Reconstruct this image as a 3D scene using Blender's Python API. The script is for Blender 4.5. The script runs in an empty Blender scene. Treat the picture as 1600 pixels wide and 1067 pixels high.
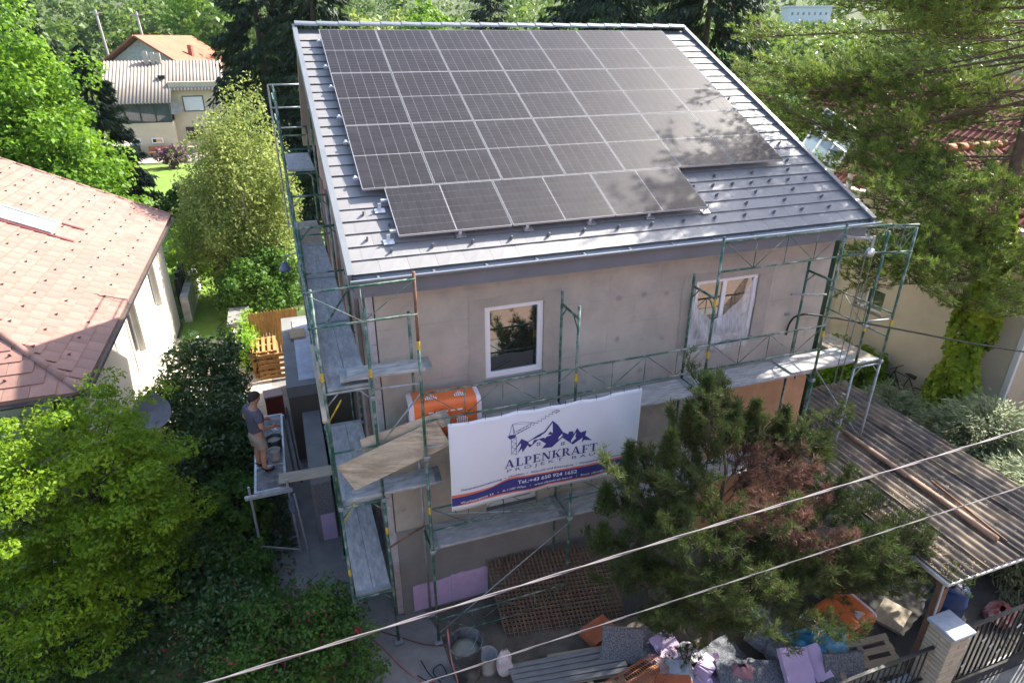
import bpy, bmesh, math, random
import numpy as np
from mathutils import Vector, Matrix, Euler
from mathutils.geometry import tessellate_polygon

random.seed(7)
RNG = np.random.default_rng(11)
scene = bpy.context.scene
COL = scene.collection
R = math.radians

# ------------------------------------------------------------------ camera
cam_data = bpy.data.cameras.new('camera')
cam = bpy.data.objects.new('camera', cam_data)
COL.objects.link(cam)
scene.camera = cam
cam_data.sensor_fit = 'HORIZONTAL'
cam_data.sensor_width = 36.0
cam_data.lens = 36.0 * 1003.29 / 1600.0
cam_data.clip_start = 0.05
cam_data.clip_end = 4000
cam.location = (-1.0429, -9.1408, 10.0418)
cam.rotation_euler = Euler((R(90 - 25.174), 0, R(-19.644)), 'XYZ')

# ------------------------------------------------------------------ light
SUN = Vector((0.22, 0.076, 0.213)).normalized()
elev = math.asin(SUN.z)
azim = math.atan2(SUN.x, SUN.y)
world = bpy.data.worlds.new('World')
scene.world = world
world.use_nodes = True
wn = world.node_tree
bg = wn.nodes['Background']
sky = wn.nodes.new('ShaderNodeTexSky')
sky.sky_type = 'NISHITA'
sky.sun_disc = False
sky.sun_elevation = elev
sky.sun_rotation = azim
sky.air_density = 1.0
sky.dust_density = 2.0
sky.ozone_density = 1.0
wn.links.new(sky.outputs['Color'], bg.inputs['Color'])
bg.inputs['Strength'].default_value = 0.15
sun_data = bpy.data.lights.new('sun', 'SUN')
sun_data.energy = 5.0
sun_data.angle = R(0.53)
sun_data.color = (1.0, 0.94, 0.84)
sun = bpy.data.objects.new('sun', sun_data)
COL.objects.link(sun)
sun.rotation_euler = SUN.to_track_quat('Z', 'Y').to_euler()
sun.location = (30, 10, 40)
scene.view_settings.view_transform = 'Standard'
scene.view_settings.look = 'None'
scene.view_settings.exposure = 1.45
scene.view_settings.gamma = 1.0
scene.render.engine = 'CYCLES'
scene.cycles.use_denoising = True
scene.cycles.max_bounces = 6
scene.cycles.diffuse_bounces = 3
scene.cycles.glossy_bounces = 3
scene.cycles.transmission_bounces = 4
scene.cycles.transparent_max_bounces = 6
scene.cycles.caustics_reflective = False
scene.cycles.caustics_refractive = False

# ------------------------------------------------------------------ materials
MATS = {}
def _n(nt, t, **kw):
    n = nt.nodes.new(t)
    for k, v in kw.items():
        setattr(n, k, v)
    return n

def mat(name, col, rough=0.75, var=0.18, scale=4.0, bump=0.0, bscale=30.0, metal=0.0, spec=0.4,
        stain=None, stain_scale=0.7, stain_amt=0.5, island=0.0, stretch=None, coords='Object'):
    """procedural principled material: noise-varied colour, optional blotches of a second colour, fine relief"""
    if name in MATS:
        return MATS[name]
    m = bpy.data.materials.new(name)
    m.use_nodes = True
    nt = m.node_tree
    b = nt.nodes['Principled BSDF']
    b.inputs['Roughness'].default_value = rough
    b.inputs['Metallic'].default_value = metal
    b.inputs['Specular IOR Level'].default_value = spec
    tc = _n(nt, 'ShaderNodeTexCoord')
    vec = tc.outputs[coords]
    if stretch:
        mp = _n(nt, 'ShaderNodeMapping')
        mp.inputs['Scale'].default_value = stretch
        nt.links.new(vec, mp.inputs['Vector'])
        vec = mp.outputs['Vector']
    nz = _n(nt, 'ShaderNodeTexNoise')
    nz.inputs['Scale'].default_value = scale
    nz.inputs['Detail'].default_value = 5
    nz.inputs['Roughness'].default_value = 0.62
    nt.links.new(vec, nz.inputs['Vector'])
    rp = _n(nt, 'ShaderNodeValToRGB')
    lo = [max(0, c * (1 - var * 1.6)) for c in col] + [1]
    hi = [min(1, c * (1 + var * 1.4)) for c in col] + [1]
    rp.color_ramp.elements[0].position = 0.28
    rp.color_ramp.elements[0].color = lo
    rp.color_ramp.elements[1].position = 0.72
    rp.color_ramp.elements[1].color = hi
    nt.links.new(nz.outputs['Fac'], rp.inputs['Fac'])
    cout = rp.outputs['Color']
    if stain is not None:
        n2 = _n(nt, 'ShaderNodeTexNoise')
        n2.inputs['Scale'].default_value = stain_scale
        n2.inputs['Detail'].default_value = 6
        n2.inputs['Roughness'].default_value = 0.65
        nt.links.new(vec, n2.inputs['Vector'])
        r2 = _n(nt, 'ShaderNodeValToRGB')
        r2.color_ramp.elements[0].position = 0.46
        r2.color_ramp.elements[1].position = 0.66
        nt.links.new(n2.outputs['Fac'], r2.inputs['Fac'])
        ml = _n(nt, 'ShaderNodeMath', operation='MULTIPLY')
        ml.inputs[1].default_value = stain_amt
        nt.links.new(r2.outputs['Color'], ml.inputs[0])
        mx = _n(nt, 'ShaderNodeMixRGB')
        mx.inputs['Color2'].default_value = list(stain) + [1]
        nt.links.new(ml.outputs[0], mx.inputs['Fac'])
        nt.links.new(cout, mx.inputs['Color1'])
        cout = mx.outputs['Color']
    if island > 0:
        ge = _n(nt, 'ShaderNodeNewGeometry')
        oi = _n(nt, 'ShaderNodeObjectInfo')
        ad = _n(nt, 'ShaderNodeMath', operation='ADD')
        nt.links.new(ge.outputs['Random Per Island'], ad.inputs[0])
        nt.links.new(oi.outputs['Random'], ad.inputs[1])
        fr = _n(nt, 'ShaderNodeMath', operation='FRACT')
        nt.links.new(ad.outputs[0], fr.inputs[0])
        mr = _n(nt, 'ShaderNodeMapRange')
        mr.inputs['To Min'].default_value = 1 - island
        mr.inputs['To Max'].default_value = 1 + island
        nt.links.new(fr.outputs[0], mr.inputs['Value'])
        hs = _n(nt, 'ShaderNodeHueSaturation')
        nt.links.new(mr.outputs[0], hs.inputs['Value'])
        nt.links.new(cout, hs.inputs['Color'])
        cout = hs.outputs['Color']
    nt.links.new(cout, b.inputs['Base Color'])
    if bump > 0:
        n3 = _n(nt, 'ShaderNodeTexNoise')
        n3.inputs['Scale'].default_value = bscale
        n3.inputs['Detail'].default_value = 4
        nt.links.new(vec, n3.inputs['Vector'])
        bp = _n(nt, 'ShaderNodeBump')
        bp.inputs['Strength'].default_value = bump
        bp.inputs['Distance'].default_value = 0.02
        nt.links.new(n3.outputs['Fac'], bp.inputs['Height'])
        nt.links.new(bp.outputs['Normal'], b.inputs['Normal'])
    MATS[name] = m
    return m

def leaf_mat(name, col, col2, trans=0.35, rough=0.5, spec=0.3, clump=0.9):
    """foliage: colour differs leaf by leaf and patch by patch, part of the light passes through"""
    if name in MATS:
        return MATS[name]
    m = bpy.data.materials.new(name)
    m.use_nodes = True
    nt = m.node_tree
    b = nt.nodes['Principled BSDF']
    out = nt.nodes['Material Output']
    b.inputs['Roughness'].default_value = rough
    b.inputs['Specular IOR Level'].default_value = spec
    ge = _n(nt, 'ShaderNodeNewGeometry')
    tc = _n(nt, 'ShaderNodeTexCoord')
    nz = _n(nt, 'ShaderNodeTexNoise')
    nz.inputs['Scale'].default_value = clump
    nz.inputs['Detail'].default_value = 3
    nt.links.new(tc.outputs['Object'], nz.inputs['Vector'])
    ad = _n(nt, 'ShaderNodeMath', operation='MULTIPLY_ADD')
    ad.inputs[1].default_value = 0.55
    nt.links.new(ge.outputs['Random Per Island'], ad.inputs[0])
    sb = _n(nt, 'ShaderNodeMath', operation='MULTIPLY_ADD')
    sb.inputs[1].default_value = 1.3
    sb.inputs[2].default_value = -0.42
    nt.links.new(nz.outputs['Fac'], sb.inputs[0])
    nt.links.new(sb.outputs[0], ad.inputs[2])
    rp = _n(nt, 'ShaderNodeValToRGB')
    rp.color_ramp.elements[0].position = 0.1
    rp.color_ramp.elements[0].color = list(col) + [1]
    rp.color_ramp.elements[1].position = 0.9
    rp.color_ramp.elements[1].color = list(col2) + [1]
    nt.links.new(ad.outputs[0], rp.inputs['Fac'])
    nt.links.new(rp.outputs['Color'], b.inputs['Base Color'])
    tr = _n(nt, 'ShaderNodeBsdfTranslucent')
    hs = _n(nt, 'ShaderNodeHueSaturation')
    hs.inputs['Value'].default_value = 1.5
    hs.inputs['Hue'].default_value = 0.485
    nt.links.new(rp.outputs['Color'], hs.inputs['Color'])
    nt.links.new(hs.outputs['Color'], tr.inputs['Color'])
    mx = _n(nt, 'ShaderNodeMixShader')
    mx.inputs['Fac'].default_value = trans
    nt.links.new(b.outputs['BSDF'], mx.inputs[1])
    nt.links.new(tr.outputs['BSDF'], mx.inputs[2])
    nt.links.new(mx.outputs[0], out.inputs['Surface'])
    MATS[name] = m
    return m

def glass_mat(name, col, rough=0.03, spec=0.8):
    if name in MATS:
        return MATS[name]
    m = mat(name, col, rough=rough, var=0.15, scale=1.5, spec=spec)
    return m

# ------------------------------------------------------------------ mesh building
def basis(d, up=None):
    d = Vector(d).normalized()
    u = Vector(up) if up is not None else Vector((0, 0, 1))
    if abs(d.dot(u)) > 0.98:
        u = Vector((0, 1, 0)) if abs(d.y) < 0.9 else Vector((1, 0, 0))
    s = d.cross(u).normalized()
    return d, s, s.cross(d).normalized()

class MB:
    def __init__(self):
        self.v = []
        self.f = []
    def add(self, vs, fs):
        o = len(self.v)
        self.v += [tuple(p) for p in vs]
        self.f += [tuple(i + o for i in f) for f in fs]
        return self
    def box(self, x0, x1, y0, y1, z0, z1, M=None):
        vs = [Vector((x, y, z)) for x in (x0, x1) for y in (y0, y1) for z in (z0, z1)]
        if M is not None:
            vs = [M @ p for p in vs]
        return self.add(vs, [(0, 1, 3, 2), (4, 6, 7, 5), (0, 4, 5, 1), (2, 3, 7, 6), (0, 2, 6, 4), (1, 5, 7, 3)])
    def beam(self, p, q, w, h, up=(0, 0, 1)):
        p, q = Vector(p), Vector(q)
        d, s, u = basis(q - p, up)
        vs = [a + s * (i * w / 2) + u * (j * h / 2) for a in (p, q) for i in (-1, 1) for j in (-1, 1)]
        return self.add(vs, [(0, 1, 3, 2), (4, 6, 7, 5), (0, 4, 5, 1), (2, 3, 7, 6), (0, 2, 6, 4), (1, 5, 7, 3)])
    def tube(self, pts, r, n=7, caps=True):
        pts = [Vector(p) for p in pts]
        rs = r if isinstance(r, (list, tuple)) else [r] * len(pts)
        o = len(self.v)
        last = None
        for i, p in enumerate(pts):
            a = pts[max(0, i - 1)]
            b = pts[min(len(pts) - 1, i + 1)]
            d = (b - a).normalized()
            if last is None:
                _, s, u = basis(d)
            else:
                s = (last - d * last.dot(d)).normalized()
                u = s.cross(d)
            last = s
            for k in range(n):
                t = 2 * math.pi * k / n
                self.v.append(tuple(p + (s * math.cos(t) + u * math.sin(t)) * rs[i]))
        for i in range(len(pts) - 1):
            for k in range(n):
                a, b = o + i * n + k, o + i * n + (k + 1) % n
                self.f.append((a, b, b + n, a + n))
        if caps:
            self.f.append(tuple(o + k for k in range(n))[::-1])
            e = o + (len(pts) - 1) * n
            self.f.append(tuple(e + k for k in range(n)))
        return self
    def lathe(self, prof, n=20, M=None):
        o = len(self.v)
        for r, z in prof:
            for k in range(n):
                t = 2 * math.pi * k / n
                p = Vector((r * math.cos(t), r * math.sin(t), z))
                self.v.append(tuple(M @ p if M is not None else p))
        for i in range(len(prof) - 1):
            for k in range(n):
                a, b = o + i * n + k, o + i * n + (k + 1) % n
                self.f.append((a, b, b + n, a + n))
        return self
    def face(self, pts):
        return self.add(pts, [tuple(range(len(pts)))])
    def grid(self, fn, nu, nv):
        o = len(self.v)
        for j in range(nv + 1):
            for i in range(nu + 1):
                self.v.append(tuple(fn(i / nu, j / nv)))
        for j in range(nv):
            for i in range(nu):
                a = o + j * (nu + 1) + i
                self.f.append((a, a + 1, a + nu + 2, a + nu + 1))
        return self
    def prism(self, poly, fn, t0, t1):
        """poly: 2D outline, fn(a, b, t) -> 3D; solid between depths t0 and t1"""
        n = len(poly)
        tris = tessellate_polygon([[Vector((p[0], p[1], 0)) for p in poly]])
        vs = [fn(a, b, t0) for a, b in poly] + [fn(a, b, t1) for a, b in poly]
        fs = [tuple(t) for t in tris] + [tuple(i + n for i in t)[::-1] for t in tris]
        fs += [(i, (i + 1) % n, (i + 1) % n + n, i + n) for i in range(n)]
        return self.add(vs, fs)
    def mesh(self, name, material, smooth=False, fix=True):
        me = bpy.data.meshes.new(name)
        me.from_pydata([tuple(p) for p in self.v], [], self.f)
        if fix and len(self.f) < 60000:
            bm = bmesh.new()
            bm.from_mesh(me)
            bmesh.ops.recalc_face_normals(bm, faces=bm.faces)
            bm.to_mesh(me)
            bm.free()
        if material is not None:
            me.materials.append(material)
        if smooth:
            me.polygons.foreach_set('use_smooth', [True] * len(me.polygons))
        me.update()
        return me
    def build(self, name, material, parent=None, smooth=False, bevel=0.0, solid=0.0, kind=None):
        o = link(name, self.mesh(name, material, smooth), parent)
        if solid:
            md = o.modifiers.new('solid', 'SOLIDIFY')
            md.thickness = solid
        if bevel:
            md = o.modifiers.new('bevel', 'BEVEL')
            md.width = bevel
            md.segments = 1
            md.limit_method = 'ANGLE'
        if kind:
            o['kind'] = kind
        return o

def link(name, data, parent=None):
    o = bpy.data.objects.new(name, data)
    COL.objects.link(o)
    if parent is not None:
        o.parent = parent
    return o

def thing(name, label, cat, loc=(0, 0, 0), rz=0.0, group=None):
    o = link(name, None)
    o.empty_display_size = 0.2
    o.location = loc
    o.rotation_euler = (0, 0, rz)
    tag(o, label, cat, group)
    return o

def tag(o, label=None, cat=None, group=None, kind=None):
    if label:
        o['label'] = label
    if cat:
        o['category'] = cat
    if group:
        o['group'] = group
    if kind:
        o['kind'] = kind
    return o

def copy_tree(o, parent=None):
    c = o.copy()
    COL.objects.link(c)
    c.parent = parent
    for ch in list(o.children):
        copy_tree(ch, c)
    return c

def np_mesh(name, verts, k, material, smooth=False):
    """verts (N*k,3): N separate faces of k corners"""
    verts = np.asarray(verts, dtype=np.float32).reshape(-1, 3)
    nv = len(verts)
    nf = nv // k
    me = bpy.data.meshes.new(name)
    me.vertices.add(nv)
    me.vertices.foreach_set('co', verts.ravel())
    me.loops.add(nv)
    me.loops.foreach_set('vertex_index', np.arange(nv, dtype=np.int32))
    me.polygons.add(nf)
    me.polygons.foreach_set('loop_start', np.arange(0, nv, k, dtype=np.int32))
    me.polygons.foreach_set('loop_total', np.full(nf, k, dtype=np.int32))
    me.materials.append(material)
    me.update(calc_edges=True)
    me.validate()
    return me

def unit(a):
    return a / (np.linalg.norm(a, axis=-1, keepdims=True) + 1e-9)

def leaves(pts, nrm, length, width, rng, jit=0.6, droop=0.0):
    """one folded diamond leaf at each point, roughly facing nrm"""
    n = len(pts)
    nr = unit(nrm + rng.normal(0, jit, (n, 3)))
    t = rng.normal(0, 1, (n, 3))
    t[:, 2] -= droop
    t = unit(t - nr * np.sum(t * nr, axis=1, keepdims=True))
    s = np.cross(nr, t)
    L0 = rng.uniform(0.5, 1.45, (n, 1))
    L = length * L0
    Wd = width * L0 * rng.uniform(0.75, 1.2, (n, 1))
    a = pts - t * L * 0.5
    c = pts + t * L * 0.5 - nr * L * 0.12
    b = pts + s * Wd * 0.5 + nr * Wd * 0.16
    d = pts - s * Wd * 0.5 + nr * Wd * 0.16
    return np.stack([a, b, c, d], axis=1).reshape(-1, 3)

def needles(base, direc, length, width, per, rng, spread=0.75):
    """tufts: at every base point, per thin blades fanned round the shoot direction"""
    n = len(base)
    base = np.repeat(base, per, axis=0)
    d = np.repeat(direc, per, axis=0)
    d = unit(d + rng.normal(0, spread, (n * per, 3)))
    s = unit(np.cross(d, rng.normal(0, 1, (n * per, 3))))
    L = length * rng.uniform(0.7, 1.2, (n * per, 1))
    base = base + d * L * 0.04 + rng.normal(0, length * 0.12, (n * per, 3))
    a = base - s * width * 0.5
    b = base + s * width * 0.5
    c = base + d * L + s * width * 0.15
    e = base + d * L - s * width * 0.15
    return np.stack([a, b, c, e], axis=1).reshape(-1, 3)

def clump_points(centres, radii, per, rng, shell=0.45, flat=0.75):
    """points and outward normals on the outer part of many small leaf clumps"""
    n = len(centres)
    c = np.repeat(centres, per, axis=0)
    r = np.repeat(radii, per)[:, None]
    d = unit(rng.normal(0, 1, (n * per, 3)))
    rad = (shell + (1 - shell) * rng.uniform(0, 1, (n * per, 1)) ** 0.5)
    p = c + d * rad * r * np.array([1, 1, flat])
    nr = unit(d * 0.7 + np.array([0, 0, 0.6]))
    return p, nr

def crown_clumps(c, rad, n, rng, cr=(0.2, 0.34), hollow=0.35, low=-0.75, lump=0.18):
    """clump centres through an uneven ellipsoid crown, more towards its outside"""
    c = np.array(c, float)
    rad = np.array(rad, float)
    d = unit(rng.normal(0, 1, (n * 3, 3)))
    d = d[d[:, 2] > low][:n]
    n = len(d)
    wob = 1 + lump * np.sin(d[:, 0] * 4.1 + c[0]) * np.cos(d[:, 1] * 3.7 + c[1]) + rng.normal(0, lump * 0.6, n)
    t = (hollow + (1 - hollow) * rng.uniform(0, 1, n) ** 0.45) * wob
    p = c + d * rad * t[:, None]
    return p, rng.uniform(cr[0], cr[1], n) * float(np.mean(rad))

def trunk_mb(base, top, r0, r1, limbs=(), rng=None, bend=0.15, n=9):
    mb = MB()
    base, top = Vector(base), Vector(top)
    pts = []
    for i in range(6):
        t = i / 5
        off = Vector((math.sin(t * 3.1 + base.x), math.cos(t * 2.7 + base.y), 0)) * bend * t * (1 - t * 0.4)
        pts.append(base.lerp(top, t) + off)
    mb.tube(pts, [r0 * (1 - t / 5) + r1 * t / 5 for t in range(6)], n)
    for e in limbs:
        e = Vector(e)
        k = random.uniform(0.3, 0.95)
        s = base.lerp(top, k)
        m = s.lerp(e, 0.5) + Vector((0, 0, 0.08 * (e - s).length))
        rr = max(0.012, r1 * 0.9 + (r0 - r1) * (1 - k) * 0.5)
        mb.tube([s, m, e], [rr, rr * 0.6, rr * 0.2], 5)
    return mb

def broad_tree(name, label, base, c, rad, n_clump, per, leaf, material, bark, r0=0.18, cat='tree', group=None,
               seed=1, cr=(0.2, 0.34), hollow=0.35, low=-0.75, flat=0.75, jit=0.6, droop=0.0, wid=0.62, lump=0.18, limbs=14, part='crown'):
    rng = np.random.default_rng(seed)
    root = thing(name, label, cat, base, 0, group)
    b = np.array(base, float)
    cc, rr = crown_clumps(np.array(c, float) - b, rad, n_clump, rng, cr, hollow, low, lump)
    p, nr = clump_points(cc, rr, per, rng, flat=flat)
    me = np_mesh(part, leaves(p, nr, leaf, leaf * wid, rng, jit, droop), 4, material)
    link(part, me, root)
    idx = rng.choice(len(cc), min(limbs, len(cc)), replace=False)
    top = Vector(np.array(c, float) - b) + Vector((0, 0, rad[2] * 0.35))
    trunk_mb((0, 0, -0.1), top, r0, r0 * 0.25, [cc[i] for i in idx]).build('trunk', bark, root, smooth=True)
    return root
# ------------------------------------------------------------------ shared materials
M_plaster = mat('grey_base_coat', (0.435, 0.400, 0.338), rough=0.92, var=0.10, scale=1.6, bump=0.12, bscale=60,
                stain=(0.31, 0.29, 0.265), stain_scale=0.85, stain_amt=0.75)
def blotches(m, scale, dark, amt, r0=0.06, r1=0.16):
    """scattered round filler patches (dowel holes) over an existing material"""
    nt = m.node_tree
    b = nt.nodes['Principled BSDF']
    src = b.inputs['Base Color'].links[0].from_socket
    tc = _n(nt, 'ShaderNodeTexCoord')
    wv = _n(nt, 'ShaderNodeTexNoise'); wv.inputs['Scale'].default_value = 5.0
    nt.links.new(tc.outputs['Object'], wv.inputs['Vector'])
    ad = _n(nt, 'ShaderNodeMixRGB', blend_type='ADD'); ad.inputs['Fac'].default_value = 0.12
    nt.links.new(tc.outputs['Object'], ad.inputs['Color1']); nt.links.new(wv.outputs['Color'], ad.inputs['Color2'])
    vo = _n(nt, 'ShaderNodeTexVoronoi'); vo.inputs['Scale'].default_value = scale; vo.inputs['Randomness'].default_value = 0.55
    nt.links.new(ad.outputs[0], vo.inputs['Vector'])
    mr = _n(nt, 'ShaderNodeMapRange')
    mr.inputs['From Min'].default_value = r0; mr.inputs['From Max'].default_value = r1
    mr.inputs['To Min'].default_value = amt; mr.inputs['To Max'].default_value = 0.0
    nt.links.new(vo.outputs['Distance'], mr.inputs['Value'])
    ml = _n(nt, 'ShaderNodeMath', operation='MULTIPLY')
    nt.links.new(mr.outputs[0], ml.inputs[0])
    sep = _n(nt, 'ShaderNodeSeparateColor')
    nt.links.new(vo.outputs['Color'], sep.inputs[0]); nt.links.new(sep.outputs[0], ml.inputs[1])
    mx = _n(nt, 'ShaderNodeMixRGB'); mx.inputs['Color2'].default_value = list(dark) + [1]
    nt.links.new(ml.outputs[0], mx.inputs['Fac']); nt.links.new(src, mx.inputs['Color1'])
    nt.links.new(mx.outputs[0], b.inputs['Base Color'])
blotches(M_plaster, 2.0, (0.22, 0.21, 0.195), 0.75)
def board_joints(m, dark, amt, w, h):
    """faint lines of the insulation boards showing through the base coat, broken up by noise"""
    nt = m.node_tree
    b = nt.nodes['Principled BSDF']
    src = b.inputs['Base Color'].links[0].from_socket
    tc = _n(nt, 'ShaderNodeTexCoord')
    mp = _n(nt, 'ShaderNodeMapping'); mp.inputs['Rotation'].default_value = (R(90), 0, 0)
    nt.links.new(tc.outputs['Object'], mp.inputs['Vector'])
    bt = _n(nt, 'ShaderNodeTexBrick')
    bt.inputs['Scale'].default_value = 1.0; bt.inputs['Brick Width'].default_value = w; bt.inputs['Row Height'].default_value = h
    bt.inputs['Mortar Size'].default_value = 0.022; bt.inputs['Mortar Smooth'].default_value = 0.9
    nt.links.new(mp.outputs[0], bt.inputs['Vector'])
    nz = _n(nt, 'ShaderNodeTexNoise'); nz.inputs['Scale'].default_value = 1.7; nz.inputs['Detail'].default_value = 5
    nt.links.new(tc.outputs['Object'], nz.inputs['Vector'])
    mr = _n(nt, 'ShaderNodeMapRange'); mr.inputs['From Min'].default_value = 0.42; mr.inputs['From Max'].default_value = 0.62; mr.inputs['To Max'].default_value = amt
    nt.links.new(nz.outputs['Fac'], mr.inputs['Value'])
    ml = _n(nt, 'ShaderNodeMath', operation='MULTIPLY')
    nt.links.new(bt.outputs['Fac'], ml.inputs[0]); nt.links.new(mr.outputs[0], ml.inputs[1])
    mx = _n(nt, 'ShaderNodeMixRGB'); mx.inputs['Color2'].default_value = list(dark) + [1]
    nt.links.new(ml.outputs[0], mx.inputs['Fac']); nt.links.new(src, mx.inputs['Color1'])
    nt.links.new(mx.outputs[0], b.inputs['Base Color'])
board_joints(M_plaster, (0.28, 0.265, 0.245), 0.45, 1.0, 0.5)
M_plinth = mat('grey_plinth_coat', (0.225, 0.225, 0.215), rough=0.92, var=0.12, scale=1.2, bump=0.1, bscale=50,
               stain=(0.17, 0.175, 0.175), stain_scale=0.9, stain_amt=0.6)
M_annexcoat = mat('dark_annex_coat', (0.13, 0.118, 0.09), rough=0.8, var=0.12, scale=1.5, bump=0.1)  # dark brown-grey coat for the annex walls
M_peach = mat('peach_paint_and_bounce', (0.62, 0.36, 0.20), rough=0.9, var=0.10, scale=2.0, bump=0.1, stain=(0.5, 0.33, 0.22), stain_amt=0.5)  # old peach paint, with warm light bounced onto the wall painted into the colour
M_oldwall = mat('old_pink_render', (0.33, 0.25, 0.215), rough=0.95, var=0.22, scale=3.0, bump=0.3, bscale=25,
                stain=(0.30, 0.30, 0.32), stain_scale=1.2, stain_amt=0.7)
M_eps = mat('pale_foam_edge', (0.42, 0.40, 0.40), rough=0.9, var=0.15, scale=6)
M_pink = mat('lilac_foam_board', (0.55, 0.42, 0.62), rough=0.8, var=0.07, scale=5, bump=0.08, bscale=90)
M_tile = mat('grey_metal_tile', (0.25, 0.243, 0.242), rough=0.5, var=0.06, scale=2.0, spec=0.5, island=0.05)
M_fascia = mat('slate_fascia', (0.15, 0.165, 0.19), rough=0.5, var=0.08, scale=2)
M_gutter = mat('grey_gutter', (0.26, 0.275, 0.285), rough=0.4, var=0.07, scale=2, metal=0.4)
M_alu = mat('raw_aluminium', (0.70, 0.71, 0.73), rough=0.35, var=0.08, scale=6, metal=0.7)
M_white = mat('white_frame', (0.78, 0.79, 0.80), rough=0.4, var=0.03, scale=4)
M_cell = mat('solar_cell', (0.028, 0.025, 0.028), rough=0.50, var=0.15, scale=3, spec=0.12, island=0.12)
M_cell.node_tree.nodes['Principled BSDF'].inputs['Coat Weight'].default_value = 0.16
M_cell.node_tree.nodes['Principled BSDF'].inputs['Coat Roughness'].default_value = 0.06
M_sheet = mat('white_backsheet', (0.40, 0.385, 0.385), rough=0.3, var=0.03, spec=0.6)
M_panelframe = mat('panel_frame', (0.36, 0.36, 0.37), rough=0.5, var=0.04)
M_pane = glass_mat('dark_window_glass', (0.012, 0.013, 0.014), 0.02, 0.9)
M_pane.node_tree.nodes['Principled BSDF'].inputs['IOR'].default_value = 2.5
M_dark = mat('dark_gap', (0.02, 0.02, 0.02), rough=0.9)
M_black = mat('black_plastic', (0.02, 0.02, 0.022), rough=0.5)
M_conc = mat('concrete', (0.26, 0.25, 0.235), rough=0.92, var=0.14, scale=2.2, bump=0.15, bscale=40,
             stain=(0.17, 0.165, 0.155), stain_scale=0.8, stain_amt=0.7)
M_soil = mat('bare_soil', (0.115, 0.095, 0.072), rough=0.98, var=0.3, scale=3.5, bump=0.8, bscale=22,
             stain=(0.17, 0.155, 0.13), stain_scale=1.1, stain_amt=0.6)
M_grass = mat('lawn_green', (0.16, 0.27, 0.04), rough=0.95, var=0.22, scale=1.3, bump=0.7, bscale=60,
              stain=(0.20, 0.27, 0.06), stain_scale=0.35, stain_amt=0.6)
M_ground = mat('garden_ground', (0.07, 0.10, 0.03), rough=0.98, var=0.35, scale=1.2, bump=0.6, bscale=14,
               stain=(0.10, 0.075, 0.045), stain_scale=0.5, stain_amt=0.6)
M_asphalt = mat('asphalt', (0.06, 0.062, 0.066), rough=0.9, var=0.2, scale=5, bump=0.3, bscale=90)
M_pave = mat('pavement_grey', (0.20, 0.20, 0.195), rough=0.92, var=0.14, scale=3, bump=0.2, bscale=60)

# ------------------------------------------------------------------ ground and roads
def hill(x, y):
    r = math.hypot(x, y + 9)
    t = max(0.0, r - 72)
    return 0.088 * t * (1 - math.exp(-t / 60)) if y > -20 else 0.0

def ground_sheet():
    xs = sorted(set([-900, -700, -500, -350, -250, -180] + list(range(-140, 141, 10)) + [180, 250, 350, 500, 700, 900]))
    ys = sorted(set([-120, -60, -30] + list(range(-20, 160, 10)) + [190, 230, 280, 350, 450, 600, 800, 1000]))
    vs = [(x, y, hill(x, y) - 0.02) for y in ys for x in xs]
    n = len(xs)
    fs = [(j * n + i, j * n + i + 1, j * n + n + i + 1, j * n + n + i) for j in range(len(ys) - 1) for i in range(n - 1)]
    m = MB()
    m.add(vs, fs)
    return m.build('ground', M_ground, smooth=True, kind='structure')
ground_sheet()

def flat(name, pts, z, material, wob=0.0):
    m = MB()
    if wob:
        q = []
        n = len(pts)
        for i in range(n):
            a, b = Vector(pts[i]), Vector(pts[(i + 1) % n])
            k = max(1, int((b - a).length / 0.5))
            for j in range(k):
                p = a.lerp(b, j / k)
                q.append((p.x + random.uniform(-wob, wob), p.y + random.uniform(-wob, wob)))
        pts = q
    tris = tessellate_polygon([[Vector((p[0], p[1], 0)) for p in pts]])
    m.add([(p[0], p[1], z) for p in pts], [tuple(t) for t in tris])
    return m.build(name, material, kind='structure')

flat('lawn', [(-16, 24), (-4.5, 22), (3, 25), (4, 40), (-4, 55), (-16, 57)], 0.004, M_grass, 0.3)
flat('side_lawn', [(-5.4, 15.2), (-2.4, 14.0), (-2.2, 24), (-5.6, 25.5)], 0.010, M_grass, 0.12)
flat('terrace_paving', [(-15.5, 57.2), (-5, 57.2), (-5, 63), (-15.5, 63)], 0.012, mat('warm_terrace', (0.42, 0.36, 0.30), var=0.1))
flat('concrete_yard', [(-5.5, 9.0), (-3.4, 9.2), (-2.45, 8.2), (-1.65, 8.2), (-1.65, 12.6), (-2.2, 14.8), (-5.5, 15.4)], 0.006, mat('pale_yard_concrete', (0.52, 0.45, 0.37), var=0.1, bump=0.1))
flat('concrete_path', [(-2.5, -1.2), (-1.2, -2.6), (0.6, -2.6), (0.55, -0.6), (0.3, 0.3), (-0.4, 13), (-2.2, 13), (-2.4, 5)], 0.008, M_conc, 0.04)
flat('building_site_soil', [(0.4, -3.6), (8.0, -4.6), (9.0, 0.5), (9.0, 4), (0.1, 0.2)], 0.0, M_soil, 0.15)
flat('carport_floor', [(6.9, -4.74), (12.5, -4.74), (12.5, 0.6), (6.9, 0.6)], 0.012, mat('dark_paving', (0.060, 0.058, 0.055), rough=0.92, var=0.2, scale=3, bump=0.2))
flat('pavement', [(-20, -6.2), (40, -6.2), (40, -4.75), (-20, -4.75)], 0.003, M_pave)
flat('road', [(-60, -10.0), (80, -10.0), (80, -6.25), (-60, -6.25)], 0.001, M_asphalt)
flat('pavement_opposite', [(-20, -11.2), (40, -11.2), (40, -10.05), (-20, -10.05)], 0.003, M_pave)
k = MB()
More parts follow.
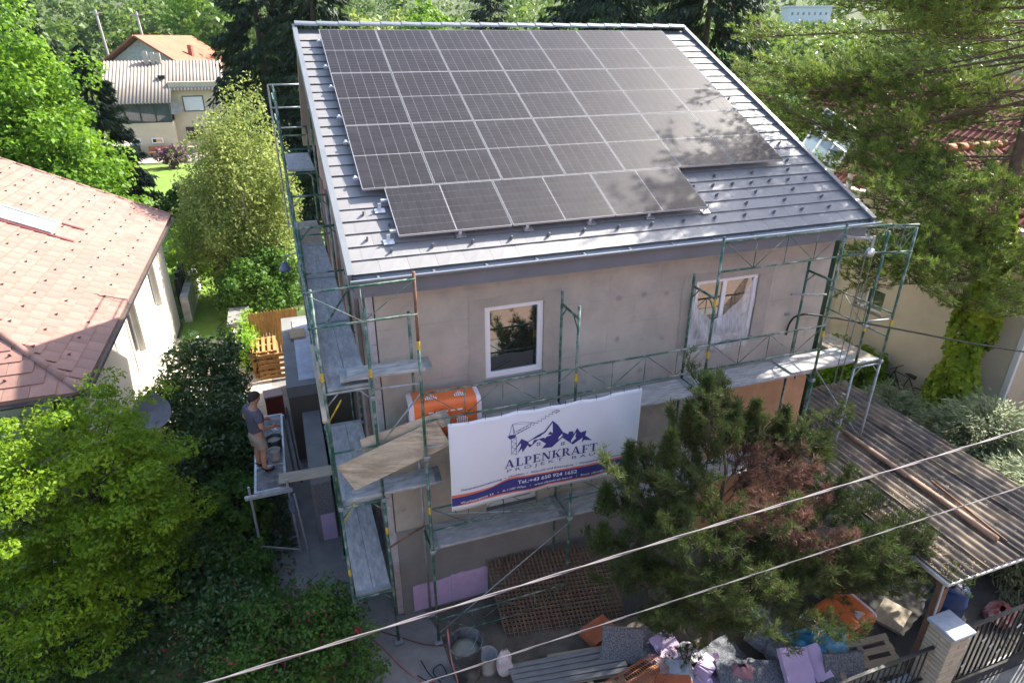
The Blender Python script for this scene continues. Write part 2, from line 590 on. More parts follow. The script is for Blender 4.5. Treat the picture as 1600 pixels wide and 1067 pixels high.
k.box(-20, 40, -6.3, -6.18, -0.05, 0.1)
k.build('kerb', mat('kerb_stone', (0.33, 0.33, 0.32), var=0.12, bump=0.2), kind='structure')

# ------------------------------------------------------------------ main house
TH = R(25.36)
CT, ST = math.cos(TH), math.sin(TH)
HW, HD = 8.78, 9.95
U0, U1, V0, V1 = -0.44, 8.95, -1.72, 5.76
TD = -0.15                        # tile face below the panels' glass
def RP(u, v, d=0.0):
    return Vector((0.14 + u, 1.1 + v * CT - d * ST, 7.94 + v * ST + d * CT))
def roofz(y):
    return 7.94 + (y - 1.1) * math.tan(TH) + (TD - 0.06) / CT
RIDGE_Y = RP(0, V1, TD).y

house = thing('house', 'grey house under renovation with solar panels covering its slate grey roof', 'house', (0, 0, 0))
def wall_poly(poly, fn, t0, t1, name, material, parent=house):
    m = MB()
    m.prism(poly, fn, t0, t1)
    return m.build(name, material, parent)

# front wall pieces round the window openings (openings: x0,x1,z0,z1)
WIN_A = (1.75, 2.79, 4.84, 6.15)
WIN_B = (5.75, 7.13, 4.84, 6.10)
WIN_C = (1.72, 2.72, 2.02, 3.35)
SOFF = 6.72
def wall_with_holes(x0, x1, z0, z1, holes, y0, y1, name, material, parent):
    xs = sorted({x0, x1} | {h[0] for h in holes} | {h[1] for h in holes})
    zs = sorted({z0, z1} | {h[2] for h in holes} | {h[3] for h in holes})
    m = MB()
    for i in range(len(xs) - 1):
        for j in range(len(zs) - 1):
            cx, cz = (xs[i] + xs[i + 1]) / 2, (zs[j] + zs[j + 1]) / 2
            if any(h[0] < cx < h[1] and h[2] < cz < h[3] for h in holes):
                continue
            for yy, flip in ((y0, 0), (y1, 1)):
                q = [(xs[i], yy, zs[j]), (xs[i + 1], yy, zs[j]), (xs[i + 1], yy, zs[j + 1]), (xs[i], yy, zs[j + 1])]
                m.face(q if not flip else q[::-1])
    for h in holes:
        a, b, c, d = h
        m.face([(a, y0, c), (a, y1, c), (a, y1, d), (a, y0, d)])
        m.face([(b, y0, c), (b, y0, d), (b, y1, d), (b, y1, c)])
        m.face([(a, y0, c), (b, y0, c), (b, y1, c), (a, y1, c)])
        m.face([(a, y0, d), (a, y1, d), (b, y1, d), (b, y0, d)])
    o = link(name, m.mesh(name, material, fix=False), parent)
    return o
wall_with_holes(0.0, HW, 2.05, SOFF + 0.05, [WIN_A, WIN_B, (WIN_C[0], WIN_C[1], 2.05, WIN_C[3])], 0.0, 0.30, 'front_wall', M_plaster, house)
wall_with_holes(0.02, 6.45, 0.0, 2.05, [], -0.012, 0.30, 'plinth_wall', M_plinth, house)
m = MB(); m.box(6.45, HW + 0.004, -0.016, 0.28, 0.0, 3.86); m.build('peach_wall', M_peach, house)['label'] = 'lower right corner of the front wall in old peach paint with bounced light coloured in'
def sidef(a, b, t):
    return (t, a, b)
side = [(0.02, 0.0), (0.02, 6.9), (RIDGE_Y, roofz(RIDGE_Y) - 0.12), (HD, 7.45), (HD, 0.0)]
wall_poly(side, sidef, 0.025, 0.30, 'side_wall', M_oldwall)
wall_poly(side, sidef, HW - 0.3, HW - 0.002, 'side_wall', M_plaster)
m = MB(); m.box(0.3, HW - 0.3, HD - 0.3, HD, 0, 6.9); m.build('rear_wall', M_plaster, house)
# foam insulation edge on the corner, starter rail at the base
m = MB()
for k in range(13):
    z = 0.06 + k * 0.52
    m.box(-0.095, 0.018, 0.0, 0.16, z, min(z + 0.512, 6.7))
m.build('insulation_edge', M_eps, house)
m = MB()
for k in range(6):
    m.box(-0.06, 0.014, 0.9 + k * 1.6, 1.5 + k * 1.6, 0.3, 6.6)
m.build('insulation_strip', M_oldwall, house)

# rough filler margins round the two upper windows
for (a, b, c, d) in (WIN_A, WIN_B):
    m = MB()
    pl = []
    for (x0, z0), (x1, z1) in zip([(a - .28, c - .12), (b + .3, c - .12), (b + .3, d + .16), (a - .28, d + .16)], [(b + .3, c - .12), (b + .3, d + .16), (a - .28, d + .16), (a - .28, c - .12)]):
        for k in range(9):
            pl.append((x0 + (x1 - x0) * k / 9 + random.uniform(-.025, .025), z0 + (z1 - z0) * k / 9 + random.uniform(-.025, .025)))
    inner = [(a, c), (a, d), (b, d), (b, c)]
    tris = tessellate_polygon([[Vector((p[0], p[1], 0)) for p in pl], [Vector((p[0], p[1], 0)) for p in inner]])
    allp = pl + inner
    m.add([(p[0], -0.006, p[1]) for p in allp], [tuple(t) for t in tris])
    m.build('filler_margin', mat('window_filler', (0.365, 0.335, 0.285), rough=0.92, var=0.1, scale=2.5, bump=0.15, bscale=40), house)

# bare lilac foam boards at the foot of the wall, one object per board
for i, (x0, x1, z0, z1) in enumerate([(0.22, 0.96, 0.06, 0.70), (0.965, 1.70, 0.06, 0.735)]):
    m = MB()
    pl = [(x0, z0), (x1, z0)]
    nseg = 7
    for k in range(nseg + 1):
        t = k / nseg
        pl.append((x1 + (x0 - x1) * t, z1 + random.uniform(-0.02, 0.02)))
    m.prism(pl, lambda a, b, t: (a, t, b), -0.032, -0.015)
    m.build('foam_board', M_pink, house)

# --- roof
rslab = MB()
rslab.add([RP(U0, V0, TD - 0.045), RP(U1, V0, TD - 0.045), RP(U1, V1, TD - 0.045), RP(U0, V1, TD - 0.045),
           RP(U0, V0, TD - 0.2), RP(U1, V0, TD - 0.2), RP(U1, V1, TD - 0.2), RP(U0, V1, TD - 0.2)],
          [(0, 1, 2, 3), (7, 6, 5, 4), (0, 4, 5, 1), (1, 5, 6, 2), (2, 6, 7, 3), (3, 7, 4, 0)])
roof = rslab.build('roof', M_fascia, house)
rb = MB()                         # rear slope
a, b = RP(U0, V1, TD - 0.05), RP(U1, V1, TD - 0.05)
BR = Vector((0, 3.9, -2.72))
dn_ = Vector((0, 0, -.15))
rb.add([a, b, b + BR, a + BR, a + dn_, b + dn_, b + BR + dn_, a + BR + dn_],
       [(0, 1, 2, 3), (7, 6, 5, 4), (0, 4, 5, 1), (1, 5, 6, 2), (2, 6, 7, 3), (3, 7, 4, 0)])
rb.build('rear_roof_slope', M_tile, house)

CO, TW = 0.288, 0.42
# one tile: flat tray with a raised lower lip and a shallow diagonal crease
def tile_mesh():
    m = MB()
    w, h = TW - 0.003, CO + 0.03
    def q(a, b, d):
        return RP(a, b, TD + d) - RP(0, 0, TD)
    vs = [q(0, 0, 0.0), q(w, 0, 0.0), q(w, h, -0.024), q(0, h, -0.024),
          q(0, 0.004, -0.007), q(w, 0.004, -0.007), q(w * 0.30, 0.0, 0.0035), q(w * 0.72, h, -0.0205)]
    fs = [(0, 6, 7, 3), (6, 1, 2, 7), (0, 4, 5, 1, 6), (1, 5, 2), (0, 3, 4)]
    m.add(vs, fs)
    return m.mesh('roof_tile', M_tile, fix=False)
tme = tile_mesh()
hidden = MB()
def covered(u, v):
    if 0.25 < u < 7.45 and v > 0.12 - 0.0:
        return True
    return 0.6 < u < 5.1 and -0.95 < v <= 0.12
nrow = int((V1 - V0) / CO)
cut = {}
ntile = 0
for j in range(nrow):
    v = V0 + j * CO
    off = -(TW / 2 if j % 2 else 0.0)
    u = U0 + off
    while u < U1 - 0.02:
        a, b = max(u, U0), min(u + TW - 0.003, U1)
        if b - a > 0.03:
            full = (b - a) > TW - 0.02
            if covered((a + b) / 2, v + CO / 2):
                if full:
                    base = RP(u, v, TD)
                    hidden.add([base + Vector(p.co) for p in tme.vertices], [tuple(p.vertices) for p in tme.polygons])
                u += TW
                continue
            if full:
                me = tme
                o = link('roof_tile', me, roof)
                o.location = RP(u, v, TD) + Vector((0, 0, random.uniform(-0.0012, 0.0012)))
            else:
                key = round(b - a, 3)
                if key not in cut:
                    mm = MB()
                    w, h = b - a, CO + 0.03
                    q = lambda aa, bb, d: RP(aa, bb, TD + d) - RP(0, 0, TD)
                    mm.add([q(0, 0, 0), q(w, 0, 0), q(w, h, -.024), q(0, h, -.024), q(0, 0.004, -.007), q(w, 0.004, -.007)],
                           [(0, 1, 2, 3), (0, 4, 5, 1), (1, 5, 2), (0, 3, 4)])
                    cut[key] = mm.mesh('roof_tile', M_tile, fix=False)
                o = link('roof_tile', cut[key], roof)
                o.location = RP(a, v, TD)
            ntile += 1
        u += TW
hidden.build('tile_field', M_tile, roof, kind='stuff')
# ridge caps
rc = MB()
L = 0.46
prof = []
for k in range(9):
    t = math.pi * k / 8
    prof.append((math.cos(t) * 0.13, math.sin(t) * 0.085 - 0.01))
apex = RP(0, V1, TD)
vs, fs = [], []
for x, dz in ((0, 0.012), (L, -0.004)):
    for (yy, zz) in prof:
        vs.append((x, yy, zz + dz))
n9 = len(prof)
for k in range(n9 - 1):
    fs.append((k, k + 1, k + 1 + n9, k + n9))
fs.append(tuple(range(n9)))
fs.append(tuple(n9 + k for k in range(n9))[::-1])
rc.add(vs, fs)
rme = rc.mesh('ridge_cap', M_gutter)
x = U0 + 0.14
while x < U1 + 0.14 - 0.1:
    o = link('ridge_cap', rme, roof)
    o.location = (x, apex.y, apex.z + 0.035)
    x += L - 0.015
# verge boards along both rakes
for uu, s in ((U0, -1), (U1, 1)):
    m = MB()
    w0, w1 = uu, uu + s * 0.05
    pts = []
    for v in (V0 - 0.05, V1 + 0.02):
        for ww in (w0, w1):
            for d in (TD + 0.045, TD - 0.24):
                pts.append(RP(ww, v, d))
    m.add(pts, [(0, 1, 3, 2), (4, 6, 7, 5), (0, 4, 5, 1), (2, 3, 7, 6), (0, 2, 6, 4), (1, 5, 7, 3)])
    m.build('verge_board', M_fascia, roof)
    m = MB()
    pts = []
    for v in (V0 - 0.05, V1 + 0.02):
        for ww in (uu - s * 0.035, uu + s * 0.055):
            for d in (TD + 0.058, TD + 0.046):
                pts.append(RP(ww, v, d))
    m.add(pts, [(0, 1, 3, 2), (4, 6, 7, 5), (0, 4, 5, 1), (2, 3, 7, 6), (0, 2, 6, 4), (1, 5, 7, 3)])
    m.build('verge_trim', M_gutter, roof)
# boxed eave: fascia, soffit and half-round gutter
e0 = RP(U0, V0, TD)
xl, xr = U0 + 0.14, U1 + 0.14
m = MB(); m.box(xl + 0.02, xr - 0.02, e0.y + 0.02, e0.y + 0.05, SOFF + 0.02, e0.z - 0.035); m.build('fascia_board', M_fascia, roof)
m = MB(); m.box(xl + 0.02, xr - 0.02, e0.y + 0.02, -0.002, SOFF - 0.015, SOFF + 0.018); m.build('soffit', M_fascia, roof)
m = MB()
def gut(u, v):
    t = math.pi * v
    rr = 0.068
    return (xl - 0.03 + (xr - xl + 0.16) * u, e0.y - 0.055 - math.cos(t) * rr, e0.z - 0.055 - math.sin(t) * rr)
m.grid(gut, 24, 10)
g = m.build('gutter', M_gutter, roof, smooth=True, solid=0.004)
m = MB(); m.tube([(xl - 0.03, e0.y - 0.123, e0.z - 0.052), (xr + 0.13, e0.y - 0.123, e0.z - 0.052)], 0.011, 6); m.build('gutter_lip', M_alu, roof)
for k in range(12):
    m = MB(); xx = xl + 0.35 + k * 0.8
    m.box(xx, xx + 0.03, e0.y - 0.13, e0.y + 0.02, e0.z - 0.05, e0.z - 0.042)
    m.build('gutter_bracket', M_gutter, roof)
# green downpipe beyond the far front corner
m = MB(); m.tube([(HW + 0.2, -0.3, 6.95), (HW + 0.22, 0.16, 6.6), (HW + 0.22, 0.16, 0.1)], 0.055, 10)
m.build('downpipe', mat('dark_green_pipe', (0.02, 0.07, 0.045), rough=0.4), house, smooth=True)

# snow guards: bent metal noses on the free tiles
sg = MB()
def q(a, b, d):
    return RP(a, b, d) - RP(0, 0, 0)
sg.add([q(-.014, 0, 0), q(.014, 0, 0), q(.014, 0.06, 0.0), q(-.014, 0.06, 0.0), q(-.012, 0.0, 0.075), q(.012, 0.0, 0.075), q(.012, 0.015, 0.078), q(-.012, 0.015, 0.078)],
       [(0, 1, 5, 4), (3, 7, 6, 2), (0, 4, 7, 3), (1, 2, 6, 5), (4, 5, 6, 7)])
sgm = sg.mesh('snow_guard', mat('dull_zinc', (0.20, 0.205, 0.22), rough=0.5, metal=0.3))
for j, us in {2: [-0.1 + 0.84 * k for k in range(11)], 3: [0.28 + 0.84 * k for k in range(10)], 4: [-0.06] + [5.4 + 0.42 * k for k in range(8)],
              5: [5.6 + 0.84 * k for k in range(4)], 6: [8.3], 8: [7.95, 8.5], 11: [8.2], 14: [8.3], 17: [8.05], 1: [0.2 + 0.62 * k for k in range(14)]}.items():
    for uu in us:
        if uu > U1 - 0.15:
            continue
        o = link('snow_guard', sgm, roof)
        o.location = RP(uu, V0 + j * CO + 0.10 + random.uniform(-0.01, 0.01), TD)

# ------------------------------------------------------------------ solar panels
PW, PH, PG = 1.134, 1.766, 0.02
def panel_meshes():
    W, H = PW, PH
    def q(a, b, d):
        return RP(a, b, d) - RP(0, 0, 0)
    def qbox(m, a0, a1, b0, b1, d0, d1):
        m.add([q(a, b, d) for a in (a0, a1) for b in (b0, b1) for d in (d0, d1)],
              [(0, 1, 3, 2), (4, 6, 7, 5), (0, 4, 5, 1), (2, 3, 7, 6), (0, 2, 6, 4), (1, 5, 7, 3)])
    fr = MB(); t = 0.0065
    qbox(fr, 0, W, 0, t, -0.035, 0); qbox(fr, 0, W, H - t, H, -0.035, 0)
    qbox(fr, 0, t, t, H - t, -0.035, 0); qbox(fr, W - t, W, t, H - t, -0.035, 0)
    bs = MB(); qbox(bs, t, W - t, t, H - t, -0.010, -0.0035)
    ce = MB()
    mx, my, gap, mid = 0.0105, 0.0105, 0.0055, 0.015
    cw = (W - 2 * mx - 5 * gap) / 6
    ch = (H - 2 * my - mid - 16 * 0.0032) / 18
    y = my
    for r in range(18):
        x = mx
        for c in range(6):
            ce.add([q(x, y, -0.0015), q(x + cw, y, -0.0015), q(x + cw, y + ch, -0.0015), q(x, y + ch, -0.0015)], [(0, 1, 2, 3)])
            x += cw + gap
        y += ch + (mid if r == 8 else 0.0032)
    return [('frame', fr.mesh('frame', M_panelframe)), ('backsheet', bs.mesh('backsheet', M_sheet)), ('cell_grid', ce.mesh('cell_grid', M_cell, fix=False))]
def panel_meshes_l():
    out = []
    for nm, me in panel_meshes():
        me = me.copy()
        Rn = Matrix.Rotation(0, 4, 'X')
        # turn a portrait panel into a landscape one within the roof plane
        n = (RP(0, 0, 1) - RP(0, 0, 0)).normalized()
        me.transform(Matrix.Rotation(R(-90), 4, n))
        sh = RP(0, PW, 0) - RP(0, 0, 0)
        me.transform(Matrix.Translation(sh))
        out.append((nm, me))
    return out
ORD = ['first', 'second', 'third', 'fourth', 'fifth', 'sixth', 'seventh']
ROWN = ['third portrait row from the ridge', 'second portrait row from the ridge', 'top row beside the ridge']
pm = panel_meshes()
pl = panel_meshes_l()
def add_panel(meshes, u, v, label, group):
    p = thing('solar_panel', label, 'solar panel', RP(u, v, random.uniform(-0.002, 0.002)), 0, group)
    for nm, me in meshes:
        o = link(nm, me, p)
        if nm == 'cell_grid':
            o['kind'] = 'stuff'
for r in range(3):
    for c in range(7):
        side_ = 'leftmost' if c == 0 else ('rightmost' if c == 6 else ORD[c] + ' from the left')
        add_panel(pm, c * (PW + PG), r * (PH + PG), 'upright solar panel, %s in the %s' % (side_, ROWN[r]), 'upright solar panels in three rows')
for c, w in enumerate(['left', 'middle', 'right']):
    add_panel(pl, 0.339 + c * (PH + PG), -PG - PW, 'sideways solar panel, %s one of the three nearest the gutter' % w, 'sideways solar panels by the gutter')
# aluminium rails with end clamps, carried by roof hooks
pmount = thing('panel_rail', 'aluminium mounting rails and roof hooks under the solar panels', 'rail', RP(0, 0, -0.06))
o0 = RP(0, 0, -0.06)
for v in (0.35, 1.35, 2.13, 3.15, 3.9, 4.93):
    m = MB(); m.beam(RP(-0.09, v, -0.06) - o0, RP(8.1, v, -0.06) - o0, 0.04, 0.04, up=(0, -ST, CT)); m.build('rail', M_alu, pmount)
    for uu in (-0.05, 8.08):
        m = MB(); m.beam(RP(uu, v - 0.03, -0.035) - o0, RP(uu, v + 0.03, -0.035) - o0, 0.035, 0.035, up=(0, -ST, CT)); m.build('clamp', M_alu, pmount)
for v in (-0.25, -0.98):
    m = MB(); m.beam(RP(0.24, v, -0.06) - o0, RP(5.72, v, -0.06) - o0, 0.04, 0.04, up=(0, -ST, CT)); m.build('rail', M_alu, pmount)
    for k in range(6):
        uu = 0.2 + k * 1.1
        m = MB()
        m.beam(RP(uu, v - 0.1, TD + 0.015) - o0, RP(uu, v - 0.1, -0.03) - o0, 0.05, 0.012)
        m.beam(RP(uu - 0.08, v - 0.14, TD + 0.012) - o0, RP(uu + 0.08, v - 0.14, TD + 0.012) - o0, 0.11, 0.012, up=(0, -ST, CT))
        m.build('roof_hook', M_alu, pmount)

# ------------------------------------------------------------------ windows of the house
def window(parent, x0, x1, z0, z1, y, name='window', fw=0.085, sill=True, mull=(), fmat=None, gmat=None, ax='y', depth=0.06):
    fmat = fmat or M_white
    gmat = gmat or M_pane
    fr = MB()
    fr.box(x0, x1, y, y + depth, z0, z0 + fw); fr.box(x0, x1, y, y + depth, z1 - fw * 0.8, z1)
    fr.box(x0, x0 + fw, y, y + depth, z0 + fw, z1 - fw * 0.8); fr.box(x1 - fw, x1, y, y + depth, z0 + fw, z1 - fw * 0.8)
    for mx in mull:
        fr.box(mx - fw * 0.5, mx + fw * 0.5, y + 0.002, y + depth, z0 + fw, z1 - fw * 0.8)
    w = fr.build(name, fmat, parent, bevel=0.006)
    edges = [x0 + fw] + [e for mx in mull for e in (mx - fw * 0.5, mx + fw * 0.5)] + [x1 - fw]
    for i in range(0, len(edges), 2):
        pn = MB(); pn.box(edges[i], edges[i + 1], y + 0.03, y + 0.036, z0 + fw, z1 - fw * 0.8)
        pn.build('pane', gmat, w)
    if sill:
        s = MB(); s.box(x0 - 0.03, x1 + 0.03, -0.05, y, z0 - 0.03, z0 - 0.004); s.build('sill', M_plinth, w)
    return w
window(house, WIN_A[0] + .002, WIN_A[1] - .002, WIN_A[2] + .002, WIN_A[3] - .002, 0.035, fw=0.10)
window(house, WIN_C[0] + .002, WIN_C[1] - .002, 2.06, WIN_C[3] - .002, 0.08, fw=0.09)
wb = window(house, WIN_B[0] + .002, WIN_B[1] - .002, WIN_B[2] + .002, WIN_B[3] - .002, 0.035, fw=0.09, mull=(6.40,))
wb['label'] = 'two-sash white window partly covered by torn protective film'
# sagging clear film on that window
film = bpy.data.materials.new('clear_film'); film.use_nodes = True
fb = film.node_tree.nodes['Principled BSDF']
fb.inputs['Base Color'].default_value = (0.62, 0.64, 0.66, 1)
fb.inputs['Roughness'].default_value = 0.3
ftn = film.node_tree.nodes.new('ShaderNodeTexNoise'); ftn.inputs['Scale'].default_value = 7
frp = film.node_tree.nodes.new('ShaderNodeMapRange'); frp.inputs['To Min'].default_value = 0.25; frp.inputs['To Max'].default_value = 0.95
ftc = film.node_tree.nodes.new('ShaderNodeTexCoord')
fmp = film.node_tree.nodes.new('ShaderNodeMapping'); fmp.inputs['Scale'].default_value = (4, 1, 0.8); fmp.inputs['Rotation'].default_value = (0, 0.6, 0)
film.node_tree.links.new(ftc.outputs['Object'], fmp.inputs['Vector']); film.node_tree.links.new(fmp.outputs[0], ftn.inputs['Vector'])
film.node_tree.links.new(ftn.outputs['Fac'], frp.inputs['Value']); film.node_tree.links.new(frp.outputs[0], fb.inputs['Alpha'])
def filmf(u, v):
    x = 5.62 + 1.4 * u
    zt = 6.0 - 0.82 * math.sin(math.pi * min(1, u * 0.98 + 0.02)) * (1.0 - 0.25 * u) + 0.1 * u
    z = 4.66 + (zt - 4.66) * v
    return (x, -0.03 - 0.05 * math.sin(v * 9 + u * 14) * 0.5 - 0.05 * math.sin(math.pi * v), z + 0.02 * math.sin(u * 30))
m = MB(); m.grid(filmf, 30, 14)
pf = m.build('plastic_film', film, smooth=True)
tag(pf, 'torn clear plastic film sagging across the right upper window', 'plastic film')
m = MB(); m.lathe([(0, 0), (0.032, 0), (0.033, 0.2), (0.02, 0.22), (0.018, 0.25), (0, 0.25)], 14)
sc_ = m.build('spray_can', mat('can_blue', (0.03, 0.04, 0.16), rough=0.3, stain=(0.4, 0.05, 0.03), stain_scale=9), smooth=True)
sc_.location = (6.98, -0.03, 4.795)
tag(sc_, 'foam spray can standing on the sill of the right upper window', 'can')

# flat-roofed annex on the left side
annex = thing('house_annex', 'low flat-roofed annex with freshly coated grey walls beside the house', 'annex', (-1.62, 5.77, 0))
m = MB(); m.box(0, 1.5, 0, 4.6, 0.12, 1.98); m.build('wall', M_annexcoat, annex)
m = MB(); m.box(-0.012, 1.5, -0.012, 4.62, 1.98, 2.27); m.build('parapet', M_plinth, annex)
m = MB(); m.box(0.06, 1.5, 0.06, 4.55, 0.0, 0.12); m.build('foundation', mat('mortar_blotch', (0.36, 0.37, 0.36), var=0.3, scale=5), annex)
m = MB(); m.box(0.3, 1.5, 0.25, 4.3, 2.27, 2.30); m.build('roof_membrane', mat('blue_white_membrane', (0.50, 0.52, 0.60), var=0.14, scale=3, stain=(0.3, 0.3, 0.33), stain_scale=1.4), annex)
m = MB(); m.box(0.2, 0.62, 3.1, 3.75, 2.30, 2.36); o = m.build('plank_offcut', mat('tan_board', (0.42, 0.30, 0.17), var=0.2, scale=6, stretch=(6, 1, 1)))
o.location = annex.location; o.location.z += 0.002; o.location.y -= 0.3
tag(o, 'short tan board lying on the annex roof', 'board')
# short insulated stair wall between annex and house
M_eps_grey = mat('speckled_foam', (0.17, 0.18, 0.20), rough=0.9, var=0.55, scale=38, bump=0.2, bscale=60)
sw = thing('stair_wall', 'short stair wall with lilac and speckled grey foam boards beside the annex', 'wall', (-1.36, 2.6, 0))
m = MB(); m.box(0, 0.42, 0.03, 3.1, 0, 1.55); m.build('wall', M_plinth, sw)
m = MB(); m.box(0.10, 0.40, 0.0, 0.028, 0.02, 0.72); m.build('foam_board', M_pink, sw)
m = MB(); m.box(0.06, 0.41, 0.0, 0.027, 0.73, 1.5); m.build('foam_board', M_eps_grey, sw)
# ------------------------------------------------------------------ scaffold
M_green = mat('green_tube', (0.030, 0.105, 0.075), rough=0.55, var=0.25, scale=9, stain=(0.42, 0.43, 0.38), stain_scale=5, stain_amt=0.7)
M_galv = mat('grey_tube', (0.33, 0.36, 0.37), rough=0.5, var=0.2, scale=7, metal=0.4, stain=(0.14, 0.20, 0.17), stain_scale=4)
M_rust = mat('rust_tube', (0.17, 0.085, 0.05), rough=0.85, var=0.3, scale=9, stain=(0.30, 0.24, 0.17), stain_scale=5)
M_yellow = mat('yellow_band', (0.55, 0.38, 0.03), rough=0.6, var=0.2, scale=12)
M_deck = mat('weathered_deck', (0.34, 0.33, 0.32), rough=0.9, var=0.15, scale=3.0, stretch=(1.2, 4.5, 4.5), bump=0.2, bscale=25,
             stain=(0.52, 0.51, 0.49), stain_scale=3.2, stain_amt=0.85)
M_decky = mat('weathered_deck_lengthwise', (0.35, 0.345, 0.34), rough=0.9, var=0.15, scale=3.0, stretch=(4.5, 1.2, 4.5), bump=0.2, bscale=25,
              stain=(0.52, 0.51, 0.49), stain_scale=3.2, stain_amt=0.85)
M_decktan = mat('tan_deck', (0.36, 0.29, 0.20), rough=0.9, var=0.2, scale=3.5, stretch=(9, 1.2, 9), stain=(0.44, 0.43, 0.42), stain_scale=1.5)
M_ply = mat('old_plywood', (0.56, 0.48, 0.36), rough=0.85, var=0.2, scale=2.5, stretch=(1, 6, 6), stain=(0.17, 0.12, 0.08), stain_scale=1.1, stain_amt=0.55)
TR = 0.0242

def post(parent, x, y, z0, z1, material=None, bands=(), foot=True):
    m = MB(); m.tube([(x, y, z0), (x, y, z1)], TR, 8)
    p = m.build('standard', material or M_green, parent, smooth=True)
    for b in bands:
        m = MB(); m.tube([(x, y, b), (x, y, b + 0.14)], TR + 0.002, 8, False); m.build('yellow_band', M_yellow, p, smooth=True)
    if foot and z0 < 0.3:
        m = MB(); m.box(x - 0.07, x + 0.07, y - 0.07, y + 0.07, max(0.01, z0 - 0.05), max(0.02, z0 - 0.04)); m.build('base_plate', M_galv, p)
    return p
def bar(parent, name, a, b, r=0.019, material=None, n=7):
    m = MB(); m.tube([a, b], r, n)
    return m.build(name, material or M_green, parent, smooth=True)
def transom(parent, a, b, material=None):
    """top tube of a frame with its two corner gussets"""
    a, b = Vector(a), Vector(b)
    m = MB(); m.tube([a, b], 0.022, 7)
    d = (b - a).normalized()
    m.tube([a - Vector((0, 0, 0.22)), a + d * 0.2], 0.012, 5)
    m.tube([b - Vector((0, 0, 0.22)), b - d * 0.2], 0.012, 5)
    return m.build('transom', material or M_green, parent, smooth=True)
def lattice_rail(parent, a, b, h=0.40, material=None, n=4):
    """guard rail panel: two chords, uprights and diagonals"""
    a, b = Vector(a), Vector(b)
    m = MB()
    dn = Vector((0, 0, -h))
    m.tube([a, b], 0.017, 6); m.tube([a + dn, b + dn], 0.017, 6)
    for k in range(1, n):
        p = a.lerp(b, k / n)
        m.tube([p, p + dn], 0.008, 5)
    for k in range(n):
        p, q = a.lerp(b, k / n), a.lerp(b, (k + 1) / n)
        m.tube([p + (dn if k % 2 else Vector()), q + (Vector() if k % 2 else dn)], 0.007, 5)
    return m.build('guard_rail', material or M_green, parent, smooth=True)
def coupler(parent, p):
    m = MB(); x, y, z = p
    m.box(x - .04, x + .04, y - .045, y + .04, z - .035, z + .035); m.box(x + .03, x + .075, y - .015, y + .015, z - .012, z + .012)
    return m.build('coupler', M_galv, parent, bevel=0.012)
def deckx(parent, x0, x1, y0, y1, z, material, planks=1, end=True, name='deck_board'):
    for k in range(planks):
        a = y0 + (y1 - y0) * k / planks
        b = y0 + (y1 - y0) * (k + 1) / planks - 0.006
        m = MB(); m.box(x0, x1, a, b, z - 0.045, z)
        o = m.build(name, material, parent, bevel=0.004)
        if end:
            for xx in (x0 - 0.004, x1 - 0.11):
                m = MB(); m.box(xx, xx + 0.114, a - 0.002, b + 0.002, z - 0.047, z + 0.003); m.build('end_plate', M_galv, o)
def decky(parent, x0, x1, y0, y1, z, material, planks=1, end=True, name='deck_board'):
    for k in range(planks):
        a = x0 + (x1 - x0) * k / planks
        b = x0 + (x1 - x0) * (k + 1) / planks - 0.006
        m = MB(); m.box(a, b, y0, y1, z - 0.045, z)
        o = m.build(name, material, parent, bevel=0.004)
        if end:
            for yy in (y0 - 0.004, y1 - 0.09):
                m = MB(); m.box(a - 0.002, b + 0.002, yy, yy + 0.094, z - 0.047, z + 0.003); m.build('end_plate', M_galv, o)

YO, YI = -0.85, -0.20
fs_ = thing('scaffold', 'green tube scaffold with two board decks along the shaded front wall', 'scaffold', (0.5, -0.85, 0))
fs_.location = (0, 0, 0)
FX = [0.49, 3.02, 5.53, 8.05]
for i, x in enumerate(FX):
    top = 7.18 if i in (0, 2, 3) else 6.33
    post(fs_, x, YO, 0.1, 4.1, M_green, (3.02,))
    if i == 0:
        post(fs_, x, YO, 4.1, 6.12, M_green, (6.0,), foot=False)
        post(fs_, x, YO, 6.12, top, M_rust, (), foot=False)
    else:
        post(fs_, x, YO, 4.1, top, M_green, (5.02, 5.98) if i == 2 else (5.02,), foot=False)
    post(fs_, x, YI, 0.1, 4.1, M_green if i else M_galv)
    post(fs_, x, YI, 4.1, 6.34, M_green, foot=False)
    for z in (2.13, 4.2, 6.12):
        if z == 6.12 and i == 0:
            continue
        transom(fs_, (x, YO, z), (x, YI, z))
    coupler(fs_, (x, YO, 4.12)); coupler(fs_, (x, YO, 2.2)); coupler(fs_, (x, YI, 4.1))
# decks
deckx(fs_, 0.52, 2.98, YO + 0.02, YI - 0.01, 4.30, M_deck, 1)
deckx(fs_, 3.02, 5.50, YO + 0.02, YI - 0.01, 4.295, M_deck, 2)
deckx(fs_, 5.53, 8.02, YO + 0.02, YI - 0.01, 4.31, M_deck, 1)
deckx(fs_, 7.55, 9.15, YO + 0.03, YI - 0.02, 4.345, M_deck, 1)
deckx(fs_, 0.52, 2.98, YO + 0.02, YI - 0.01, 2.25, M_deck, 1)
deckx(fs_, 3.02, 5.50, YO + 0.02, YI - 0.01, 2.245, M_deck, 1)
deckx(fs_, 5.53, 8.02, YO + 0.02, YI - 0.01, 2.25, M_deck, 1)
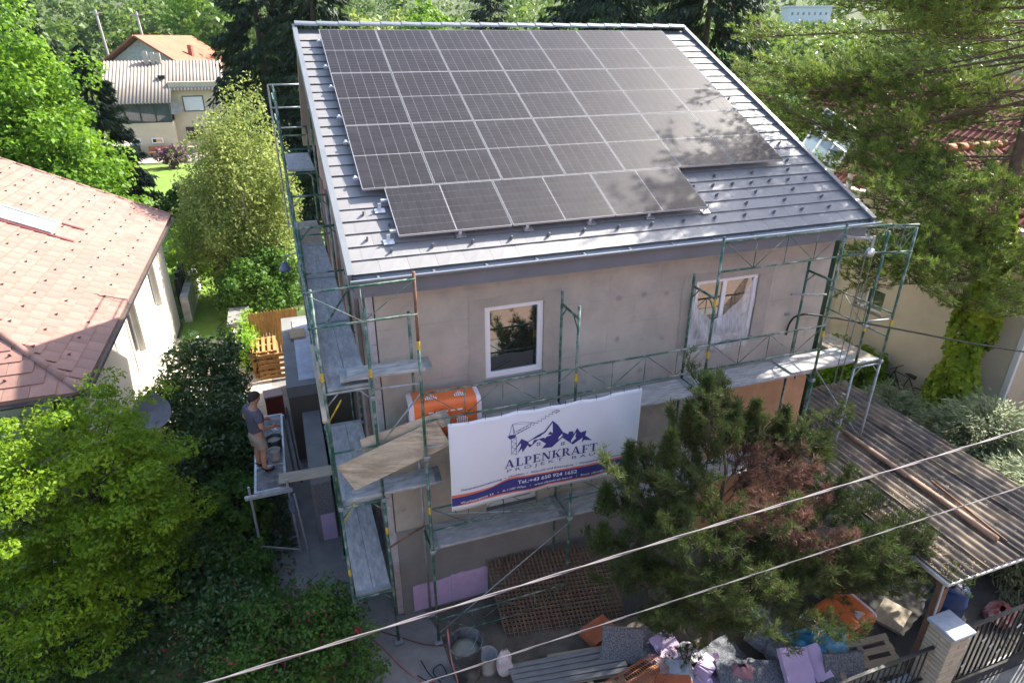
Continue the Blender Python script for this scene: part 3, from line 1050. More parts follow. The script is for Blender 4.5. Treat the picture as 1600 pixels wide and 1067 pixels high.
# guard rails
for i in range(3):
    lattice_rail(fs_, (FX[i] + .03, YO - 0.03, 5.28), (FX[i + 1] - .03, YO - 0.03, 5.28), 0.48)
lattice_rail(fs_, (5.55, YO - 0.03, 7.10), (8.05, YO - 0.03, 7.10), 0.50)
lattice_rail(fs_, (8.05, YO - 0.03, 7.10), (9.05, YO - 0.03, 7.08), 0.50, n=2)
lattice_rail(fs_, (0.52, YO - 0.03, 3.12), (2.98, YO - 0.03, 3.12), 0.45)
lattice_rail(fs_, (3.05, YO - 0.03, 3.12), (5.5, YO - 0.03, 3.12), 0.45)
lattice_rail(fs_, (0.52, YO - 0.02, 0.62), (2.98, YO - 0.02, 0.62), 0.42)
for a, b in (((0.52, YO - .02, 0.3), (2.98, YO - .02, 2.1)), ((5.55, YO - .02, 0.3), (8.0, YO - .02, 2.1)), ((3.02, YO - .01, 2.4), (0.6, YO - .01, 3.0))):
    bar(fs_, 'brace', a, b, 0.012, M_galv)
bar(fs_, 'wall_tie', (7.62, -0.35, 5.75), (8.5, -0.32, 5.62), 0.022, M_galv)
bar(fs_, 'wall_tie', (7.98, -0.5, 3.98), (8.35, -0.1, 3.9), 0.022, M_galv)
bar(fs_, 'wall_tie', (-0.2, -0.62, 2.3), (0.46, -0.42, 2.42), 0.02, M_rust)
# pulley on the tall corner post
pul = thing('pulley_hoist', 'small metal pulley wheel with two hanging ropes at the roof corner', 'pulley', (8.55, -1.0, 6.65))
m = MB(); m.lathe([(0, -.03), (0.085, -.03), (0.06, 0), (0.085, .03), (0, .03)], 18, Matrix.Rotation(R(90), 4, 'X')); m.build('wheel', M_alu, pul, smooth=True)
m = MB(); m.beam((-0.5, 0.1, 0.3), (0.02, 0, 0.25), 0.035, 0.035); m.beam((0, 0, -0.02), (0.02, 0, 0.3), 0.05, 0.02); m.build('arm', M_galv, pul)
for s in (-.085, .085):
    m = MB(); m.tube([(s, 0, 0), (s * 0.9, 0.02, -2.0), (s * 0.7, 0.05, -4.3)], 0.009, 5); m.build('rope', mat('rope_grey', (0.2, 0.19, 0.17)), pul)

# right-hand return of the scaffold
rs_ = thing('scaffold', 'green and grey scaffold return past the right corner of the house', 'scaffold')
for x, top, mt in ((9.06, 6.95, M_green), (9.72, 6.95, M_green)):
    post(rs_, x, YO, 0.1, 4.2, M_galv)
    post(rs_, x, YO, 4.2, top, mt, (5.0,), foot=False)
for x in (9.06, 9.72):
    for yy in (1.65, 4.15):
        post(rs_, x, yy, 0.1, 6.3, M_green)
for yy in (YO, 1.65, 4.15):
    transom(rs_, (9.06, yy, 4.2), (9.72, yy, 4.2), M_galv)
    transom(rs_, (9.06, yy, 2.15), (9.72, yy, 2.15), M_galv)
decky(rs_, 9.10, 9.70, YO + 0.02, 1.62, 4.29, M_decktan, 1)
decky(rs_, 9.10, 9.70, 1.66, 4.12, 4.285, M_decktan, 1)
lattice_rail(rs_, (9.06, YO - .03, 7.06), (9.72, YO - .03, 7.02), 0.5, n=2)
lattice_rail(rs_, (9.74, YO, 6.95), (9.74, 1.65, 6.3), 0.5)
lattice_rail(rs_, (9.74, YO, 5.25), (9.74, 1.65, 5.25), 0.48)
lattice_rail(rs_, (9.74, 1.65, 5.25), (9.74, 4.15, 5.25), 0.48)
bar(rs_, 'brace', (9.06, YO, 5.2), (9.72, YO, 5.15), 0.017, M_galv)
bar(rs_, 'brace', (9.72, YO, 2.4), (9.72, 1.65, 3.9), 0.02, M_galv)
bar(rs_, 'brace', (9.06, YO, 0.6), (9.72, YO, 2.0), 0.016, M_galv)
bar(rs_, 'brace', (9.06, YO, 2.9), (9.72, 1.6, 2.2), 0.018, M_galv)
coupler(rs_, (9.06, YO, 5.1)); coupler(rs_, (9.72, YO, 4.24))

# left run beside the gable
ls_ = thing('scaffold', 'green scaffold with bleached board decks running along the left gable wall', 'scaffold')
LX0, LX1, LY0 = -0.88, -0.20, -0.60
LYS = [LY0 + 2.5 * k for k in range(5)]
for i, y in enumerate(LYS):
    ot = 7.0 if i == 0 else (7.3 if i < 3 else 9.0)
    it = 6.65 if i == 0 else (7.2 if i < 3 else 8.9)
    post(ls_, LX0, y, 0.1, 3.3, M_green, (1.9,) if i == 0 else ())
    post(ls_, LX0, y, 3.3, ot, M_green, (5.6,) if i == 0 else (), foot=False)
    post(ls_, LX1, y, 0.1, 3.3, M_green, (2.6,) if i == 0 else ())
    post(ls_, LX1, y, 3.3, it, M_green, (5.55,) if i == 0 else (), foot=False)
    for z in (1.33, 3.3, 5.38):
        transom(ls_, (LX0, y, z), (LX1, y, z), M_galv if (i == 0 and z > 5) else M_green)
    if i:
        transom(ls_, (LX0, y, 7.2), (LX1, y, 7.2))
        bar(ls_, 'end_rail', (LX0, y, 7.75 if i > 2 else 6.4), (LX1, y, 7.75 if i > 2 else 6.4), 0.017)
    coupler(ls_, (LX0, y, 3.3)); coupler(ls_, (LX1, y, 3.3)); coupler(ls_, (LX1, y, 5.2))
for i in range(4):
    y0, y1 = LYS[i] + 0.02, LYS[i + 1] - 0.02
    decky(ls_, LX0 + 0.05, LX1 - 0.03, y0, y1, 5.45 + 0.004 * i, M_decktan if i == 3 else M_decky, 2)
    if i != 1:
        decky(ls_, LX0 + 0.05, LX1 - 0.03, y0 + (0.0 if i else 0.0), y1, 3.37, M_decky, 2)
    if i < 2:
        decky(ls_, LX0 + 0.05, LX1 - 0.03, y0, y1, 1.40, M_decky, 2)
decky(ls_, LX0 + 0.05, LX1 - 0.03, LYS[3] + 0.02, LYS[4] - 0.02, 7.30, M_decky, 1)
# side guard rails on the outside, all the way back
for i in range(4):
    for z in (5.95, 6.45):
        bar(ls_, 'guard_rail', (LX0 - 0.03, LYS[i], z), (LX0 - 0.03, LYS[i + 1], z), 0.018)
    bar(ls_, 'guard_rail', (LX0 - 0.03, LYS[i], 4.3), (LX0 - 0.03, LYS[i + 1], 4.3), 0.018)
    m = MB(); m.box(LX0 - 0.045, LX0 - 0.015, LYS[i] + 0.02, LYS[i + 1] - 0.02, 5.47, 5.62); m.build('toe_board', M_decktan, ls_)
lattice_rail(ls_, (LX0 + .1, LYS[0] + 0.1, 6.35), (LX1 - .05, LYS[1] - 0.3, 6.1), 0.001, n=1)
for z in (9.0, 8.45, 7.95):
    bar(ls_, 'end_rail', (LX0 - 0.12, LYS[4], z), (LX1 + 0.02, LYS[4], z), 0.02, M_galv)
for k in (0, 1):
    bar(ls_, 'guard_rail', (LX0 - 0.05, LYS[3], 8.3 + 0.5 * k), (LX0 - 0.05, LYS[4], 8.3 + 0.5 * k), 0.018)
m = MB(); m.tube([(LX0 - 0.12, LYS[4], 9.0), (LX0 - 0.12, LYS[4], 5.3)], 0.022, 7); m.build('standard', M_galv, ls_)
# railing that closes the near end between the gable run and the front run
lattice_rail(ls_, (-0.98, LY0 - 0.06, 6.98), (0.50, YO - 0.02, 7.08), 0.52, n=2)
bar(ls_, 'brace', (LX1, LY0, 4.3), (0.49, YO, 5.3), 0.014, M_galv)
bar(ls_, 'end_rail', (LX0, LY0, 4.35), (LX1, LY0, 4.35), 0.018)
bar(ls_, 'end_rail', (LX1, LY0 - 0.02, 5.35), (0.49, YO, 5.45), 0.018, M_galv)
for a in ((LX0, LY0, 4.9), (LX0, LY0, 3.0)):
    bar(ls_, 'brace', a, (LX0 + 0.22, LY0, a[2] + 0.35), 0.012, M_yellow)

def loose_board(name, label, c, length, width, th, rz, tilt=0.0, roll=0.0, material=None, cat='plank', ends=False):
    root = thing(name, label, cat, c)
    root.rotation_euler = Euler((roll, tilt, rz), 'XYZ')
    m = MB(); m.box(-length / 2, length / 2, -width / 2, width / 2, -th / 2, th / 2)
    m.build('board', material or M_deck, root, bevel=0.004)
    if ends:
        for s in (-1, 1):
            m = MB(); m.box(s * (length / 2 - 0.05) - 0.055, s * (length / 2 - 0.05) + 0.055, -width / 2 - 0.002, width / 2 + 0.002, -th / 2 - 0.002, th / 2 + 0.002); m.build('end_plate', M_galv, root)
    return root
loose_board('scaffold_plank', 'bleached plank laid across the top corner gap of the scaffold', (0.05, -0.42, 5.545), 1.35, 0.36, 0.05, R(-2), 0.0, material=M_deck, ends=True)
loose_board('scaffold_plank', 'bleached plank at mid height bridging the scaffold corner under the plywood', (0.0, -0.42, 3.43), 1.55, 0.42, 0.05, R(-4), R(-3), material=M_deck, ends=True)
def ply(label, quad, corner=False):
    q = [Vector(p) for p in quad]
    c0 = sum(q, Vector()) / 4
    root = thing('plywood_board', label, 'board', c0)
    n = (q[1] - q[0]).cross(q[3] - q[0]).normalized() * 0.011
    m = MB()
    m.add([p - c0 - n for p in q] + [p - c0 + n for p in q], [(0, 1, 2, 3), (7, 6, 5, 4), (0, 4, 5, 1), (1, 5, 6, 2), (2, 6, 7, 3), (3, 7, 4, 0)])
    m.build('board', M_ply, root)
    if corner:
        a, b = q[2] - c0, q[3] - c0
        back = (q[1] - q[2]).normalized() * 0.1
        m = MB(); m.add([a - n * 1.3, b - n * 1.3, b + back - n * 1.3, a + back - n * 1.3, a + n * 1.3, b + n * 1.3, b + back + n * 1.3, a + back + n * 1.3],
                        [(0, 1, 2, 3), (7, 6, 5, 4), (0, 4, 5, 1), (1, 5, 6, 2), (2, 6, 7, 3), (3, 7, 4, 0)])
        m.build('end_plate', M_galv, root)
    return root
ply('tan plywood board with a dark gouge slanting up along the scaffold corner', [(-0.85, -0.50, 4.04), (-0.62, -0.53, 3.55), (0.90, -0.84, 4.27), (0.68, -0.80, 4.74)])
ply('second plywood board with a metal corner behind the gouged one', [(-0.45, -0.46, 4.42), (-0.42, -0.48, 4.12), (0.94, -0.80, 4.62), (0.86, -0.78, 4.88)], True)
loose_board('walkway_plank', 'pale plank leading from the aluminium platform to the scaffold', (-1.36, 2.42, 1.97), 1.15, 0.32, 0.04, R(-3), material=mat('pale_wood', (0.42, 0.36, 0.27), var=0.15, scale=3, stretch=(1, 7, 7)))
loose_board('narrow_plank', 'thin pale plank standing upright along the left edge of the gable scaffold', (-0.93, -0.10, 5.35), 1.6, 0.07, 0.05, R(90), R(-20), material=mat('pale_wood', (0.42, 0.36, 0.27)))

# floodlight clipped to the gable scaffold
fl = thing('work_lamp', 'round blue-grey work lamp hanging from an arm on the gable scaffold', 'lamp', (-1.22, 5.6, 5.35))
m = MB(); m.tube([(0, 0, 0.16), (0, 0, 0.30), (0.36, 0.05, 0.34)], 0.015, 7); m.build('arm', M_galv, fl)
m = MB(); m.lathe([(0.0, 0.17), (0.05, 0.16), (0.10, 0.08), (0.135, 0.0), (0.125, -0.03), (0.0, -0.06)], 20); m.build('lamp_shade', mat('blue_grey_enamel', (0.10, 0.14, 0.20), rough=0.3), fl, smooth=True)
# ------------------------------------------------------------------ banner
BX0, BX1, BZ0, BZ1, BY = 0.84, 4.22, 3.03, 4.715, -0.93
def bpos(x, z, off=0.0):
    """point on the slightly slack banner cloth"""
    u = (x - BX0) / (BX1 - BX0)
    v = (z - BZ0) / (BZ1 - BZ0)
    y = -0.012 * math.sin(u * 9.5 + v * 1.3) - 0.012 * math.sin(u * 21 - v * 2.2) * (0.3 + 0.7 * v) - 0.035 * math.sin(math.pi * v) - 0.02 * math.sin(math.pi * u)
    if u > 0.75:
        y -= 0.03 * math.sin((u - 0.75) * 22 + (v - 0.5) * 4) * (u - 0.75) * 3.2
    sag = -0.022 * abs(math.sin(u * math.pi * 6)) * (1 if v > 0.5 else 0.4) * abs(v - 0.5) * 2
    low = 0.03 * math.sin(math.pi * u) * (1 - v) - 0.012 * (1 - v) * math.cos(u * 7)
    return Vector((x, BY + y - off, z + sag + low))
banner = thing('banner', 'white building firm banner with mountain logo tied to the front scaffold', 'banner', (0, 0, 0))
M_cloth = mat('banner_white', (0.72, 0.75, 0.80), rough=0.55, var=0.02, scale=2)
M_navy = mat('print_navy', (0.045, 0.045, 0.21), rough=0.55, var=0.05)
M_orange = mat('print_orange', (0.72, 0.19, 0.10), rough=0.55, var=0.05)
M_pwhite = mat('print_white', (0.74, 0.76, 0.82), rough=0.55, var=0.02)
m = MB(); m.grid(lambda u, v: bpos(BX0 + (BX1 - BX0) * u, BZ0 + (BZ1 - BZ0) * v), 90, 24)
m.build('cloth', M_cloth, banner, smooth=True, solid=-0.002)
def band(name, material, lo, hi, off, x0=BX0 + 0.004, x1=BX1 - 0.004):
    m = MB()
    def f(u, v):
        x = x0 + (x1 - x0) * u
        return bpos(x, lo(x) + (hi(x) - lo(x)) * v, off)
    m.grid(f, 90, 3)
    return m.build(name, material, banner, smooth=True)
def lerp_pts(pts):
    def f(x):
        if x <= pts[0][0]:
            return pts[0][1]
        for (a, b), (c, d) in zip(pts, pts[1:]):
            if x <= c:
                t = (x - a) / (c - a)
                t = t * t * (3 - 2 * t)
                return b + (d - b) * t
        return pts[-1][1]
    return f
otop = lerp_pts([(0.84, 3.372), (1.45, 3.372), (1.85, 3.462), (2.2, 3.425), (2.55, 3.392), (3.2, 3.40), (3.85, 3.43), (4.22, 3.36)])
btop = lerp_pts([(0.84, 3.316), (1.35, 3.33), (1.85, 3.425), (2.2, 3.395), (2.55, 3.362), (3.2, 3.362), (3.85, 3.39), (4.22, 3.31)])
bbot = lerp_pts([(0.84, 3.14), (1.15, 3.165), (1.6, 3.175), (2.3, 3.115), (2.6, 3.13), (3.2, 3.135), (3.75, 3.15), (4.22, 3.10)])
obot = lerp_pts([(0.84, 3.139), (1.12, 3.135), (1.6, 3.14), (2.3, 3.09), (2.6, 3.10), (3.2, 3.105), (3.75, 3.12), (4.22, 3.06)])
band('orange_stripe', M_orange, btop, otop, 0.003)
band('navy_stripe', M_navy, bbot, btop, 0.004)
band('orange_stripe', M_orange, obot, lambda x: bbot(x) + 0.0005, 0.003)

def warp_mesh(name, verts, faces, material, off):
    me = bpy.data.meshes.new(name)
    me.from_pydata([tuple(bpos(x, z, off)) for x, z in verts], [], faces)
    me.materials.append(material)
    o = link(name, me, banner)
    return o
def text(s, x0, x1, z0, h, material, off=0.006, slope=0.0, bold=0.0, name='lettering'):
    cu = bpy.data.curves.new(name, 'FONT')
    cu.body = s
    cu.size = 1.0
    cu.offset = bold
    cu.resolution_u = 3
    to = bpy.data.objects.new(name, cu)
    COL.objects.link(to)
    dg = bpy.context.evaluated_depsgraph_get()
    dg.update()
    me = bpy.data.meshes.new_from_object(to.evaluated_get(dg))
    vs = [tuple(v.co) for v in me.vertices]
    fs = [tuple(p.vertices) for p in me.polygons]
    bpy.data.objects.remove(to)
    ax = [v[0] for v in vs]
    a, b = min(ax), max(ax)
    cap = 0.73
    out = []
    for x, y, _ in vs:
        X = x0 + (x - a) / (b - a) * (x1 - x0)
        sl = slope(X) if callable(slope) else slope * (X - x0)
        out.append((X, z0 + y / cap * h + sl))
    o = warp_mesh(name, out, fs, material, off)
    o['kind'] = 'stuff'
    return o
text('P R O J E K T   B A U', 1.79, 3.37, 3.578, 0.066, M_navy, bold=-0.004)
text('Generalunternehmung  •  Hochbau  •  Abbruch und Entsorgung  •  Personalverleih  •  Sanierungen', 0.995, 4.06, 3.436, 0.042, M_navy,
     slope=lambda x: 0.035 * math.exp(-((x - 1.95) / 0.42) ** 2) + 0.02 * max(0, x - 2.9), bold=0.01)
text('Tel.:+43 650 924 1652', 1.975, 3.062, 3.252, 0.078, M_pwhite, slope=lambda x: 0.03 * math.exp(-((x - 2.0) / 0.3) ** 2), bold=0.018)
text('Wurlitzergasse 33   •   A-1160 Wien   •   www.alpenkraft-bau.at   •   Email: office@alpenkraft-bau.at', 0.985, 4.1, 3.172, 0.044, M_pwhite,
     slope=lambda x: 0.03 * math.exp(-((x - 1.75) / 0.35) ** 2) - 0.015 * math.exp(-((x - 2.6) / 0.4) ** 2), bold=0.012)

# serif capitals built stroke by stroke in a unit cell (width, strokes as quads)
def st(a, b, w0, w1=None):
    """slanted stem between heights: a=(x,z), b=(x,z), horizontal width"""
    w1 = w0 if w1 is None else w1
    return [(a[0], a[1]), (a[0] + w0, a[1]), (b[0] + w1, b[1]), (b[0], b[1])]
def rc_(x0, x1, z0, z1):
    return [(x0, z0), (x1, z0), (x1, z1), (x0, z1)]
def serif(x0, x1, z, up):
    d = 0.06
    return [(x0, z), (x1, z), (x1, z + up * d), (x0, z + up * d)]
def bowl(cx, cz, rx, rz, t, a0=-90, a1=90, n=10):
    out = []
    for k in range(n):
        A, B = R(a0 + (a1 - a0) * k / n), R(a0 + (a1 - a0) * (k + 1) / n)
        q = []
        for ang, s in ((A, 1), (B, 1), (B, 0), (A, 0)):
            ix, iz = (rx, rz) if s else (rx - t * (0.35 + 0.65 * abs(math.cos(ang))), rz - t * 0.42)
            q.append((cx + ix * math.cos(ang), cz + iz * math.sin(ang)))
        out.append(q)
    return out
GL = {
 'A': (0.86, [st((0.04, 0), (0.37, 1), 0.07, 0.10), st((0.58, 0), (0.34, 1), 0.20, 0.14), rc_(0.2, 0.64, 0.28, 0.35), serif(-0.02, 0.22, 0, 1), serif(0.52, 0.88, 0, 1)]),
 'L': (0.68, [rc_(0.12, 0.30, 0, 1), serif(0.02, 0.42, 1, -1), rc_(0.02, 0.66, 0, 0.07), [(0.58, 0.07), (0.66, 0.07), (0.66, 0.30), (0.62, 0.30)]]),
 'P': (0.70, [rc_(0.12, 0.30, 0, 1), serif(0.02, 0.42, 0, 1), serif(0.02, 0.32, 1, -1)] + bowl(0.34, 0.72, 0.32, 0.28, 0.17)),
 'E': (0.72, [rc_(0.12, 0.30, 0, 1), rc_(0.02, 0.66, 0.93, 1), rc_(0.02, 0.68, 0, 0.07), rc_(0.3, 0.5, 0.47, 0.54), rc_(0.47, 0.52, 0.38, 0.63),
              rc_(0.61, 0.66, 0.74, 0.93), [(0.60, 0.07), (0.68, 0.07), (0.68, 0.30), (0.64, 0.30)]]),
 'N': (0.88, [rc_(0.12, 0.19, 0, 1), st((0.62, 0), (0.08, 1), 0.18, 0.20), rc_(0.70, 0.77, 0, 1), serif(0.02, 0.30, 0, 1), serif(0.58, 0.88, 1, -1)]),
 'K': (0.84, [rc_(0.12, 0.30, 0, 1), serif(0.02, 0.42, 0, 1), serif(0.02, 0.42, 1, -1), st((0.30, 0.42), (0.66, 1), 0.09, 0.08), st((0.56, 0), (0.36, 0.58), 0.22, 0.14), serif(0.52, 0.86, 0, 1), serif(0.55, 0.84, 1, -1)]),
 'R': (0.82, [rc_(0.12, 0.30, 0, 1), serif(0.02, 0.42, 0, 1), serif(0.02, 0.32, 1, -1), st((0.60, 0), (0.36, 0.46), 0.22, 0.14), serif(0.60, 0.86, 0, 1)] + bowl(0.34, 0.73, 0.32, 0.27, 0.17)),
 'F': (0.68, [rc_(0.12, 0.30, 0, 1), serif(0.02, 0.42, 0, 1), rc_(0.02, 0.66, 0.93, 1), rc_(0.3, 0.5, 0.46, 0.53), rc_(0.47, 0.52, 0.37, 0.62), rc_(0.61, 0.66, 0.72, 0.93)]),
 'T': (0.78, [rc_(0.30, 0.48, 0, 1), serif(0.18, 0.60, 0, 1), rc_(0.02, 0.76, 0.93, 1), rc_(0.02, 0.07, 0.70, 0.93), rc_(0.71, 0.76, 0.70, 0.93)]),
}
word = 'ALPENKRAFT'
tot = sum(GL[c][0] for c in word) + 0.06 * (len(word) - 1)
sx = (3.415 - 1.748) / tot
x = 1.748
for c in word:
    w, strokes = GL[c]
    vs, fs = [], []
    for k, q in enumerate(strokes):
        o = len(vs)
        vs += [bpos(x + p[0] * sx, 3.668 + p[1] * 0.162, 0.006 + 0.0004 * (k % 9)) for p in q]
        fs.append(tuple(range(o, o + len(q))))
    me = bpy.data.meshes.new('letter'); me.from_pydata([tuple(v) for v in vs], [], fs); me.materials.append(M_navy)
    link('letter', me, banner)
    x += (w + 0.06) * sx
def poly_on(name, pts, material, off):
    tris = tessellate_polygon([[Vector((p[0], p[1], 0)) for p in pts]])
    return warp_mesh(name, pts, [tuple(t) for t in tris], material, off)
poly_on('mountain_emblem', [(2.575, 4.431), (2.676, 4.328), (2.762, 4.175), (2.859, 4.107), (2.875, 4.157), (2.951, 4.148), (2.957, 4.085), (3.018, 4.198), (3.08, 4.099), (3.187, 4.124), (3.167, 4.025), (3.302, 3.905), (3.152, 3.939), (3.11, 3.886), (3.124, 3.993), (2.951, 3.88), (2.76, 4.06), (2.572, 3.904), (2.393, 3.925), (2.465, 4.004), (2.333, 4.125), (2.178, 3.994), (2.141, 4.05), (2.052, 3.922), (2.043, 4.005), (1.967, 3.917), (2.026, 4.063), (2.026, 4.11), (1.901, 3.984), (2.037, 4.191), (2.146, 4.119), (2.313, 4.213), (2.428, 4.254)], M_navy, 0.006)
for w in ([(2.573, 4.393), (2.579, 4.188), (2.532, 4.232), (2.443, 4.117), (2.368, 4.194), (2.447, 4.234)],
          [(3.003, 4.123), (2.988, 4.023), (3.008, 4.005), (2.923, 3.928), (2.911, 3.965)],
          [(2.755, 4.146), (2.757, 4.095), (2.683, 4.03), (2.691, 4.086)],
          [(2.26, 4.158), (2.213, 4.047), (2.162, 4.072), (2.154, 4.11)]):
    poly_on('snow_field', w, M_pwhite, 0.009)
for cx, cz in ((2.329, 4.032), (2.769, 3.932)):
    vs, fs = [], []
    for i in (-1, 1):
        for j in (-1, 1):
            o = len(vs)
            a, b = cx + i * 0.019, cz + j * 0.019
            vs += [(a - .013, b - .013), (a + .013, b - .013), (a + .013, b + .013), (a - .013, b + .013)]
            fs.append((o, o + 1, o + 2, o + 3))
    warp_mesh('house_emblem', vs, fs, M_navy, 0.007)
def stroke(vs, fs, a, b, w):
    d = Vector((b[0] - a[0], b[1] - a[1])).normalized()
    n = Vector((-d.y, d.x)) * w / 2
    o = len(vs)
    vs += [(a[0] + n.x, a[1] + n.y), (b[0] + n.x, b[1] + n.y), (b[0] - n.x, b[1] - n.y), (a[0] - n.x, a[1] - n.y)]
    fs.append((o, o + 1, o + 2, o + 3))
vs, fs = [], []
for a, b, w in (((1.866, 4.24), (1.866, 3.918), .008), ((1.949, 4.22), (1.950, 3.90), .008), ((1.888, 4.495), (1.818, 4.27), .007), ((1.888, 4.495), (1.948, 4.227), .009),
                ((1.905, 4.44), (1.9, 4.25), .006), ((1.888, 4.50), (2.053, 4.512), .004), ((2.053, 4.512), (2.231, 4.479), .004), ((1.888, 4.49), (2.3, 4.46), .004), ((1.948, 4.346), (2.63, 4.627), .007), ((1.954, 4.292), (2.698, 4.597), .010), ((2.63, 4.627), (2.698, 4.60), .012)):
    stroke(vs, fs, a, b, w)
for k in range(6):
    z0, z1 = 4.23 - k * 0.055, 4.23 - (k + 1) * 0.055
    stroke(vs, fs, (1.866 if k % 2 else 1.949, z0), (1.949 if k % 2 else 1.866, z1), .006)
for k in range(22):
    t0, t1 = k / 22, (k + 1) / 22
    top = lambda t: (1.948 + t * 0.682, 4.346 + t * 0.281)
    bot = lambda t: (1.954 + t * 0.72, 4.292 + t * 0.297)
    stroke(vs, fs, (bot if k % 2 else top)(t0), (top if k % 2 else bot)(t1), .006)
warp_mesh('crane_emblem', vs, fs, M_navy, 0.0065)
poly_on('crane_emblem', [(1.801, 4.286), (1.842, 4.306), (1.936, 4.289), (1.93, 4.231), (1.842, 4.227)], M_navy, 0.0078)
for k in range(13):                                   # eyelet ties
    xx = BX0 + 0.05 + k * (BX1 - BX0 - 0.1) / 12
    p = bpos(xx, BZ1 - 0.02, 0.004)
    m = MB(); m.tube([p, p + Vector((0.01, 0.03, 0.06))], 0.006, 5); m.build('tie', M_black, banner)
    if k % 3 == 0:
        p = bpos(xx, BZ0 + 0.02, 0.004)
        m = MB(); m.tube([p, p + Vector((0.02, 0.0, -0.06))], 0.006, 5); m.build('tie', M_black, banner)
# ------------------------------------------------------------------ orange insulation packs
M_opack = mat('orange_wrap', (0.74, 0.17, 0.045), rough=0.35, var=0.07, scale=5, bump=0.25, bscale=9, spec=0.5)
M_pwrap = mat('pale_wrap', (0.66, 0.60, 0.64), rough=0.35, var=0.06, scale=5, bump=0.2, bscale=9)
def pack(label, loc, size, rz, logo_faces=True, tilt=0.0):
    root = thing('insulation_pack', label, 'package', loc, rz)
    root.rotation_euler = Euler((tilt, 0, rz), 'XYZ')
    L, D, H = size
    m = MB()
    def shell(u, v):                       # wrap: rounded rectangle swept along its length
        t = 2 * math.pi * v
        c, s = math.cos(t), math.sin(t)
        sq = (abs(c) ** 8 + abs(s) ** 8) ** (-1 / 8)
        b = 1 + 0.012 * math.sin(u * 23 + v * 40)
        return ((u - 0.5) * L * 0.86, c * sq * D / 2 * b, H / 2 + s * sq * H / 2 * b)
    m.grid(shell, 10, 48)
    m.build('wrap', M_opack, root, smooth=True)
    for s in (-1, 1):
        m = MB()
        def endc(u, v):
            t = 2 * math.pi * v
            c, q = math.cos(t), math.sin(t)
            sq = (abs(c) ** 8 + abs(q) ** 8) ** (-1 / 8)
            k = 1.0 - 0.06 * u * u if u < 1 else 0.9
            return (s * L * (0.43 + 0.07 * u), c * sq * D / 2 * k * 1.002, H / 2 + q * sq * H / 2 * k * 1.002)
        m.grid(endc, 4, 48)
        n = len(m.v)
        m.f.append(tuple(range(n - 49, n - 1)))
        m.build('end_wrap', M_pwrap, root, smooth=True)
    # printed stripe mark on front and top: a round of upright bars plus a short word
    for k, (px, sc) in enumerate([(-0.26, 1.0), (0.14, 1.0)]):
        m = MB()
        for j in range(6):
            hh = [0.11, 0.17, 0.2, 0.2, 0.16, 0.1][j] * H * 1.5
            xx = px * L + j * 0.028 * L
            m.box(xx, xx + 0.016 * L, -D / 2 * 1.03 - 0.003, -D / 2 * 1.03, H * 0.42 - hh / 2, H * 0.42 + hh / 2)
            m.box(xx, xx + 0.016 * L, -D * 0.32, -D * 0.32 + hh * 0.7, H * 1.02, H * 1.02 + 0.003)
        m.build('printed_mark', M_pwhite, root)
    for k in range(5):
        m = MB(); xx = (-0.24 + 0.1 * k) * L
        m.box(xx, xx + 0.07 * L, -D / 2 * 1.03 - 0.003, -D / 2 * 1.03, H * 0.72, H * 0.76)
        m.build('printed_word', M_pwhite, root)
    return root
pack('orange wrapped insulation pack on the upper deck left of the banner', (0.90, -0.44, 4.31), (1.15, 0.48, 0.66), R(-4))
pack('orange wrapped insulation pack lying on the carport floor by the blue bag', (7.35, -3.15, 0.05), (1.3, 0.75, 0.62), R(12), tilt=R(6))

# ------------------------------------------------------------------ aluminium platform with a man
M_galvd = mat('matt_aluminium', (0.45, 0.48, 0.51), rough=0.45, var=0.15, scale=8, metal=0.5)
M_pdeck = mat('dark_platform_ply', (0.15, 0.15, 0.155), rough=0.85, var=0.25, scale=4, stain=(0.36, 0.36, 0.35), stain_scale=3.5, stain_amt=0.7)
PZ = 1.88
pf_ = thing('work_platform', 'aluminium trestle platform with a splashed deck where the man stands', 'platform', (-2.11, 3.75, 0))
x0, x1, y0, y1 = -0.31, 0.31, -1.5, 1.5
m = MB(); m.box(x0 + .04, x1 - .04, y0 + .04, y1 - .04, PZ - 0.03, PZ - 0.008); m.build('deck', M_pdeck, pf_)
for a in (x0, x1 - 0.045):
    m = MB(); m.box(a, a + 0.045, y0, y1, PZ - 0.09, PZ); m.build('side_beam', M_galvd, pf_)
for yy in (y0, y0 + 0.85, y0 + 1.95, y1 - 0.05):
    m = MB(); m.box(x0 + .046, x1 - .046, yy, yy + 0.05, PZ - 0.07, PZ + 0.004); m.build('cross_beam', M_galvd, pf_)
m = MB(); m.beam((x0 - 0.18, y0 - 0.03, PZ - 0.06), (x1 + 0.1, y0 - 0.03, PZ - 0.06), 0.07, 0.07); m.build('end_beam', M_galvd, pf_)
for sx_ in (x0 - 0.08, x1 + 0.02):
    for yy in (y0 + 0.02, y1 - 0.1):
        m = MB(); m.tube([(sx_, yy, PZ + (0.16 if yy < 0 else 0.0)), (sx_ * 1.05, yy + 0.1, 0.01)], 0.026, 7); m.build('leg', M_galvd, pf_)
m = MB(); m.tube([(x0 - 0.1, y0 + 0.12, 0.45), (x1 + 0.05, y0 + 0.12, 0.12)], 0.018, 6); m.build('brace', M_galvd, pf_)
m = MB(); m.tube([(x1 + 0.12, y1 - 0.2, PZ + 0.25), (x1 + 0.26, y0 + 0.9, PZ - 0.6)], 0.022, 7); o = m.build('black_pole', M_black); o.location = pf_.location
tag(o, 'black pole leaning against the right side of the aluminium platform', 'pole')
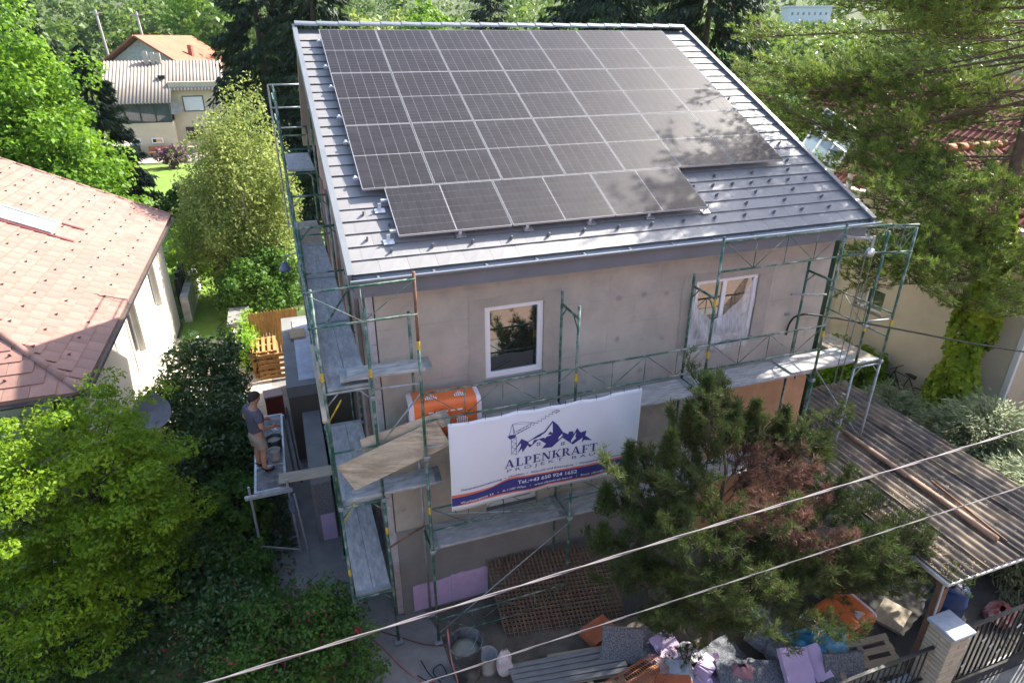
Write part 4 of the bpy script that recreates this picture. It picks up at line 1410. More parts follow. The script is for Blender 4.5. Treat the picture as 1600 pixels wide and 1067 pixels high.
# coiled blue cable hung on a post
cc = thing('cable_coil', 'coiled blue-grey cable hanging below the platform end', 'cable', (-1.70, 2.12, 1.5))
m = MB()
pts = []
for k in range(90):
    t = k / 10 * 2 * math.pi
    pts.append((0.07 * math.cos(t) + 0.0012 * k - .05, 0.05 * math.sin(t * 1.02), 0.17 * math.sin(t) + 0.02 * math.sin(k)))
m.tube(pts, 0.011, 5); m.build('coil', mat('cable_blue', (0.08, 0.11, 0.16), rough=0.5), cc)
m = MB(); m.tube([(0.02, 0, 0.28), (0.12, -0.1, -1.49)], 0.02, 6); m.build('hanger_pole', M_galvd, cc)

# man: body, hair and clothes; local frame faces +y
def skin_body(name, verts, edges, radii, material, parent, root_i=0, sub=2):
    me = bpy.data.meshes.new(name)
    me.from_pydata(verts, edges, [])
    o = link(name, me, parent)
    md = o.modifiers.new('skin', 'SKIN')
    md.use_smooth_shade = True
    lay = me.skin_vertices[0].data
    for i, r in enumerate(radii):
        lay[i].radius = r if isinstance(r, (tuple, list)) else (r, r)
        lay[i].use_root = (i == root_i)
    s = o.modifiers.new('sub', 'SUBSURF')
    s.levels = s.render_levels = sub
    me.materials.append(material)
    return o
man = thing('person', 'man in a grey T-shirt and beige shorts standing on the aluminium platform', 'person', (-2.25, 3.05, PZ - 0.005), R(-62))
man.scale = (1.18, 1.18, 1.0)
M_skin = mat('skin', (0.48, 0.27, 0.19), rough=0.55, var=0.06)
M_hair = mat('dark_hair', (0.035, 0.025, 0.02), rough=0.7, var=0.3, scale=40, bump=0.4, bscale=90)
M_shirt = mat('grey_shirt', (0.115, 0.11, 0.145), rough=0.9, var=0.1, scale=6, bump=0.3, bscale=14)
M_shorts = mat('beige_shorts', (0.36, 0.32, 0.255), rough=0.9, var=0.12, scale=6, bump=0.3, bscale=14)
M_shoe = mat('dark_shoe', (0.03, 0.03, 0.035), rough=0.7)
V, E_, Rr = [], [], []
def jv(p, r, prev=None):
    V.append(p); Rr.append(r)
    if prev is not None:
        E_.append((prev, len(V) - 1))
    return len(V) - 1
pel = jv((0, 0, 0.93), (0.135, 0.10))
wai = jv((0, 0.02, 1.10), (0.125, 0.095), pel)
che = jv((0, 0.03, 1.30), (0.15, 0.105), wai)
nec = jv((0, 0.03, 1.47), (0.075, 0.07), che)
nk2 = jv((0, 0.055, 1.545), 0.055, nec)
hd0 = jv((0, 0.085, 1.60), (0.068, 0.078), nk2)
hd1 = jv((0, 0.095, 1.68), (0.077, 0.095), hd0)
hd2 = jv((0, 0.085, 1.75), (0.062, 0.078), hd1)
nose = jv((0, 0.19, 1.655), 0.014, hd1)
hands = []
for s in (-1, 1):
    hip = jv((s * 0.09, 0, 0.88), 0.095, pel)
    kn = jv((s * 0.105, 0.03, 0.50), 0.058, hip)
    ca = jv((s * 0.108, 0.005, 0.36), 0.056, kn)
    an = jv((s * 0.11, -0.01, 0.09), 0.036, ca)
    ft = jv((s * 0.13, 0.13, 0.04), (0.042, 0.03), an)
    sh = jv((s * 0.185, 0.02, 1.42), 0.062, che)
    el = jv((s * 0.275, -0.03 if s < 0 else 0.0, 1.15), 0.046, sh)
    fa = jv((s * 0.25, 0.10, 1.09), 0.043, el)
    wr = jv((s * 0.19, 0.225, 1.02), 0.028, fa)
    pa = jv((s * 0.165, 0.285, 1.00), (0.036, 0.02), wr)
    hands.append((s, pa))
    for k in range(4):                                # four fingers and a thumb, curled
        fx = s * (0.190 - 0.018 * k)
        f1 = jv((fx, 0.325, 1.005 - 0.008 * k), 0.0095, pa)
        f2 = jv((fx - s * 0.012, 0.350 - 0.004 * k, 0.978 - 0.006 * k), 0.009, f1)
        f3 = jv((fx - s * 0.016, 0.335, 0.952 + 0.003 * k), 0.008, f2)
    t1 = jv((s * 0.135, 0.285, 1.025), 0.011, wr)
    t2 = jv((s * 0.118, 0.318, 1.012), 0.010, t1)
skin_body('body', V, E_, Rr, M_skin, man)
# T-shirt
V2, E2, R2 = [], [], []
def jw(p, r, prev=None):
    V2.append(p); R2.append(r)
    if prev is not None:
        E2.append((prev, len(V2) - 1))
    return len(V2) - 1
b0 = jw((0, 0.0, 0.87), (0.172, 0.135)); b1 = jw((0, 0.02, 1.08), (0.160, 0.125), b0); b2 = jw((0, 0.03, 1.30), (0.175, 0.13), b1); b3 = jw((0, 0.03, 1.44), (0.10, 0.085), b2)
b4 = jw((0, 0.035, 1.49), 0.068, b3)
for s in (-1, 1):
    q0 = jw((s * 0.19, 0.02, 1.42), 0.082, b2); q1 = jw((s * 0.25, -0.01, 1.25), 0.070, q0)
skin_body('shirt', V2, E2, R2, M_shirt, man)
V2, E2, R2 = [], [], []
b0 = jw((0, 0, 0.97), (0.150, 0.115)); b1 = jw((0, 0, 0.86), (0.160, 0.125), b0)
for s in (-1, 1):
    q0 = jw((s * 0.10, 0.01, 0.74), 0.108, b1); q1 = jw((s * 0.112, 0.025, 0.52), 0.092, q0)
skin_body('shorts', V2, E2, R2, M_shorts, man)
for s in (-1, 1):
    V2, E2, R2 = [], [], []
    a0 = jw((s * 0.11, -0.045, 0.05), (0.045, 0.045)); a1 = jw((s * 0.12, 0.06, 0.045), (0.05, 0.04), a0); a2 = jw((s * 0.135, 0.165, 0.035), (0.045, 0.03), a1); a3 = jw((s * 0.11, -0.03, 0.12), 0.046, a0)
    skin_body('shoe', V2, E2, R2, M_shoe, man, sub=1)
m = MB()                                             # hair cap with a nape
def hairf(u, v):
    t = 2 * math.pi * u
    ph = v * math.pi * 0.5
    front = 0.5 + 0.5 * math.sin(t)
    ph *= 1.22 - 0.48 * front
    r = 1.03 + 0.02 * math.sin(u * 60) * math.sin(v * 17)
    return (0.093 * r * math.sin(ph) * math.cos(t), 0.088 + 0.112 * r * math.sin(ph) * math.sin(t), 1.69 + 0.128 * r * math.cos(ph))
m.grid(hairf, 32, 10); m.build('hair', M_hair, man, smooth=True)
for s in (-1, 1):
    m = MB(); m.lathe([(0, 0.012), (0.018, 0.008), (0.026, 0), (0.018, -0.008), (0, -0.012)], 10, Matrix.Translation((s * 0.092, 0.078, 1.655)) @ Matrix.Rotation(R(90), 4, 'Y')); m.build('ear', M_skin, man, smooth=True)
    m = MB(); m.lathe([(0, -.011), (0.01, 0), (0, .011)], 8, Matrix.Translation((s * 0.033, 0.178, 1.685))); m.build('eye', M_black, man, smooth=True)
m = MB(); m.box(-0.022, 0.022, 0.176, 0.182, 1.608, 1.614); m.build('mouth', mat('lips', (0.3, 0.12, 0.1)), man)
for s in (-1, 1):                                     # orange work gloves over both hands
    V2, E2, R2 = [], [], []
    g0 = jw((s * 0.20, 0.20, 1.03), 0.040); g1 = jw((s * 0.168, 0.285, 1.00), (0.043, 0.028), g0)
    for k in range(4):
        fx = s * (0.190 - 0.018 * k)
        f1 = jw((fx, 0.325, 1.005 - 0.008 * k), 0.0125, g1); f2 = jw((fx - s * 0.012, 0.352, 0.976), 0.0115, f1); f3 = jw((fx - s * 0.016, 0.335, 0.948), 0.0105, f2)
    skin_body('glove', V2, E2, R2, mat('orange_glove', (0.45, 0.11, 0.06), rough=0.8), man, sub=1)
tr = thing('trowel', 'plastering trowel held in the orange gloves of the man', 'trowel', man.location + Vector((0.33, 0.10, 0.95)), R(-62))
m = MB(); m.box(-0.12, 0.12, -0.005, 0.0, -0.075, -0.06); m.box(-.12, .12, -.04, .05, -0.078, -0.074); m.build('blade', M_galvd, tr)
m = MB(); m.tube([(-0.09, 0, 0), (0.09, 0, 0)], 0.014, 8); m.build('handle', mat('wood_handle', (0.2, 0.12, 0.06)), tr)

def bucket(name, label, loc, r, h, material, fill=None, cat='bucket', handle=True, fillmat=None):
    root = thing(name, label, cat, loc, random.uniform(0, 6))
    m = MB(); t = 0.012 if r > 0.15 else 0.007
    m.lathe([(0, 0.004), (r * 0.82, 0.004), (r * 0.84, 0.02), (r * 0.97, h * 0.93), (r, h * 0.94), (r * 1.04, h * 0.97), (r * 1.02, h), (r * 0.99, h), (r * 0.96, h * 0.93), (r * 0.82, t), (0, t)], 28)
    m.build('body', material, root, smooth=True)
    if fill:
        m = MB(); m.lathe([(0, h * fill + 0.01), (r * 0.5, h * fill + 0.015), (r * 0.9, h * fill), (r * 0.88, h * fill - 0.05)], 24)
        m.build('contents', fillmat, root, smooth=True)
    if handle:
        m = MB(); m.tube([(r * 1.03 * math.cos(a), 0.02 + 0.2 * r * math.sin(a), h * 0.92 - 0.55 * r * math.sin(a)) for a in [math.pi * k / 10 for k in range(11)]], 0.006, 5)
        m.build('handle', M_galvd, root)
    return root
M_mortar = mat('wet_mortar', (0.27, 0.265, 0.22), rough=0.6, var=0.1, scale=9, bump=0.3)
M_bkt = mat('black_tub', (0.05, 0.055, 0.062), rough=0.6, var=0.3, scale=5, stain=(0.30, 0.31, 0.30), stain_scale=2.8, stain_amt=0.7)
M_bktw = mat('white_tub', (0.50, 0.52, 0.54), rough=0.5, var=0.1, scale=5, stain=(0.32, 0.32, 0.32), stain_scale=4)
bucket('bucket', 'black mortar bucket on the platform beside the man', (-1.98, 3.75, PZ), 0.17, 0.28, M_bkt, 0.75, fillmat=M_mortar)
bucket('bucket', 'white bucket with dark label standing on the platform by the man', (-1.99, 3.32, PZ), 0.125, 0.25, M_bktw, 0.8, fillmat=M_mortar)
bucket('mixing_tub', 'tall grey mixing tub half full of mortar beside the lilac foam boards', (0.80, -1.62, 0.0), 0.29, 0.82, M_bkt, 0.72, cat='tub', fillmat=M_mortar)
bucket('bucket', 'pale empty bucket between the mixing tub and the white sack', (1.18, -1.66, 0.0), 0.16, 0.40, M_bktw, 0.12, fillmat=M_mortar)
bucket('bucket', 'small bucket on the path below the platform', (-1.88, 2.75, 0.0), 0.13, 0.26, M_bkt, 0.5, fillmat=M_mortar)
rb_ = thing('storage_box', 'red box with a pale lid standing behind the platform', 'box', (-2.12, 8.35, 0), R(6))
m = MB(); m.box(-0.24, 0.24, -0.22, 0.22, 0, 0.8); m.build('body', mat('red_box', (0.30, 0.055, 0.03), rough=0.6, var=0.12), rb_, bevel=0.01)
m = MB(); m.box(-0.26, 0.26, -0.24, 0.24, 0.8, 0.85); m.build('lid', mat('pink_lid', (0.55, 0.36, 0.33), rough=0.6), rb_, bevel=0.01)

# ------------------------------------------------------------------ front clutter
M_rebar = mat('rusty_rebar', (0.22, 0.145, 0.095), rough=0.95, var=0.35, scale=8, stain=(0.23, 0.15, 0.09), stain_scale=2)
mesh_stack = []
b0, b1 = Vector((1.66, -1.15, 0.03)), Vector((3.95, -1.55, 0.03))
up = Vector((-0.03, 1.05, 0.84))
for layer in range(5):
    lab = ['front', 'second', 'third', 'fourth', 'rearmost'][layer]
    root = thing('rebar_mesh', 'rusty rebar mesh sheet leaning on the plinth, %s of the stack' % lab, 'rebar mesh', b0 + Vector((0.02 * layer, 0.055 * layer + 0.02, 0)), 0, 'rebar mesh sheets')
    ax = (b1 - b0)
    j = Vector((random.uniform(-.04, .04), 0, random.uniform(-0.03, 0.03)))
    dr = 0.0055 if layer else 0.0065
    nA, nB = 30, 18
    m = MB()
    for k in range(nA):
        p = ax * (k / (nA - 1)) + j
        m.tube([p - up * 0.02, p + up * 1.03], dr, 4, False)
    m.build('long_bars', M_rebar, root)
    m = MB()
    for k in range(nB):
        p = up * ((k + 0.5) / nB) + j - ax * 0.01
        m.tube([p, p + ax * 1.02], dr, 4, False)
    m.build('cross_bars', M_rebar, root)
m = MB(); m.add([(0, 0, 0), (0.5, -0.05, 0), (0.45, 0.2, 0.9), (-0.05, 0.25, 0.85)], [(0, 1, 2, 3)])
o = m.build('dark_board', mat('dark_sheet', (0.06, 0.06, 0.062), var=0.2), solid=0.02); o.location = (4.0, -1.5, 0.01); tag(o, 'dark sheet standing at the right end of the rebar stack', 'board')

def sack(name, label, loc, size, rz, material, lean=0.0, cat='sack'):
    root = thing(name, label, cat, loc, rz)
    root.rotation_euler = Euler((lean, 0, rz), 'XYZ')
    w, d, h = size
    m = MB()
    def f(u, v):
        t = 2 * math.pi * u
        k = math.sin(math.pi * min(max(v, 0.02), 0.98)) ** 0.35
        wob = 1 + 0.07 * math.sin(5 * t + v * 11) + 0.05 * math.sin(9 * v + 3 * t)
        c, s = math.cos(t), math.sin(t)
        return (w / 2 * k * wob * math.copysign(abs(c) ** 0.6, c) * (1 - 0.25 * v), d / 2 * k * wob * math.copysign(abs(s) ** 0.7, s) * (1 - 0.6 * v * v), h * v + 0.02 * math.sin(7 * t) * v)
    m.grid(f, 36, 16)
    m.build('bag', material, root, smooth=True)
    return root
s1 = sack('cement_sack', 'white and red sack beside the pale bucket in front of the mesh', (1.42, -1.86, 0), (0.30, 0.2, 0.62), R(-8), mat('sack_white', (0.60, 0.60, 0.63), rough=0.6, var=0.1, stain=(0.45, 0.12, 0.10), stain_scale=6, stain_amt=0.6))
M_bluebag = mat('blue_bag', (0.045, 0.24, 0.38), rough=0.22, var=0.35, scale=3, stain=(0.42, 0.60, 0.64), stain_scale=2.2, stain_amt=0.75, bump=0.5, bscale=9)
bs_ = thing('plastic_bag', 'shiny blue plastic bag on the rubble pile by the fence', 'plastic bag', (6.72, -3.45, 0.42), R(-10))
m = MB()
def bagf(u, v):
    x, y = (u - 0.5) * 1.25, (v - 0.5) * 0.85
    h = 0.36 * math.exp(-((x - 0.15) / 0.30) ** 2 - (y / 0.33) ** 2) + 0.16 * math.exp(-((x + 0.38) / 0.22) ** 2 - (y / 0.26) ** 2)
    fold = 0.045 * math.sin(9 * x + 7 * y) + 0.035 * math.sin(17 * x - 11 * y + 1) + 0.02 * math.sin(31 * y + 8 * x)
    edge = max(0, 1 - 6 * min(u, 1 - u, v, 1 - v))
    k = 1 + 0.08 * math.sin(13 * u + 5) - 0.08 * math.sin(11 * v)
    return (x * k, y * k, h + fold * (0.5 + h) - 0.30 * edge)
m.grid(bagf, 40, 28); m.build('sheet', M_bluebag, bs_, solid=0.004)
def slab(label, c, size, rot, material, name='foam_slab', cat='foam slab', group=None):
    m = MB(); a, b, h = size
    n = 6
    pl = []
    for (x0, y0), (x1, y1) in zip([(-a, -b), (a, -b), (a, b), (-a, b)], [(a, -b), (a, b), (-a, b), (-a, -b)]):
        for k in range(n):
            t = k / n
            e = 0.0 if k == 0 else random.uniform(-0.012, 0.012)
            pl.append(((x0 + (x1 - x0) * t) / 2 + e, (y0 + (y1 - y0) * t) / 2 + e))
    m.prism(pl, lambda p, q, t: (p, q, t), -h / 2, h / 2)
    o = m.build(name, material)
    o.location = c
    o.rotation_euler = Euler([R(v) for v in rot], 'XYZ')
    tag(o, label, cat, group)
    return o
slab('large bright lilac foam slab leaning on the iron fence', (6.0, -3.70, 0.46), (0.5, 0.58, 0.12), (36, 4, -12), M_pink)
slab('narrow lilac foam slab at the right edge of the large bright one', (6.38, -3.76, 0.46), (0.3, 0.55, 0.10), (36, -22, -12), M_pink)
slab('lilac foam block at the bottom edge beneath the dwarf pine', (4.62, -3.12, 0.32), (0.42, 0.26, 0.2), (10, 12, 30), M_pink)
slab('lilac foam chunk lying left of the lilac block', (4.38, -3.22, 0.22), (0.5, 0.3, 0.14), (6, -10, -20), M_pink)
slab('lilac foam chunk at the very bottom below the lilac block', (4.70, -3.36, 0.15), (0.34, 0.3, 0.16), (-8, 10, 10), M_pink)
slab('broken lilac offcut beside the orange printed box', (4.22, -2.76, 0.30), (0.5, 0.22, 0.09), (12, 20, -35), M_pink)
slab('dusty lilac offcut behind the orange printed box', (4.25, -2.45, 0.30), (0.5, 0.4, 0.08), (25, 10, 20), M_pink)
slab('lilac foam slab at the foot of the orange pack by the carport', (6.95, -3.32, 0.30), (0.5, 0.3, 0.1), (14, -22, 25), M_pink)
slab('speckled grey foam triangle leaning on the pallet', (3.45, -2.30, 0.42), (0.72, 0.6, 0.06), (62, 8, -20), M_eps_grey)
slab('speckled grey foam sheet lying right of the leaning grey piece', (3.95, -2.30, 0.24), (0.66, 0.5, 0.07), (14, 12, 30), M_eps_grey)
slab('long speckled grey foam sheet at the bottom left of the large lilac slab', (5.35, -3.52, 0.30), (1.3, 0.5, 0.06), (14, 4, -18), M_eps_grey)
slab('speckled grey foam board standing behind the iron fence', (6.75, -4.0, 0.40), (0.7, 0.6, 0.07), (64, 0, -14), M_eps_grey)
slab('speckled grey foam piece under the blue bag', (6.45, -3.40, 0.22), (1.1, 0.7, 0.3), (4, 6, 10), M_eps_grey)
slab('speckled grey foam sheet behind the blue bag', (6.15, -2.85, 0.30), (0.8, 0.6, 0.2), (20, -8, 35), M_eps_grey)
slab('speckled grey foam strip beneath the dwarf pine', (5.1, -2.9, 0.16), (0.9, 0.5, 0.08), (6, 10, 15), M_eps_grey)
bx = thing('printed_box', 'grey and white cardboard box with an orange band in the rubble', 'box', (4.12, -3.05, 0.12), R(-40))
bx.rotation_euler = Euler((R(14), R(-20), R(-40)), 'XYZ')
m = MB(); m.box(-0.3, 0.3, -0.2, 0.2, 0, 0.34); m.build('carton', mat('pale_carton', (0.45, 0.47, 0.50), rough=0.8), bx, bevel=0.008)
m = MB(); m.box(-0.304, 0.304, -0.204, -0.06, 0.1, 0.345); m.build('orange_band', mat('carton_orange', (0.6, 0.17, 0.07), rough=0.7), bx)
net = thing('netting_roll', 'roll of rusty orange mesh netting at the bottom edge', 'netting', (3.35, -2.98, 0.12), R(12))
m = MB()
for k in range(26):
    xx = -0.6 + k * 0.048
    m.tube([(xx, 0.30 * math.cos(a), 0.16 + 0.17 * math.sin(a)) for a in [math.pi * j / 8 for j in range(9)]], 0.006, 4, False)
for j in range(9):
    a = math.pi * j / 8
    m.tube([(-0.62, 0.30 * math.cos(a), 0.16 + 0.17 * math.sin(a)), (0.62, 0.30 * math.cos(a), 0.16 + 0.17 * math.sin(a))], 0.006, 4, False)
m.build('mesh', mat('orange_netting', (0.50, 0.20, 0.10), rough=0.8), net)
m = MB(); m.tube([(-0.6, 0, 0.13), (0.6, 0, 0.13)], 0.13, 12); m.build('core_pipe', mat('clay_pipe', (0.44, 0.20, 0.11), rough=0.8, var=0.15), net, smooth=True)
M_pal = mat('pallet_wood', (0.36, 0.29, 0.19), rough=0.9, var=0.22, scale=4, stretch=(1, 7, 7), stain=(0.26, 0.25, 0.24), stain_scale=1.5)
def pallet(label, loc, rz, tilt=(0, 0), material=None):
    root = thing('pallet', label, 'pallet', loc, rz)
    root.rotation_euler = Euler((tilt[0], tilt[1], rz), 'XYZ')
    mt = material or M_pal
    for k in range(5):
        y = -0.4 + k * 0.175
        m = MB(); m.box(-0.6, 0.6, y, y + 0.1, 0.122, 0.144); m.build('top_board', mt, root)
    for k in range(3):
        x = -0.6 + k * 0.55
        m = MB(); m.box(x, x + 0.1, -0.4, 0.4, 0.1, 0.1215); m.build('cross_board', mt, root)
        for j in range(3):
            m = MB(); m.box(x, x + 0.1, -0.4 + j * 0.35, -0.3 + j * 0.35, 0.022, 0.0995); m.build('block', mt, root)
    for j in range(3):
        m = MB(); m.box(-0.6, 0.6, -0.4 + j * 0.35, -0.3 + j * 0.35, 0.0, 0.0215); m.build('bottom_board', mt, root)
    return root
pallet('wooden pallet with grey planks on it at the bottom centre', (2.75, -2.35, 0.03), R(-9))
pallet('wooden pallet lying behind the iron fence by the pillar', (7.25, -4.0, 0.28), R(-6), (R(24), 0))
for k in range(5):
    o = loose_board('timber', 'weathered grey timber %s on the pallet at the bottom centre' % ['nearest the edge', 'second from the edge', 'in the middle', 'fourth from the edge', 'nearest the mesh'][k], (2.45, -2.48 + 0.11 * k, 0.20 + 0.004 * k), 2.0, 0.09, 0.05, R(-9 + k * 0.4), material=mat('grey_timber', (0.20, 0.20, 0.20), var=0.2, stretch=(1, 8, 8)), cat='timber')
o = slab('rusty orange tarp scrap beside the rebar stack', (3.3, -1.72, 0.16), (0.6, 0.4, 0.16), (6, 4, 20), mat('rust_tarp', (0.36, 0.11, 0.05), var=0.2), 'tarp', 'tarp')
# hose and power tools
m = MB()
pts = [(0.64, -1.2, 0.3), (0.56, -1.36, 0.9), (0.52, -1.75, 0.6), (0.55, -1.95, 0.15), (0.2, -1.75, 0.02), (-0.2, -1.2, 0.02), (-0.5, -0.6, 0.02), (-1.0, 0.3, 0.02)]
def smooth_pts(pts, k=5):
    out = []
    P = [Vector(p) for p in pts]
    for i in range(len(P) - 1):
        p0, p1, p2, p3 = P[max(0, i - 1)], P[i], P[i + 1], P[min(len(P) - 1, i + 2)]
        for j in range(k):
            t = j / k
            out.append(0.5 * ((2 * p1) + (p2 - p0) * t + (2 * p0 - 5 * p1 + 4 * p2 - p3) * t * t + (3 * p1 - p0 - 3 * p2 + p3) * t ** 3))
    out.append(P[-1])
    return out
m.tube(smooth_pts(pts), 0.014, 6); o = m.build('hose', mat('red_hose', (0.42, 0.16, 0.14), rough=0.6)); tag(o, 'dull red hose hanging over the rim of the mixing tub', 'hose')
m = MB(); m.tube(smooth_pts([(-0.9, 0.1, 0.015), (-0.2, -0.45, 0.015), (0.25, -0.8, 0.015), (0.62, -0.95, 0.015)]), 0.012, 5); o = m.build('cable', mat('rust_cable', (0.15, 0.07, 0.05))); tag(o, 'brown cable trailing over the concrete by the scaffold foot', 'cable')
m = MB(); m.tube(smooth_pts([(0.1, -1.1, 0.015), (0.22, -1.5, 0.015), (0.45, -1.55, 0.02), (0.42, -1.3, 0.02), (0.25, -1.4, 0.02), (0.36, -1.75, 0.02), (0.3, -1.9, 0.02)]), 0.009, 5); o = m.build('cable', M_black); tag(o, 'thin black cable looped on the ground left of the mixing tub', 'cable')
dm = thing('mixer_drill', 'red and black mixing drill lying left of the tub', 'drill', (0.42, -1.98, 0.05), R(40))
m = MB(); m.tube([(-0.16, 0, 0.08), (0.0, 0, 0.09), (0.13, 0, 0.08)], [0.05, 0.065, 0.035], 10); m.build('motor', mat('tool_red', (0.35, 0.03, 0.03), rough=0.4), dm, smooth=True)
m = MB(); m.tube([(-0.1, -0.16, 0.08), (-0.14, 0, 0.12), (-0.1, 0.16, 0.08)], 0.018, 7); m.tube([(0.13, 0, 0.08), (0.42, 0.02, 0.03)], 0.012, 6); m.build('handle', M_black, dm)
dm2 = copy_tree(dm); dm2.location = (0.20, -1.78, 0.05); dm2.rotation_euler = (0, 0, R(120)); dm2['label'] = 'second red tool lying nearer the scaffold foot'
sl = slab('square concrete paver lying on the path by the scaffold foot', (-0.42, -1.45, 0.035), (0.42, 0.42, 0.05), (0, 0, 8), M_conc, 'paver', 'paver')

# small broken pieces over the rubble heap
rr_ = random.Random(77)
M_whitefoam = mat('white_foam', (0.60, 0.60, 0.60), rough=0.85, var=0.08, scale=12)
M_pinkdust = mat('dusty_lilac_foam', (0.42, 0.30, 0.44), rough=0.9, var=0.2, scale=7, stain=(0.36, 0.33, 0.30), stain_scale=3, stain_amt=0.7)
def shard(label, group, cat, x, y, z, s, material):
    m = MB()
    n = 6
    pl = [(math.cos(2 * math.pi * k / n + rr_.uniform(-.3, .3)) * s * rr_.uniform(.6, 1.1), math.sin(2 * math.pi * k / n + rr_.uniform(-.3, .3)) * s * rr_.uniform(.45, .8)) for k in range(n)]
    m.prism(pl, lambda a, b, t: (a, b, t), -s * rr_.uniform(.12, .25), s * rr_.uniform(.12, .25))
    o = m.build('foam_shard', material)
    o.location = (x, y, z)
    o.rotation_euler = Euler((rr_.uniform(-.6, .6), rr_.uniform(-.6, .6), rr_.uniform(0, 6)), 'XYZ')
    tag(o, label, cat, group)
for k in range(12):
    x = rr_.uniform(3.9, 5.3); shard('small broken lilac foam piece in the rubble under the dwarf pine', 'lilac foam shards', 'foam piece', x, -2.75 - (x - 3.9) * 0.36 + rr_.uniform(-.35, .3), rr_.uniform(.10, .34), rr_.uniform(.08, .17), M_pinkdust if k % 3 else M_pink)
for k in range(9):
    x = rr_.uniform(3.2, 7.2); shard('small speckled grey foam offcut among the rubble', 'grey foam shards', 'foam piece', x, -2.35 - (x - 3.2) * 0.36 + rr_.uniform(-.4, .3), rr_.uniform(.08, .40), rr_.uniform(.09, .2), M_eps_grey)
for k in range(6):
    x = rr_.uniform(3.8, 6.8); shard('small white foam scrap among the rubble', 'white foam scraps', 'foam piece', x, -2.7 - (x - 3.8) * 0.33 + rr_.uniform(-.4, .3), rr_.uniform(.08, .36), rr_.uniform(.05, .11), M_whitefoam)
sack('rubble_bag', 'crumpled white sack beside the orange printed box', (4.5, -2.72, 0.10), (0.45, 0.4, 0.34), R(30), mat('sack_white', (0.60, 0.60, 0.63)))
sack('rubble_bag', 'dirty pink bag in the rubble left of the large lilac slab', (5.15, -3.38, 0.10), (0.5, 0.4, 0.36), R(-20), mat('pink_bag', (0.42, 0.20, 0.22), rough=0.4, var=0.2, bump=0.5, bscale=9))
sack('rubble_bag', 'grey cement bag lying right of the blue plastic bag', (7.05, -3.72, 0.05), (0.6, 0.4, 0.28), R(10), mat('grey_bag', (0.30, 0.27, 0.24), rough=0.8, var=0.2))
# ------------------------------------------------------------------ left neighbour: hipped pink-red roof
M_nroof = mat('pink_red_tile', (0.31, 0.175, 0.138), rough=0.65, var=0.14, scale=2.5, spec=0.4, island=0.10, stain=(0.30, 0.17, 0.15), stain_scale=0.6, stain_amt=0.5)
M_nwall = mat('cream_render', (0.66, 0.61, 0.53), rough=0.95, var=0.06, scale=1.5, bump=0.1)
M_copper = mat('brown_gutter', (0.10, 0.075, 0.065), rough=0.45, var=0.15, metal=0.3)
nb = thing('neighbour_house', 'cream neighbour house with pinkish red hipped roof and skylight', 'house')
EX, EYN, EYF, EZ = -5.02, 3.2, 17.1, 4.2
NP = R(26)
nt_, ns_, nc_ = math.tan(NP), math.sin(NP), math.cos(NP)
RW = 5.6                                                     # half width of the roof
def NE(a, b, d=0):      # east slope: a along +y from the near corner, b up the slope
    return Vector((EX - b * nc_ + d * ns_, EYN + a, EZ + b * ns_ + d * nc_))
def NS_(a, b, d=0):     # front hip slope: a towards -x, b up
    return Vector((EX - a, EYN + b * nc_ - d * ns_, EZ + b * ns_ + d * nc_))
SL = RW / nc_
LEN = EYF - EYN
nroof = MB()
nroof.add([NE(0, 0), NE(LEN, 0), NE(LEN, SL), NE(RW, SL), NS_(2 * RW, 0), NE(LEN, SL) + Vector((-RW, 0, -RW * nt_))],
          [(0, 1, 2, 3), (0, 3, 4), (3, 2, 5, 4)])
nr_o = nroof.build('roof', M_nroof, nb, solid=0.12)
tw, tc = 0.42, 0.30
def slope_tiles(P, inside, parent, mat_, amax, bmax, tw, tc, near, limit, name='roof_tile', lift=0.012, keep=None):
    ox = P(0, 0)
    m = MB()
    w, h = tw - 0.008, tc + 0.02
    q = lambda a, b, d: P(a, b, d) - ox
    m.add([q(0, 0, lift + 0.02), q(w, 0, lift + 0.02), q(w, h, lift), q(0, h, lift), q(0, 0.004, 0.012), q(w, 0.004, 0.012)], [(0, 1, 2, 3), (0, 4, 5, 1), (1, 5, 2), (0, 3, 4)])
    tm = m.mesh(name, mat_, fix=False)
    spots = []
    j = 0
    b = 0.0
    while b < bmax - 0.05:
        a = -(tw / 2) * (j % 2)
        while a < amax:
            if inside(a, b) and inside(a + w, b) and inside(a + w / 2, b + h):
                spots.append((a, b))
            a += tw
        b += tc
        j += 1
    spots.sort(key=lambda s: (P(*s) - near).length)
    if keep:
        spots = [s for s in spots if keep(*s)]
    rest = MB()
    for k, s in enumerate(spots):
        if k < limit:
            o = link(name, tm, parent)
            o.location = P(*s)
        else:
            o0 = P(*s)
            rest.add([o0 + v.co for v in tm.vertices], [tuple(p.vertices) for p in tm.polygons])
    if rest.v:
        rest.build('tile_field', mat_, parent, kind='stuff')
    return spots
CAMP = Vector(cam.location)
spE = slope_tiles(NE, lambda a, b: 0 <= a <= LEN and 0 <= b < SL and b * nc_ < a + 0.0, nr_o, M_nroof, LEN, SL, tw, tc, CAMP, 240, keep=lambda a, b: b < 5.2)
spS = slope_tiles(NS_, lambda a, b: b * nc_ < a and b * nc_ < 2 * RW - a, nr_o, M_nroof, 2 * RW, SL, tw, tc, CAMP, 55, keep=lambda a, b: a < 3.2)
